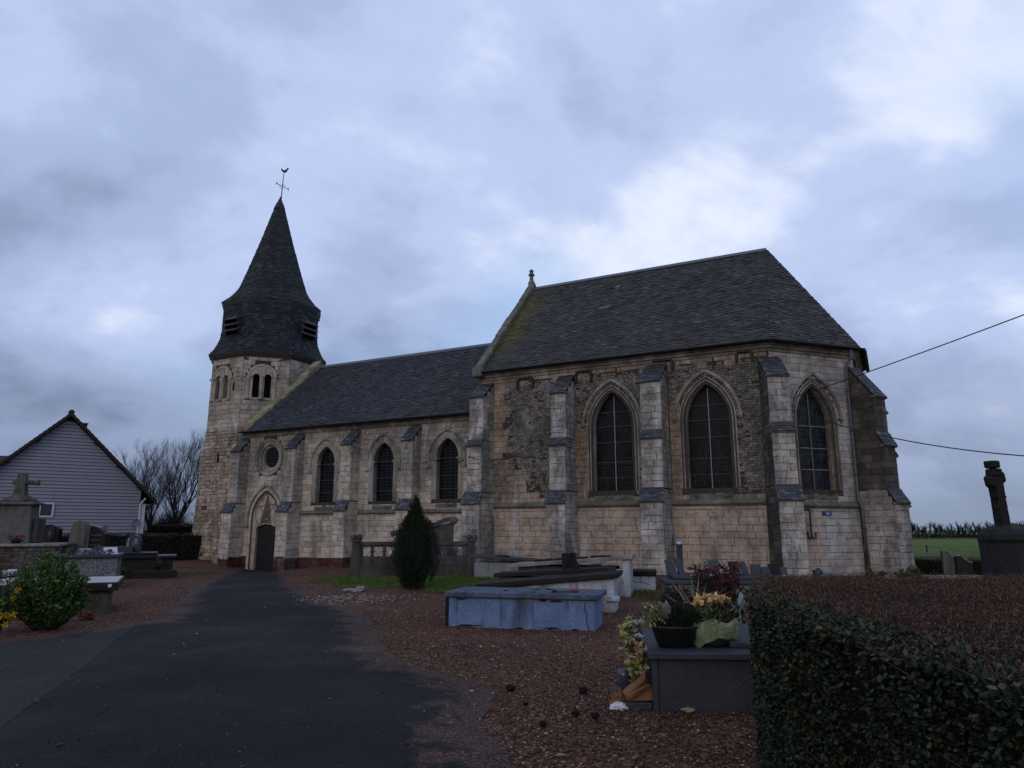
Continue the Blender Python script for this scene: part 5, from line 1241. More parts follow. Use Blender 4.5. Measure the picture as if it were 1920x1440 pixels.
# --- black slab tomb behind it
T = place('tomb', (-.72, 15.1), R(-13), 'tomb with tilted black granite slab on a peeling white body, behind the blue tomb', 'tomb', 'old tombs in front of the chancel')
b = MB(); b.hexa([(.1, .05, -.1), (2.78, .05, -.1), (2.78, .95, -.1), (.1, .95, -.1), (.1, .05, .38), (2.78, .05, .64), (2.78, .95, .64), (.1, .95, .38)]); b.obj('body', M_WHITEP, T)
slope_lid(T, 'lid', M_BLACK, 0, 2.88, -.06, 1.04, .39, .65, .10); bb(T, 'corner_block', M_WHITEP, 2.62, 2.88, -.02, .2, .2, .30, .02)
# --- dark slab tomb third in the row
T = place('tomb', (-.42, 16.85), R(-12), 'low tomb with plain dark slab, wedged between black and pale slabs', 'tomb', 'old tombs in front of the chancel')
bb(T, 'body', M_DARKST, .1, 2.5, .05, .7, -.1, .50); slope_lid(T, 'lid', M_BLACK, 0, 2.6, 0, .8, .50, .66, .09)
p = lean_plaque(T, 1.75, .1, .72, .34, .36, R(15), R(25), M_SOOT); b = MB(); b.tube([(1.62, -.1, .72), (1.78, .12, 1.06)], .022, 5); b.tube([(1.98, -.05, .72), (1.80, .12, 1.06)], .022, 5); b.obj('broken_cross', M_SOOT, T)
# --- pale slab tomb
T = place('tomb', (.05, 18.5), R(-14), 'tomb with pale stone slab and bright white upright end block', 'tomb', 'old tombs in front of the chancel')
bb(T, 'body', M_DARKST, .1, 2.55, .05, .95, -.1, .64); slope_lid(T, 'lid', M_PALE, -.1, 2.95, -.08, 1.0, .60, .84, .09)
bb(T, 'end_block', M_WHITEP, 2.55, 2.84, -.02, .25, -.1, .60, .015); bb(T, 'end_block', M_WHITEP, 2.70, 2.88, .0, .9, -.1, .86, .015)
bb(T, 'end_slab', M_DARKST, 2.35, 2.54, -.06, .0, -.1, .70, .01)
for k in range(7):
    x = .4+k*.3+rnG.uniform(-.1, .1); bb(T, 'moss_clump', M_SOOT, x, x+.28, .2, .55, .70+x*.08, .75+x*.08, .02, .02, rnG)
# --- small white tomb with black top
p = gp(1190, 1107); T = place('tomb', (p.x, p.y), R(-10), 'small cracked white tomb under a thick black slab by the chancel', 'tomb', 'old tombs in front of the chancel')
bb(T, 'body', M_WHITEP, -.6, .55, 0, .8, -.2, .35); bb(T, 'lid', M_BLACK, -.64, .58, -.05, .85, .355, .50, .02)
crack(T, [(-.1, -.003, .28), (.08, -.003, .18), (.2, -.003, .21), (.4, -.003, .12)]); crack(T, [(-.35, -.003, .0), (-.2, -.003, .08), (-.05, -.003, .02)])
bb(T, 'brick_corner', M_BRICK, .6, .85, .0, .4, -.2, .2, .01)
p = gp(1224, 1150); b = MB(); b.tube([(0, 0, -.1), (0, 0, .38)], .018, 6); b.bbox(-.03, .03, -.008, .008, .30, .40, .003); o = b.obj('rusty_stake', plain('rusty_iron', (.05, .025, .018), .9)); o.location = (p.x, p.y, 0); tag(o, 'short rusty stake standing in the gravel by the white tomb', 'stake')
# --- low tomb along the wall
p = gp(905, 1090); T = place('tomb', (p.x, p.y+.3), R(-16), 'long low tomb with pale rendered side and sagging dark slab by the balustrade', 'tomb', 'old tombs in front of the chancel')
bb(T, 'body', M_PALE, -.3, 3.4, 0, .9, -.2, .48); slope_lid(T, 'lid', M_DARKST, -.4, 3.6, -.08, 1.0, .62, .34, .10)
for k in range(9):
    x = .2+k*.38; b = MB(); b.blob((x, .2, .70-x*.07), (.26, .12, .05), k+3, .35, 7, 5); (b.obj('litter_of_leaves', M_SOOT, T) if k % 4 == 1 else None)
lean_plaque(T, 2.9, .3, .50, .24, .30, 0, R(10))
# --- long granite tomb with many plaques below the chancel
T = place('tomb', (3.45, 16.3), R(-4), 'grey granite tomb crowded with leaning memorial plaques below the chancel wall', 'tomb')
bb(T, 'body', M_GRAN, 0, 3.0, 0, 1.2, -.1, .40); bb(T, 'lid', M_GRAND, -.08, 3.1, -.06, 1.26, .405, .48, .015); bb(T, 'lid', M_GRAND, .15, 2.95, .25, 1.2, .485, .56, .015)
for i, (x, w, h, rz, tl) in enumerate(((.20, .20, .40, .5, .5), (.42, .16, .42, .5, .45), (1.15, .26, .36, -.2, .35), (1.62, .24, .36, .3, .5), (1.85, .16, .34, .5, .4), (2.10, .24, .26, -.1, .3), (2.28, .20, .22, .2, .4), (2.50, .26, .28, .1, .35), (2.72, .16, .20, -.3, .3))):
    lean_plaque(T, x, .55+.1*(i % 3), .55, w, h, rz, tl, (M_PLQ, M_GRAND, M_PLQ, M_BLACK)[i % 4])
b = MB(); b.tube([(2.35, -.02, .42), (2.30, -.05, .54), (2.38, -.05, .62)], .02, 6); b.obj('bracket', M_PLQ, T)
for i, (x, y) in enumerate(((.55, .2), (.9, .3), (2.2, .2), (2.55, .25))): bb(T, 'fallen_plaque', (M_PALE, M_WHT, M_PLQ, M_PALE)[i], x, x+.22, y, y+.2, .565, .59, .006)
# --- lamp post
p = at(1276, 1075, 17.9); T = empty('bollard_lamp', (p.x, 17.9, 0), R(3), 'slim black bollard lamp with silver cap in front of the chancel wall', 'lamp')
b = MB(); b.lathe([(.075, -.2), (.075, 1.20)], 14); b.obj('post', M_IRON, T, True); b = MB(); b.lathe([(.085, 1.20), (.09, 1.24), (.088, 1.29), (.05, 1.31)], 14); b.obj('cap', plain('brushed_steel', (.30, .32, .36), .35, .5, .1, 4., 0, .7), T, True)
# --- balustraded family tomb
A, B = Vector((-5.25, 24.3, 0)), Vector((-1.28, 24.7, 0)); d = B-A; T = place('family_tomb', (A.x, A.y), math.atan2(d.y, d.x), 'blackened family tomb with pierced balustrade and scroll topped headstone', 'tomb')
Lb = d.length; D2 = 1.9
def quatre(mb, x0, x1, z0, z1, y0, y1, fr):
    cx, cz = (x0+x1)/2, (z0+z1)/2; hx_, hz_ = (x1-x0)/2, (z1-z0)/2; n = 32; vs = []
    for k in range(n):
        t = 2*math.pi*k/n+.098; c, s = math.cos(t), math.sin(t); m_ = min(hx_/max(1e-6, abs(c)), hz_/max(1e-6, abs(s)))
        rr_ = hz_*(.66+.34*abs(math.sin(2*t))**1.0)*(1.0 if abs(s) > .25 else .85)
        rr_ = min(rr_, m_*.93)
        for yy in (y0, y1): vs += [fr(cx+c*m_, yy, cz+s*m_), fr(cx+c*rr_, yy, cz+s*rr_)]
    fs = []
    for k in range(n):
        a, b_ = 4*k, 4*((k+1) % n); fs += [(a, b_, b_+1, a+1), (a+2, a+3, b_+3, b_+2), (a+1, b_+1, b_+3, a+3)]
    mb.add(vs, fs)
def balustrade(x0, x1, fr, skip=()):
    b = MB(); b.bbox(x0, x1, -.09, .09, 1.02, 1.12, .02, fr=fr); b.obj('handrail', M_DARKST, T)
    b = MB(); b.bbox(x0, x1, -.08, .08, .36, .64, .015, fr=fr); b.obj('bottom_rail', M_DARKST, T)
    n = max(2, round((x1-x0)/.42)); b = MB(); w = (x1-x0)/n
    for k in range(n): quatre(b, x0+k*w+.02, x0+(k+1)*w-.02, .64, 1.02, -.05, .05, fr)
    for k in range(n+1): b.box(x0+k*w-.021, x0+k*w+.021, -.052, .052, .63, 1.03, fr=fr)
    b.obj('pierced_panel', M_DARKST, T, fix=True)
    b = MB(); b.bbox(x0, x1, -.12, .12, -.2, .358, .02, fr=fr); b.obj('plinth', M_SOOT if x1 > 2.6 and fr is idf else M_DARKST, T)
idf = lambda x, y, z: (x, y, z)
balustrade(.22, 2.6, idf)
balustrade(2.6, Lb-.2, lambda x, y, z: (x, y+.004, z))
balustrade(.2, D2, lambda x, y, z: (.08-y, x, z)); balustrade(.2, D2, lambda x, y, z: (Lb-.08-y, x, z))
for x in (.08, Lb-.08):
    b = MB(); b.hexa([(x-.17, -.17, -.2), (x+.17, -.17, -.2), (x+.17, .17, -.2), (x-.17, .17, -.2), (x-.12, -.12, 1.16), (x+.12, -.12, 1.16), (x+.12, .12, 1.16), (x-.12, .12, 1.16)]); b.bbox(x-.16, x+.16, -.16, .16, 1.15, 1.21, .015); po = b.obj('corner_post', M_DARKST, T)
    for s in ((-1, 1)):
        b = MB(); b.lathe([(.001, -.11), (.08, -.10), (.105, -.06), (.105, .06), (.08, .10), (.001, .11)], 12, fr=lambda X, Y, Z: (x+s*.095+X*.9, Z*1.25, 1.29+Y*1.1)); b.obj('lobe', M_DARKST, po, True)
# headstone, tapering body below a sloping roll
hx0, hx1 = 1.18, 3.42
b = MB(); b.prism([(hx0-.05, .3), (hx1+.08, .3), (hx1+.08, .62), (hx1-.02, .74), (hx1-.10, 1.0), (hx1-.10, 1.80), (hx0+.16, 1.42), (hx0+.12, .9), (hx0-.02, .70), (hx0-.05, .6)], 1.0, 1.42, idf); hs = b.obj('headstone', M_DARKST, T)
b = MB(); rl = [(hx0-.02, 1.44), (hx0+.25, 1.56), (hx0+.9, 1.68), (hx1-.75, 1.80), (hx1-.42, 1.94), (hx1-.22, 1.99), (hx1-.02, 1.92)]
b.prism([(x, z) for x, z in rl]+[(x, z-.16) for x, z in rl[::-1]], .90, 1.52, idf); b.obj('cornice', M_DARKST, hs)
b = MB(); b.lathe([(.001, 0), (.13, .01), (.15, .06), (.15, .60), (.13, .65), (.001, .66)], 14, fr=lambda X, Y, Z: (hx1-.10+X, .88+Z, 1.86+Y)); b.obj('scroll', M_GREYST, hs, True)
b = MB(); b.lathe([(.001, 0), (.08, .01), (.10, .05), (.10, .60), (.001, .66)], 12, fr=lambda X, Y, Z: (hx0+.04+X, .88+Z, 1.42+Y)); b.obj('scroll', M_DARKST, hs, True)
for x0, x1, z0, z1 in ((hx0+.35, hx0+.85, .80, 1.38), (hx1-1.0, hx1-.35, .80, 1.62)):
    for a_ in ((x0, x1, z0, z0+.03), (x0, x1, z1-.03, z1), (x0, x0+.03, z0, z1), (x1-.03, x1, z0, z1)):
        b = MB(); b.bbox(a_[0], a_[1], .98, 1.01, a_[2], a_[3], .005); b.obj('panel_moulding', M_DARKST, hs)
bb(T, 'slab', M_DARKST, .3, Lb-.3, .2, D2+.2, .1, .42); V_ = place('vase', (A.x+2.95, A.y+.75), 0, 'small pale stone vase inside the balustraded tomb', 'vase'); V_.location.z = .43
b = MB(); b.lathe([(.06, 0), (.07, .03), (.04, .08), (.10, .26), (.13, .40), (.12, .42), (.10, .41)], 14); b.obj('bowl', M_PALE, V_, True)
bb(T, 'rear_rail', M_DARKST, .2, Lb-.2, D2-.05, D2+.05, 1.02, 1.12)
# --- conifer on the mound
M_CON = leafm('conifer_needle', (.006, .011, .006), (.013, .023, .010), (.030, .048, .018), .7, .2)
p = Vector((-2.49, 18.75, gz2(-2.49, 18.75))); T = empty('conifer', p, 0, 'egg shaped dark dwarf conifer standing on the grass mound', 'tree')
b = MB(); b.tube([(0, 0, -.1), (0, 0, .5), (0, 0, 2.0)], [.07, .06, .01], 7); b.obj('trunk', M_BARK, T)
def crad(z): 
    t = z/2.25
    return float(np.interp(t, [0, .06, .18, .35, .5, .62, .70, .77, .82, .9, 1.], [.20, .33, .49, .55, .50, .43, .36, .22, .15, .10, .01]))
r = random.Random(4); P = []; U = []; S = []
for k in range(5200): a0 = r.uniform(0, 6.283); z0 = 1.75*r.random(); rr_ = crad(z0)*.8*r.random()**.4; P.append((rr_*math.cos(a0), rr_*math.sin(a0), z0+.03)); U.append(Vector((math.cos(a0)*.4+r.gauss(0, .2), math.sin(a0)*.4+r.gauss(0, .2), 1)).normalized()); S.append(r.uniform(.06, .13))
for k in range(420):                                            # upright flame shaped sprays, packed but of uneven length
    a0 = r.uniform(0, 6.283); z0 = 2.05*r.random()**1.15; q = .45+.55*r.random()**.6; rb = crad(z0)*q*(1+.18*math.sin(5*a0+1)+r.uniform(-.08, .14)); L_ = r.uniform(.20, .62)*(1 if z0 < 1.5 else .75); w0 = r.uniform(.035, .075)
    if z0 > 1.6: rb *= .8
    for i in range(64):
        t = r.random(); zz = z0+L_*t-.08; wr = w0*math.sin(math.pi*min(1, .15+.85*(1-t)))**.8; lean = max(0., min(rb*1.04, crad(max(.02, zz))*1.15)); aa = r.uniform(0, 6.283); rr_ = wr*r.random()**.5
        P.append((lean*math.cos(a0)+rr_*math.cos(aa), lean*math.sin(a0)+rr_*math.sin(aa), max(.02, zz))); U.append(Vector((math.cos(a0)*.25+math.cos(aa)*.35, math.sin(a0)*.25+math.sin(aa)*.35, 1)).normalized()); S.append(r.uniform(.035, .085))
o = leafcloud('crown', np.array(P), np.array(U), S, .16, M_CON, T, 7)
q = gp(662, 1110, .05); b = MB(); b.blob((0, 0, .03), (.26, .12, .05), 3, .25, 9, 6); b.blob((.16, .05, .08), (.12, .08, .05), 4, .25, 8, 5); o = b.obj('white_rubble_stone', M_PALE); o.location = (q.x, q.y, gz2(q.x, q.y)); tag(o, 'broken white stone lying on the left slope of the grass mound', 'stone')
# --- stone cross on block, right
T = empty('stone_cross', (8.10, 12.0, 0), R(14), 'leaning black weathered stone cross on a rough domed block', 'cross')
b = MB(); n = 14; rnX = random.Random(2)
prof = [(.36, -.3), (.37, .4), (.36, 1.0), (.37, 1.38), (.395, 1.43), (.39, 1.52), (.33, 1.60), (.20, 1.66), (.05, 1.69)]
vs = []
for rr_, z in prof:
    for k in range(n):
        a = 2*math.pi*k/n; m_ = 1/max(abs(math.cos(a)), abs(math.sin(a)))**.75; q = rr_*m_*(1+rnX.uniform(-.025, .03)); vs.append((q*math.cos(a)+.1, q*math.sin(a), z+rnX.uniform(-.012, .012)))
b.add(vs, [(i*n+k, i*n+(k+1) % n, (i+1)*n+(k+1) % n, (i+1)*n+k) for i in range(len(prof)-1) for k in range(n)]+[tuple((len(prof)-1)*n+k for k in range(n))])
b.obj('base_block', weath('black_crusted_stone', (.022, .022, .022), (.007, .007, .007), .42, .58), T)
tilt = R(-3); ct, st_ = math.cos(tilt), math.sin(tilt); FX = lambda x, y, z: (x*ct+z*st_-.02, y, 1.66+z*ct-x*st_)
b = MB()
for z0, z1, w0, w1 in ((-.05, .12, .088, .083), (.12, .28, .086, .079), (.28, .46, .082, .076), (.46, .62, .08, .084), (.62, .80, .084, .088)):
    b.hexa([FX(*q) for q in ((-w0, -.075, z0), (w0, -.075, z0), (w0, .075, z0), (-w0, .075, z0), (-w1, -.075, z1), (w1, -.075, z1), (w1, .075, z1), (-w1, .075, z1))])
for z in (.12, .30, .46, .60):
    for s in (-1, 1): b.blob(FX(s*.085, -.02, z), (.03, .05, .03), int(z*50)+s, .3, 6, 5)
cr = b.obj('shaft', M_SOOT, T)
for s, zc in ((-1, .72), (1, .79)):
    b = MB(); b.bbox(-.02, .095, -.08, .08, -.10, .10, .035, fr=lambda x, y, z: FX(s*(.08+x), y, zc+z), jit=.012, rn=rnX); b.obj('arm', M_SOOT, cr)
b = MB(); b.bbox(-.10, .09, -.09, .09, .80, .93, .02, fr=FX, jit=.01, rn=rnX); b.bbox(-.10, .085, -.09, .09, .94, 1.06, .015, fr=FX, jit=.01, rn=rnX); b.obj('head', M_SOOT, cr)
# --- two headstones by the field hedge
for i, (px0, px1, pt_, pb, Y, m_, lab) in enumerate(((1771, 1796, 1033, 1076, 24.5, M_GREYST, 'grey headstone with pale sloped top in front of the field hedge'), (1797, 1824, 1042, 1076, 24.2, M_BROWNG, 'reddish brown headstone with pale curved top in front of the field hedge'))):
    a, c = at(px0, pb, Y), at(px1, pt_, Y); w = at(px1, pb, Y).x-a.x; h = c.z-a.z+.4; T = empty('headstone', (a.x, Y, a.z-.4), R(-8), lab, 'headstone')
    b = MB(); ol = [(0, 0), (w, 0), (w, h-.28), (w*.75, h-.22), (w*.35, h-.02), (w*.1, h), (0, h-.02)] if i == 0 else [(0, 0), (w, 0), (w, h-.22), (w*.8, h-.21), (w*.5, h-.10), (w*.25, h), (0, h-.02)]
    b.prism(ol, 0, .14, idf); b.obj('stone', m_, T); b = MB(); top_ = ol[2:]
    b.prism([(x, z+.035) for x, z in top_]+[(x, z+.002) for x, z in top_[::-1]], -.015, .16, idf); b.obj('coping', M_PALE, T)
a = at(1725, 1079, 23); T = empty('kerb_slab', (a.x, 23, a.z), R(-4), 'long pale kerb stone lying in front of the two headstones', 'kerb'); bb(T, 'stone', M_PALE, 0, 3.2, 0, .3, -.4, .0)
# ================================================================== left graves
def idt(x, y, z): return (x, y, z)
# monument with cross
T = place('grave_monument', (-16.45, 25.2), R(12), 'tall grey grave monument topped by a thick stone cross on a sooty brick tomb', 'monument')
b = MB(); b.bbox(-1.5, 1.15, -1.15, 1.1, -.2, 1.02, .02); core_ = b.obj('tomb_core', M_SOOT, T); bk = MB(); rnB = random.Random(3)
masonry(lambda u, d, z: (u, -1.15-d, z), -1.5, 1.15, -.15, 1.0, .075, (.2, .24), lambda u, z, rn: bk, seed=5, dep=.015, c=.008, jit=.008); masonry(lambda u, d, z: (1.15+d, u, z), -1.15, 1.1, -.15, 1.0, .075, (.2, .24), lambda u, z, rn: bk, seed=6, dep=.015, c=.008, jit=.008)
bo = bk.obj('brickwork', M_LBRICK, T, fix=False); bo['kind'] = 'stuff'
bb(T, 'slab', M_PALE, -1.62, 1.25, -1.25, 1.2, 1.022, 1.11, .015)
b = MB(); b.hexa([(-1.25, -.30, 1.11), (-.08, -.30, 1.11), (-.08, .5, 1.11), (-1.25, .5, 1.11), (-1.18, -.25, 2.40), (-.15, -.25, 2.40), (-.15, .45, 2.40), (-1.18, .45, 2.40)]); pd = b.obj('pedestal', M_GREYST, T)
bb(T, 'pedestal_cornice', M_GREYST, -1.30, -.03, -.40, .6, 2.40, 2.50, .03); bb(T, 'shoulder_block', M_DARKST, -.09, .10, -.1, .5, 1.11, 1.95, .03)
b = MB(); b.lathe([(.60, 0), (.58, .07), (.45, .15), (.26, .24), (.20, .30)], 16, (-.66, .1, 2.50), sy=.7); b.obj('cushion', M_CONC, T, True)
b = MB()
b.hexa([(-.84, -.04, 2.74), (-.48, -.04, 2.74), (-.48, .24, 2.74), (-.84, .24, 2.74), (-.78, 0, 3.52), (-.54, 0, 3.52), (-.54, .20, 3.52), (-.78, .20, 3.52)]); cr_ = b.obj('cross', M_CONC, T)
for y0_, y1_ in ((-.92, -.76), (-.56, -.12)): b = MB(); b.lathe([(.085, y0_), (.085, y1_-.05), (.105, y1_-.04), (.105, y1_)], 10, fr=lambda x, y, z: (z, .1+x, 3.18+y)); b.obj('arm', M_CONC, cr_)
# bouquet on the slab
M_PINK = leafm('pink_petal', (.20, .05, .07), (.32, .10, .13), (.42, .26, .27), .7, .2)
def bouquet(name, loc, n, rad, h, m, label, seed, cat='flowers', leaf=None, base=None, bs=.05):
    e = empty(name, loc, 0, label, cat); r = random.Random(seed); P = []; U = []; S = []
    for k in range(n):
        a, q = r.uniform(0, 6.28), rad*math.sqrt(r.random()); c = Vector((q*math.cos(a), q*math.sin(a), h*(.55+.45*(1-(q/rad)**2))+r.uniform(-.02, .02)))
        for j in range(9): u = Vector((r.gauss(0, 1), r.gauss(0, 1), r.gauss(.5, .8))).normalized(); P.append(c); U.append(u); S.append(bs*r.uniform(.6, 1.1))
    leafcloud('petals', np.array([tuple(p) for p in P]), np.array([tuple(u) for u in U]), S, .8, m, e, seed)
    if leaf:
        rg = np.random.default_rng(seed); N = 220; Pl = np.stack([rg.normal(0, rad*.5, N), rg.normal(0, rad*.5, N), rg.uniform(.0, h*.7, N)], 1); leafcloud('leaves', Pl, rndunit(rg, N)*.7+np.array([0, 0, .6]), rg.uniform(.05, .11, N), .4, leaf, e, seed)
    if base: b = MB(); b.lathe([(rad*.45, 0), (rad*.62, h*.3), (rad*.7, h*.45)], 12); b.obj('basket', base, e, True)
    return e
M_LEAF = leafm('glossy_leaf', (.012, .026, .010), (.026, .052, .016), (.050, .080, .026), .4, .45)
pB = gp(28, 1012, 1.12); bouquet('bouquet', (-16.4, 24.2, 1.12), 30, .24, .30, M_PINK, 'pink and white artificial bouquet on the slab of the cross monument', 1, leaf=M_LEAF, base=M_BROWNG, bs=.07)
# steles behind
def stele(name, px0, px1, ptop, pbot, Y, t, m_, label, shape, cat='headstone', rz=-18, bz=0.):
    a = at(px0, pbot, Y); c = at(px1, ptop, Y); w = c.x-a.x; h = c.z; T = empty(name, ((a.x+c.x)/2, Y, bz), R(rz), label, cat); b = MB()
    b.prism([(x*w/2, z*h) for x, z in shape], 0, t, idt); s = b.obj('stone', m_, T); return T, w, h, s
T, w, h, s = stele('headstone', 60, 118, 983, 1040, 27.5, .16, M_BLACK, 'wide black headstone with round portrait medallion beside the cross monument', [(-1, 0), (1, 0), (1, .90), (.75, .95), (.1, 1), (-.45, .98), (-.55, .92), (-1, .88)])
b = MB(); b.lathe([(.24, 0), (.24, .02), (.20, .025), (.19, .015)], 18, fr=lambda x, y, z: (.12*w+x, -.005-z, h*.80+y)); md_ = b.obj('medallion', M_BROWNG, T)
b = MB(); b.blob((.12*w, -.03, h*.80), (.08, .03, .12), 2, .15); b.obj('relief', M_GREYST, md_)
T, w, h, s = stele('headstone', 118, 165, 976, 1055, 25.6, .22, M_GREYST, 'thick pale grey headstone with rounded stained top between two dark headstones', [(-1, 0), (1, 0), (1, .80), (.9, .92), (.6, .985), (.1, 1), (-.4, .98), (-.75, .90), (-.82, .80), (-.9, .78)])
T, w, h, s = stele('headstone', 158, 204, 986, 1045, 27.8, .22, M_BROWNG, 'dark brown headstone with wavy top and lines of gilt lettering', [(-1, 0), (1, 0), (1, .82), (.6, .88), (.0, .97), (-.6, 1), (-1, .98)])
for k in range(4):
    for j in range(3):
        b = MB(); x = -.34*w+j*.22*w; b.box(x, x+.16*w*random.Random(k*3+j).uniform(.6, 1.2), -.012, .0, h*(.46+.11*k), h*(.46+.11*k)+.035); b.obj('gilt_line', M_GOLD, T)
T, w, h, s = stele('headstone', 180, 196, 984, 1000, 29, .2, M_PALE, 'pale corner of a headstone showing above the brown headstone', [(-1, 0), (1, 0), (1, 1), (-1, .94)])
# black granite grave with blue grey headstone
p = gp(225, 1082); T = place('grave', (-13.54, 24.13), R(25), 'black polished grave with stepped slabs and open base beside the gravel path', 'grave')
bb(T, 'base', M_BROWNG, -.2, 2.2, -.2, 1.4, -.1, .62, .015); bb(T, 'slab', M_BLACK, -.3, 2.3, -.3, 1.5, .62, .72, .015); bb(T, 'upper_slab', M_BLACK, -.2, 1.7, .0, 1.3, .722, .82, .012); bb(T, 'step', M_BROWNG, 1.0, 2.35, -.62, -.2, -.1, .26, .015); bb(T, 'ledge', M_GRAND, -.3, .9, .9, 1.5, .82, 1.0, .01)
hT, w, h, s = stele('headstone', 229, 266, 1003, 1041, 25.6, .14, M_GRAND, 'blue grey headstone with engraved cross and figure on the black grave', [(-1, 0), (1, 0), (1, .86), (.8, .96), (.3, 1), (-.3, .99), (-.75, .93), (-.95, .82)], bz=.0)
b = MB(); b.box(.10*w, .40*w, -.008, 0, h*.86, h*.885); b.box(.23*w, .27*w, -.009, 0, h*.78, h*.93); b.obj('engraved_cross', M_SILV, hT)
b = MB(); b.box(.02*w, .20*w, -.008, 0, h*.80, h*.815); b.box(.22*w, .42*w, -.008, 0, h*.80, h*.815); b.box(.06*w, .2*w, -.008, 0, h*.74, h*.75); b.obj('engraved_line', M_SILV, hT)
b = MB(); b.prism([(-.36*w, h*.66), (-.30*w, h*.66), (-.24*w, h*.76), (-.26*w, h*.84), (-.20*w, h*.90), (-.25*w, h*.93), (-.32*w, h*.88), (-.34*w, h*.78)], -.008, 0, idt); b.obj('engraved_figure', M_SILV, hT)
for i, (x, lab) in enumerate(((1.75, 'small green potted plant on the open ledge of the black grave'), (.75, 'small yellow green pot standing before the black grave'))):
    q = T.location+Matrix.Rotation(R(25), 3, 'Z') @ Vector((x, -.42-(0 if i == 0 else .15), 0)); e = empty('potted_plant', (q.x, q.y, .26 if i == 0 else gz2(q.x, q.y)), 0, lab, 'plant'); b = MB(); b.lathe([(.06, 0), (.085, .12), (.09, .13)], 10); b.obj('pot', M_BROWNG if i == 0 else plain('yellow_green_pot', (.17, .20, .05), .5), e, True)
    rg = np.random.default_rng(i); N = 120; leafcloud('leaves', np.stack([rg.normal(0, .05, N), rg.normal(0, .05, N), rg.uniform(.1, .25, N)], 1), rndunit(rg, N)+np.array([0, 0, .7]), rg.uniform(.05, .12, N), .4, M_LEAF, e, i)
# grey granite tomb with plaques
T = place('tomb', (-12.28, 20.03), R(25), 'speckled grey granite tomb with flowers and plaques laid on top, left of the path', 'tomb')
bb(T, 'body', M_GRAN, .0, 1.36, 0, 1.9, -.1, .80, .01); bb(T, 'lid', M_GRAND, -.18, 1.42, -.08, 2.0, .805, .89, .012); bb(T, 'kerb', M_GRAND, .5, 1.65, -.12, -.005, -.1, .06, .01)
top_z = .89
for i, (x, y, w, h, mm, lab, nm) in enumerate(((.18, .5, .20, .32, M_BLACK, 'black upright memorial frame on the speckled granite tomb', 'memorial_plaque'), (.48, .6, .34, .17, M_SILV, 'pale open book plaque on the speckled granite tomb', 'memorial_plaque'), (1.15, .2, .36, .20, M_WHT, 'white rounded memorial plaque with dark oval on the speckled granite tomb', 'memorial_plaque'))):
    q = T.location+Matrix.Rotation(R(25), 3, 'Z') @ Vector((x, y, 0)); e = empty(nm, (q.x, q.y, T.location.z+top_z), R(25), lab, 'plaque'); o_ = lean_plaque(e, 0, 0, 0, w, h, 0, R(20), mm, 'tablet')
    b = MB(); b.lathe([(.05, 0), (.05, .012)], 12, fr=lambda X, Y, Z: (X*.8, -.03-Z+Y*.3+h*.15, h*.5+Y)); b.obj('oval', M_IRON, e)
q = T.location+Matrix.Rotation(R(25), 3, 'Z') @ Vector((.72, .3, 0)); e = empty('flower_spray', (q.x, q.y, T.location.z+top_z), 0, 'dark and white withered flower spray lying on the speckled granite tomb', 'flowers')
rg = np.random.default_rng(4); N = 260; leafcloud('petals', np.stack([rg.normal(0, .26, N), rg.normal(0, .1, N), rg.uniform(.0, .08, N)], 1), rndunit(rg, N)+np.array([0, 0, .4]), rg.uniform(.05, .10, N), .6, leafm('faded_petal', (.02, .02, .022), (.12, .12, .14), (.45, .45, .48)), e, 4)
# light slab tomb near the shrub
T = place('tomb', (-9.61, 13.62), R(25), 'tomb with pale top, dark slab edge and mossy concrete base beside the green shrub', 'tomb')
bb(T, 'body', M_CONC, .1, 1.92, 0, 1.7, -.1, .44, .02); bb(T, 'corner_pier', M_CONC, 1.74, 1.97, -.04, .2, -.1, .40, .02); bb(T, 'lid', M_BROWNG, -.3, 2.10, -.18, 1.8, .445, .60, .012); bb(T, 'top_sheet', plain('pale_polished_top', (.34, .31, .29), .3, .5, .1), -.27, 2.07, -.15, 1.77, .601, .608, .002)
b = MB(); b.lathe([(.035, 0), (.035, .012), (.02, .018)], 12, fr=lambda x, y, z: (1.96+x, -.18-z, .54+y)); b.obj('rosette', M_WHT, T)
e = empty('red_leaf_clump', (gp(161, 1163).x, gp(161, 1163).y, 0), 0, 'small patch of red leaves at the foot of the mossy concrete tomb', 'plant'); rg = np.random.default_rng(9); N = 160; leafcloud('leaves', np.stack([rg.normal(0, .05, N), rg.normal(0, .05, N), rg.uniform(0, .13, N)], 1), rndunit(rg, N)+np.array([0, 0, .5]), rg.uniform(.03, .06, N), .7, leafm('red_leaf', (.12, .02, .012), (.20, .04, .02)), e, 9)
# flat slabs behind the shrub
T = place('grave', (-12.9, 17.0), R(22), 'flat grave of pale slabs with small white vase behind the green shrub', 'grave')
bb(T, 'kerb', M_GREYST, -1.2, 1.6, -.1, 1.5, -.1, .42); bb(T, 'slab', M_PALE, -1.3, .2, -.2, 1.6, .425, .50); bb(T, 'slab', M_PALE, -1.1, 1.0, .2, 1.2, .502, .57)
for i, (x, y) in enumerate(((1.25, .2), (.55, .4))):
    q = T.location+Vector((x, y, 0)); e = empty('flower_vase', (q.x, q.y, gz2(q.x, q.y)+(.42 if i == 0 else .57)), 0, ('white vase with dark stripe on the flat grave behind the shrub', 'white flower pot on the pale slabs behind the shrub')[i], 'vase'); b = MB(); b.lathe([(.07, 0), (.085, .06), (.08, .2), (.095, .26), (.085, .26)], 12); b.obj('bowl', M_WHT, e, True); b = MB(); b.lathe([(.087, .08), (.087, .13)], 12); b.obj('stripe', M_BLACK, e)
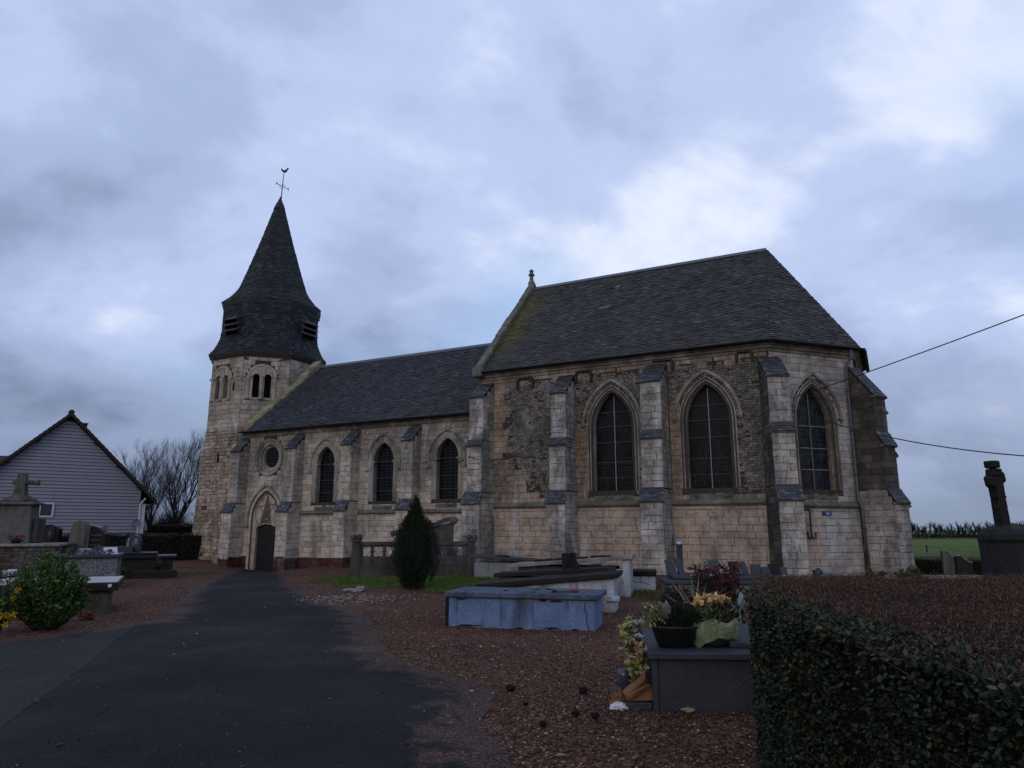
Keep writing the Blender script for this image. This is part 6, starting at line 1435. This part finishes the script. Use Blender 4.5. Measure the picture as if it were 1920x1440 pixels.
# green shrub and yellow flowers
def shrub(name, loc, rx, ry, h, n, m, label, seed, s0, s1, wid, cat='shrub', up=.55):
    e = empty(name, loc, 0, label, cat); r = random.Random(seed); st_m = MB(); P = []; U = []; S = []
    for k in range(int(n/34)):
        a = r.uniform(0, 6.28); q = math.sqrt(r.random()); tip = Vector((rx*q*math.cos(a), ry*q*math.sin(a), h*(.45+.55*(1-q*q)**.6)*r.uniform(.55, 1.18))); base = Vector((tip.x*.25, tip.y*.25, -.03)); mid = base.lerp(tip, .5)+Vector((r.gauss(0, .03), r.gauss(0, .03), .05)); st_m.tube([base, mid, tip], [.009, .006, .002], 4, False)
        for j in range(34):
            t = .12+.88*r.random()**.75; p_ = (base*(1-t)**2+mid*2*t*(1-t)+tip*t*t); P.append(tuple(p_)); d_ = (tip-base).normalized(); aa = r.uniform(0, 6.28); U.append(tuple((Vector((math.cos(aa), math.sin(aa), r.gauss(.1, .3)))*.8+d_*up).normalized())); S.append(r.uniform(s0, s1))
    st_m.obj('stems', M_BARK, e, fix=False); leafcloud('foliage', np.array(P), np.array(U), S, wid, m, e, seed); return e
M_SHR = leafm('shrub_leaf', (.022, .055, .010), (.058, .125, .020), (.13, .21, .042), .5, .25)
pS = gp(75, 1185); shrub('leafy_shrub', (pS.x-.12, pS.y+.30, 0), .60, .55, 1.14, 9000, M_SHR, 'bushy bright green shrub growing beside the old asphalt', 21, .05, .10, .36)
e = shrub('flowering_plant', (gp(-30, 1190).x, gp(-30, 1190).y+.1, 0), .50, .45, .95, 1600, M_SHR, 'yellow flowering plant beside the bushy green shrub', 22, .06, .11, .3, 'plant')
M_YEL = leafm('yellow_petal', (.30, .17, .01), (.42, .25, .015), (.48, .32, .03), .6, .2); r = random.Random(6)
for k in range(11):
    P = []; U = []; S = []; c = Vector((r.uniform(.05, .52), r.uniform(-.42, -.1), r.uniform(.18, .92))) if k < 8 else Vector((r.uniform(-.4, .2), r.uniform(-.4, .1), r.uniform(.3, .9)))
    for j in range(16): u = Vector((math.cos(j*.393), -.4, math.sin(j*.393))).normalized(); P.append(tuple(c)); U.append(tuple((u+Vector((r.gauss(0, .2), r.gauss(0, .3), r.gauss(0, .2)))).normalized())); S.append(r.uniform(.05, .085))
    leafcloud('flower', np.array(P), np.array(U), S, .45, M_YEL, e, k)
# ================================================================== foreground: granite tomb with plants, hedge
T = place('tomb', (1.30, 6.90), R(-3), 'dark speckled granite tomb standing against the clipped hedge', 'tomb')
bb(T, 'body', M_GRAND, .035, 1.6, .02, 1.5, -.1, .445, .006); bb(T, 'corner_strip', M_GRAND, -.02, .032, .0, 1.5, -.1, .445, .006); bb(T, 'lid', M_GRAND, -.06, 1.7, -.05, 1.6, .448, .505, .008); bb(T, 'base_slab', M_GRAND, -.36, -.025, .05, .75, -.1, .055, .008)
bb(T, 'upper_step', M_GRAND, .75, 1.7, .25, 1.6, .507, .56, .008)
TZ = .507; ox, oy = 1.30, 6.90
# black bowl planter
M_POT = plain('black_plastic', (.010, .010, .011), .45, .4, .1, 6., 0); M_HEATH = leafm('heather', (.006, .010, .006), (.014, .022, .010), (.030, .045, .018), .7, .2)
e = empty('bowl_planter', (ox+.27, oy+.32, TZ), 0, 'wide black plastic bowl planted with dark heather on the granite tomb', 'planter')
b = MB(); b.lathe([(.15, 0), (.17, .01), (.225, .17), (.245, .185), (.24, .20), (.225, .195), (.21, .17), (.001, .16)], 24, sy=.8); b.obj('bowl', M_POT, e, True)
r = random.Random(3); P = []; U = []; S = []
for k in range(5200):
    a = r.uniform(0, 6.28); q = math.sqrt(r.random()); x, y = .23*q*math.cos(a)+.03, .18*q*math.sin(a); hh = (.24-.10*q*q)*(1 if x > -.08 else .5); P.append((x*(1+.1*r.random()), y, .15+hh*r.random()**.6)); U.append(tuple(Vector((x*1.4+r.gauss(0, .25), y*1.4+r.gauss(0, .25), 1)).normalized())); S.append(r.uniform(.015, .045))
leafcloud('heather', np.array(P), np.array(U), S, .3, M_HEATH, e, 3)
b = MB(); b.lathe([(.001, -.02), (.045, -.015), (.055, .04), (.05, .10), (.02, .13), (.001, .135)], 10, (-.10, -.10, .28)); b.obj('grey_ornament', M_GREYST, e, True)
P = []; U = []; S = []
for k in range(260): P.append((-.20+r.gauss(0, .05), -.02+r.gauss(0, .08), .17+r.random()*.22)); U.append(tuple(Vector((r.gauss(-.5, .4), r.gauss(0, .4), .8)).normalized())); S.append(r.uniform(.03, .06))
leafcloud('variegated_sprigs', np.array(P), np.array(U), S, .45, leafm('cream_green_leaf', (.05, .07, .02), (.20, .22, .09), (.42, .42, .26)), e, 5)
# wrapped pot
M_WRAP = plain('green_paper', (.185, .225, .12), .55, .35, .12, 3., .15)
e = empty('wrapped_pot', (ox+.66, oy+.36, TZ), 0, 'potted plant in crumpled pale green paper with variegated leaves and cream flowers', 'potted plant')
b = MB(); b.lathe([(.14, 0), (.15, .01), (.19, .13)], 18, sy=.8); b.obj('pot', M_POT, e, True)
b = MB(); n = 40; prof = [(.19, .085), (.205, .12), (.22, .16), (.228, .21), (.215, .25)]; vs = []
for i, (rr_, z) in enumerate(prof):
    for k in range(n):
        a = 2*math.pi*k/n; f = i/(len(prof)-1); w = 1+.10*f*math.sin(5*a+1)+.05*math.sin(11*a+i)+.03*math.sin(17*a); pk = .085*max(0, math.cos(a-.2))**6*f+.05*max(0, math.cos(a-2.9))**8*f; dr = -.085*max(0, math.cos(a-3.75))**8*(1-f)
        vs.append((rr_*w*math.cos(a)*1.12, rr_*w*math.sin(a)*.85, z+.02*math.sin(6*a)*f+pk+dr-.01*math.sin(9*a)*(1-f)))
b.add(vs, [(i*n+k, i*n+(k+1) % n, (i+1)*n+(k+1) % n, (i+1)*n+k) for i in range(len(prof)-1) for k in range(n)]); w_ = b.obj('paper_wrap', M_WRAP, e, False, fix=False); md = w_.modifiers.new('thick', 'SOLIDIFY'); md.thickness = .003
b = MB(); b.lathe([(.001, 0), (.19, 0)], 16, (0, 0, .19), sy=.8); b.obj('soil', M_CLOD, e)
P = []; U = []; S = []
for k in range(900):
    a = r.uniform(0, 6.28); q = .19*math.sqrt(r.random()); x, y = q*math.cos(a)-.05, q*math.sin(a)*.8-.02; P.append((x, y, .2+r.random()*.12)); U.append(tuple(Vector((x*5+r.gauss(0, .4), y*5+r.gauss(0, .4), .55)).normalized())); S.append(r.uniform(.05, .10))
leafcloud('variegated_leaves', np.array(P), np.array(U), S, .17, leafm('cream_edged_leaf', (.022, .035, .012), (.05, .07, .022), (.36, .36, .20)), e, 6)
M_CREAMP = leafm('cream_orange_petal', (.58, .33, .12), (.66, .45, .22), (.70, .58, .40), .6, .2)
def heads(name, parent, cs, rad, m, seed, npet=26, wid=.45):
    P = []; U = []; S = []; r = random.Random(seed)
    for c in cs:
        for j in range(npet): P.append(c); U.append(tuple(Vector((r.gauss(0, 1), r.gauss(-.3, 1), abs(r.gauss(.4, .7)))).normalized())); S.append(rad*r.uniform(.7, 1.1))
    return leafcloud(name, np.array(P), np.array(U), S, wid, m, parent, seed)
heads('flower_heads', e, [(-.12, .08, .41), (-.05, .09, .43), (.03, .08, .435), (.0, .02, .40), (-.14, .02, .38), (.15, .10, .40), (.10, .06, .42), (.07, .02, .39)], .075, M_CREAMP, 1)
P = []; U = []; S = []
for k in range(200): P.append((.13+r.gauss(0, .06), .0+r.gauss(0, .06), .22+r.random()*.16)); U.append(tuple(Vector((r.gauss(0, .5), r.gauss(0, .5), 1)).normalized())); S.append(r.uniform(.05, .09))
leafcloud('dark_leaves', np.array(P), np.array(U), S, .4, leafm('bronze_leaf', (.02, .010, .008), (.04, .02, .014), (.03, .035, .015)), e, 8)
b = MB()
for k, (x, y, h, a) in enumerate(((.22, .02, .24, .3), (.20, -.03, .17, -.1), (.25, .03, .30, .25))): b.add([(x-.05, y, .22), (x+.03, y, .20), (x+.05+a*.15, y+.02, .2+h), (x+.01+a*.1, y+.03, .22+h*.9)], [(0, 1, 2, 3)])
cf = b.obj('clear_film', plain('clear_film', (.10, .15, .14), .12, .5, .1, 4., 0), e); md = cf.modifiers.new('thick', 'SOLIDIFY'); md.thickness = .002
# red leaved plants behind and the grassy plant
M_RED = leafm('dark_red_leaf', (.045, .006, .008), (.095, .012, .014), (.15, .03, .03), .6, .25)
def redplant(loc, rx, ry, h, n, label, seed, frac=.45):
    e = empty('red_leaved_plant', loc, 0, label, 'plant', 'red leaved plants behind the granite tomb'); r = random.Random(seed); P1_ = [[], [], []]; P2_ = [[], [], []]; st_m = MB()
    for k in range(n//14):
        a = r.uniform(0, 6.28); q = math.sqrt(r.random()); tip = Vector((rx*q*math.cos(a), ry*q*math.sin(a), h*r.uniform(.45, 1.0))); st_m.tube([(tip.x*.3, tip.y*.3, 0), tuple(tip)], [.006, .003], 4, False)
        for j in range(14):
            t = .3+.7*r.random(); p_ = (tip.x*(.3+.7*t)+r.gauss(0, .015), tip.y*(.3+.7*t)+r.gauss(0, .015), tip.z*t); red = t > .8 and r.random() < frac*1.6; L_ = P1_ if red else P2_
            L_[0].append(p_); L_[1].append(tuple(Vector((r.gauss(0, .8), r.gauss(0, .8), r.gauss(.4, .4))).normalized())); L_[2].append(r.uniform(.04, .095))
    leafcloud('red_leaves', np.array(P1_[0]), np.array(P1_[1]), P1_[2], .5, M_RED, e, seed); leafcloud('green_leaves', np.array(P2_[0]), np.array(P2_[1]), P2_[2], .45, M_HEATH, e, seed+1); st_m.obj('stems', M_BARK, e, fix=False); return e
q = at(1345, 1120, 9.2); redplant((q.x, 9.2, .0), .30, .26, 1.20, 4200, 'tall red leaved plant rising highest behind the cream flowers', 1)
q = at(1290, 1140, 8.9); redplant((q.x, 8.9, .0), .36, .24, .95, 4000, 'bushy plant with dull red leaves behind the black bowl planter', 2, .3)
q = at(1300, 1140, 7.6); redplant((q.x, 7.6, .505), .13, .10, .38, 1100, 'small dark red plant standing between bowl planter and wrapped pot', 3, .8)
rp = at(1380, 1110, 9.4); shrub('leafy_sprig', (rp.x, 9.4, 0), .18, .2, 1.08, 700, leafm('olive_leaf', (.03, .04, .012), (.07, .085, .025), (.12, .13, .05)), 'yellow green sprig beside the tallest red leaved plant', 31, .03, .06, .4, 'plant')
q = at(1308, 1150, 7.75); e = empty('grassy_plant', (q.x, 7.75, .505), 0, 'tuft of long arching striped grass blades above the granite tomb', 'plant'); r = random.Random(12)
for k in range(30):
    a = r.gauss(.35, .75); b = MB(); L_ = r.uniform(.36, .62); y0 = r.gauss(0, .03); n = 7; vs = []
    for i in range(n+1):
        t = i/n; x = L_*(math.sin(a)*t*.8+math.sin(a)*.35*t*t); z = L_*(t*math.cos(a*.5)-.30*abs(math.sin(a))*t*t*1.4)+.12; w = .012*(1-t**2)+.0015; vs += [(x-w, y0*(1+3*t), z), (x+w, y0*(1+3*t)+.004, z)]
    b.add(vs, [(2*i, 2*i+1, 2*i+3, 2*i+2) for i in range(n)]); b.obj('blade', leafm('striped_grass', (.075, .105, .035), (.14, .17, .07), (.28, .29, .17)) if k % 3 else M_LEAF, e, fix=False)
b = MB(); b.lathe([(.06, 0), (.075, .11), (.08, .12)], 10); b.obj('pot', M_POT, e, True)
e = empty('plastic_label', (ox+.50, oy+.75, TZ), 0, 'small torn white label stuck behind the bowl planter', 'label'); b = MB(); b.add([(-.04, 0, .36), (.06, .0, .38), (.05, .01, .30), (.0, .01, .28), (-.03, .0, .32), (0, 0, 0), (.006, 0, 0)], [(0, 4, 3, 2, 1), (3, 4, 5, 6)]); o_ = b.obj('card', M_WHT, e); md = o_.modifiers.new('t', 'SOLIDIFY'); md.thickness = .003
# flower column at the tomb's left side
M_PALEY = leafm('pale_yellow_petal', (.34, .33, .09), (.48, .46, .19), (.60, .56, .36), .6, .2); M_WPET = leafm('white_petal', (.50, .51, .55), (.58, .58, .60), (.62, .60, .58), .6, .2); M_PEACH = leafm('peach_petal', (.45, .24, .15), (.52, .33, .22), (.56, .42, .30), .6, .2)
e = empty('artificial_flower_spray', (ox-.115, oy+.26, .05), 0, 'tall spray of pale yellow, white and peach artificial flowers beside the granite tomb', 'flowers'); r = random.Random(5); st_m = MB(); cy, cw, cp = [], [], []
for k in range(150):
    t = r.random(); x = -.01+.02*math.sin(t*7)+r.gauss(0, .042)-.07*(t > .6)*r.random(); z = .20+t*.50; y = r.gauss(0, .07); (cy if r.random() < .8 else (cw if r.random() < .5 else cp)).append((x, y, z)); st_m.tube([(0, 0, 0), (x*.5, y*.5, z*.6), (x, y, z)], .003, 4, False)
cw += [(-.14, -.05, .44), (-.09, -.04, .52)]; cp += [(-.08, -.05, .40), (-.06, -.05, .34)]
st_m.obj('stems', M_SHR, e, fix=False); heads('pale_yellow_blooms', e, cy, .05, M_PALEY, 2, 16, .55); heads('white_blooms', e, cw, .05, M_WPET, 3, 18, .7); heads('peach_blooms', e, cp, .05, M_PEACH, 4, 20, .7); heads('yellow_centre', e, [(-.135, -.085, .43)], .022, M_YEL, 5, 14, .6)
rg = np.random.default_rng(3); N = 260; leafcloud('leaves', np.stack([rg.normal(-.01, .05, N), rg.normal(0, .06, N), rg.uniform(.08, .68, N)], 1), rndunit(rg, N)+np.array([0, 0, .4]), rg.uniform(.025, .055, N), .4, leafm('spray_leaf', (.02, .03, .012), (.05, .07, .02), (.11, .12, .04)), e, 3)
# brown paper and film on the ground
def crumple(name, loc, rx, ry, h, m, label, cat, seed, n=18, mm=9):
    r = random.Random(seed); b = MB(); vs = []
    for i in range(mm+1):
        t = math.pi*.5*i/mm
        for k in range(n):
            a = 2*math.pi*k/n; q = 1+r.uniform(-.30, .30)*(1-i/mm*.5)+.10*math.sin(3*a+seed); vs.append((rx*math.cos(t)**.7*math.cos(a)*q, ry*math.cos(t)**.7*math.sin(a)*q, max(.0, h*math.sin(t)*(1+r.uniform(-.35, .30)))))
    b.add(vs, [(i*n+k, i*n+(k+1) % n, (i+1)*n+(k+1) % n, (i+1)*n+k) for i in range(mm) for k in range(n)]+[tuple(mm*n+k for k in range(n))]); o = b.obj(name, m); o.location = loc; return tag(o, label, cat)
M_KRAFT = plain('brown_kraft_paper', (.17, .078, .034), .7, .25, .2, 5., .2)
def paper_cone(name, tip, axis, L, r0, r1, m, label, cat, seed, n=30, mm=7):      # wrapping paper rolled round a bunch, folded and torn at the rim
    rr = random.Random(seed); ax_ = Vector(axis).normalized(); uu = ax_.orthogonal().normalized(); vv = ax_.cross(uu); b = MB(); vs = []
    fold = [rr.uniform(.55, 1.30) for _ in range(n)]
    for i in range(mm+1):
        t = i/mm; 
        for k in range(n):
            a = 2*math.pi*k/n; rad = (r0+(r1-r0)*t**.8)*(1+(fold[k]-1)*t*1.1)*(1+.06*math.sin(3*a+5*t)); lx = L*t*(1+(.16*math.sin(4*a+seed)+rr.uniform(-.05, .05))*(t > .9)); p_ = ax_*lx+uu*math.cos(a)*rad+vv*math.sin(a)*rad; vs.append((p_.x, p_.y, max(.004-tip[2]+.056, p_.z)))
    b.add(vs, [(i*n+k, i*n+(k+1) % n, (i+1)*n+(k+1) % n, (i+1)*n+k) for i in range(mm) for k in range(n)]+[tuple(range(n))]); o = b.obj(name, m, fix=False); o.location = tip; md = o.modifiers.new('t', 'SOLIDIFY'); md.thickness = .003; return tag(o, label, cat)
paper_cone('brown_paper', (ox-.26, oy+.12, .09), (.85, .25, .36), .24, .05, .12, M_KRAFT, 'crumpled brown kraft paper wrapped round flower stems against the granite tomb', 'paper wrap', 4)
crumple('brown_paper', (ox-.32, oy+.16, .012), .075, .06, .12, M_KRAFT, 'twisted loose end of brown paper beside the crumpled bag', 'paper', 7)
crumple('plastic_film', (ox-.34, oy+.04, .012), .075, .05, .05, M_WHT, 'sheet of white plastic film on the gravel under the brown paper', 'plastic', 9)
e = empty('film_sleeve', (ox-.20, oy+.50, .05), 0, 'smoky plastic flower sleeve with grey cord behind the brown paper', 'plastic'); b = MB(); b.lathe([(.03, 0), (.055, .14), (.075, .22)], 14, sy=.7); o_ = b.obj('sleeve', plain('smoky_film', (.045, .055, .075), .2, .5), e, True); b = MB(); b.tube([(-.12+.04*math.cos(t*.3), -.08, .14+.05*math.sin(t*.3)) for t in range(9)], .003, 5); b.obj('cord', M_GREYST, e)
# ------------------------------------------------------------------ clipped hedge in the foreground
e = empty('clipped_hedge', (0, 0, 0), 0, 'wide clipped hedge with brown cut top and dark green leafy side', 'hedge')
HH = 1.24; HP = [(1.21, .6), (1.22, 2.2), (1.27, 4.0), (1.40, 4.45), (2.05, 6.12), (5.2, 6.2), (6.6, 4.6), (6.4, .6)]
b = MB(); ins = .07; cxh = sum(p[0] for p in HP)/len(HP); cyh = sum(p[1] for p in HP)/len(HP)
def inset(p, d): v = Vector((cxh-p[0], cyh-p[1])); v.normalize(); return (p[0]+v.x*d, p[1]+v.y*d)
HI = [inset(p, .09) for p in HP]; b.prism(HI, -.05, HH-.028, lambda x, d, y: (x, y, d)); b.obj('twig_core', plain('twiggy_core', (.012, .008, .006), .95, .05, .4, 30., .6), e)
M_HL = mat('hedge_leaf', lambda t: t.fin(t.ramp(t.isl(), [(0., (.010, .015, .009)), (.45, (.018, .026, .013)), (.85, (.028, .038, .019)), (.97, (.045, .054, .022)), (1., (.09, .08, .02))]), .5, .22))
M_HT = mat('brown_clipping', lambda t: t.fin(t.ramp(t.isl(), [(0., (.030, .014, .009)), (.4, (.076, .036, .022)), (.8, (.125, .062, .038)), (.96, (.20, .115, .075)), (1., (.045, .060, .02))]), .75, .2))
rg = np.random.default_rng(11)
def oval_leaves(name, P, U, S, m, parent, seed, wid=.62):        # six sided oval leaf with a fold
    rg = np.random.default_rng(seed); n = len(P); S = np.asarray(S)[:, None]; Vd = np.cross(U, rndunit(rg, n)); Vd /= np.linalg.norm(Vd, axis=1)[:, None]+1e-9; Nn = np.cross(U, Vd); w = S*wid*.5
    pts = [P, P+U*S*.28+Vd*w*.88+Nn*S*.08, P+U*S*.68+Vd*w*.82+Nn*S*.05, P+U*S-Nn*S*.08, P+U*S*.68-Vd*w*.82+Nn*S*.05, P+U*S*.28-Vd*w*.88+Nn*S*.08]
    V = np.stack(pts, 1).reshape(-1, 3); i = 6*np.arange(n)[:, None]; F = np.concatenate([i+np.array([[0, 1, 2, 3]]), i+np.array([[0, 3, 4, 5]])], 0)
    return npmesh(name, V, F, m, parent)
def side_leaves(n, y0, y1, seed, shallow=.0):
    rg = np.random.default_rng(seed); y = y0+(y1-y0)*rg.random(n); x = np.interp(y, [p[1] for p in HP[:5]], [p[0] for p in HP[:5]]); lump = .05*np.sin(y*3.7+1)+.035*np.sin(y*8.1)+.03*np.sin(y*17)
    z = HH*(1-.0*rg.random(n))*rg.random(n)**.85; P = np.stack([x-lump*.5+.02+.08*rg.random(n)**1.5-(.02 if shallow else 0), y, np.minimum(z, HH-.01)], 1)
    U = rndunit(rg, n)*.75+np.array([-.75, -.25, -.05]); U /= np.linalg.norm(U, axis=1)[:, None]; return P, U, .009+.019*rg.random(n)**1.3
P, U, S = side_leaves(44000, .65, 4.5, 1); o = oval_leaves('side_foliage', P, U, S, M_HL, e, 1); o['kind'] = 'stuff'
P, U, S = side_leaves(2600, 4.4, 6.1, 2); o = oval_leaves('end_foliage', P, U, S, M_HL, e, 2); o['kind'] = 'stuff'
def in_poly(x, y):
    c = False; j = len(HP)-1
    for i in range(len(HP)):
        xi, yi = HP[i]; xj, yj = HP[j]
        if (yi > y) != (yj > y) and x < (xj-xi)*(y-yi)/(yj-yi)+xi: c = not c
        j = i
    return c
r = random.Random(14); P = []
while len(P) < 120000:
    y = .7+5.5*r.random(); x = 1.2+5.2*r.random()**1.05
    if in_poly(x, y): P.append((x, y, HH-.035+.05*r.random()+.018*math.sin(x*3.3+1)*math.sin(y*2.7)))
P = np.array(P); N = len(P); U = rndunit(rg, N)*np.array([.8, .8, .5])+np.array([0, 0, .55]); U /= np.linalg.norm(U, axis=1)[:, None]
o = leafcloud('clipped_top', P, U, rg.uniform(.008, .020, N), .32, M_HT, e, 12); o['kind'] = 'stuff'
# green shoulder leaves mixing into the brown top
n = 3600; y = .65+3.9*rg.random(n); x = np.interp(y, [p[1] for p in HP[:5]], [p[0] for p in HP[:5]])+np.abs(rg.normal(0, .10, n)); P = np.stack([x, y, HH-.02+.035*rg.random(n)-.02*(x < 1.3)], 1); U = rndunit(rg, n)*.8+np.array([-.2, -.1, .45]); U /= np.linalg.norm(U, axis=1)[:, None]; o = oval_leaves('shoulder_foliage', P, U, rg.uniform(.014, .032, n), M_HL, e, 13); o['kind'] = 'stuff'
tw6 = MB(); rt = random.Random(31)
for k in range(900):                                             # cut twig ends in the top and a few loose shoots
    y = .8+4.6*rt.random()**1.1; x = 1.25+3.6*rt.random()**1.4
    if not in_poly(x, y): continue
    L_ = rt.uniform(.03, .09); dx, dy = rt.gauss(0, .5)*L_, rt.gauss(0, .5)*L_; tw6.tube([(x, y, HH-.04), (x+dx*.5, y+dy*.5, HH-.02+L_*.3), (x+dx, y+dy, HH-.015+L_*.55)], [.0022, .0018, .001], 4, False)
for k in range(60):
    y = .9+3.4*rt.random(); x = float(np.interp(y, [p[1] for p in HP[:5]], [p[0] for p in HP[:5]])); z = HH*rt.random()**.7; L_ = rt.uniform(.05, .13); tw6.tube([(x+.06, y, z), (x+.0, y+rt.gauss(0, .02), z+L_*.3), (x-.03-.03*rt.random(), y+rt.gauss(0, .04), z+L_*.7)], [.0025, .002, .001], 4, False)
o = tw6.obj('cut_twigs', plain('reddish_twig', (.05, .030, .022), .8), e, fix=False); o['kind'] = 'stuff'
# the leaves that show largest are leaves of their own
lm_ = MB(); lm_.add([(0, 0, 0), (.28, .27, .06), (.68, .25, .04), (1, 0, -.08), (.68, -.25, .04), (.28, -.27, .06)], [(0, 1, 2, 3), (0, 3, 4, 5)]); proto_leaf = lm_.obj('leaf', M_HL, e, fix=False); lme = proto_leaf.data
r = random.Random(8)
for k in range(290):
    y = 1.55+1.5*r.random()**1.1; x = float(np.interp(y, [p[1] for p in HP[:5]], [p[0] for p in HP[:5]])); o = proto_leaf if k == 0 else bpy.data.objects.new('leaf', lme)
    if k: COL.objects.link(o); o.parent = e
    top = r.random() < .25; o.location = (x-.035-.02*r.random() if not top else x+.10*r.random(), y, (HH*(.30+.68*r.random())) if not top else HH+.012); s = r.uniform(.018, .030); o.scale = (s, s, s); dv = Vector((-.6, -.5, .1)) if not top else Vector((-.3, -.3, .6)); dv += Vector((r.gauss(0, .6), r.gauss(0, .6), r.gauss(-.1, .5))); o.rotation_euler = dv.to_track_quat('X', 'Z').to_euler()
# weeds at the foot of the apse
for i, (px, py, s) in enumerate(((1640, 1072, .30), (1700, 1070, .34), (1722, 1072, .25))):
    d_ = 21.6 if i == 0 else 21.2; q = at(px, py, d_); shrub('weed', (q.x, d_, gz2(q.x, d_)), s*1.2, s*.6, .42+s*.3, 360, leafm('weed_leaf', (.03, .05, .015), (.06, .095, .025), (.10, .13, .04)), ('dark weed at the foot of the downpipe', 'broad leaved weed at the foot of the corner buttress', 'low yellow green weed in front of the field hedge')[i], 40+i, .07, .14, .5, 'weed')
q = at(1540, 1075, 21.5); e = empty('rag_bundle', (q.x, 21.5, q.z-.1), 0, 'small dark and pale blue bundle at the foot of the apse wall', 'bundle'); b = MB(); b.blob((-.1, 0, .12), (.14, .1, .14), 1, .25); b.obj('dark_cloth', M_PLQ, e); b = MB(); b.blob((.12, 0, .13), (.11, .09, .12), 2, .25); b.obj('pale_cloth', plain('pale_blue_cloth', (.17, .24, .26), .8), e)
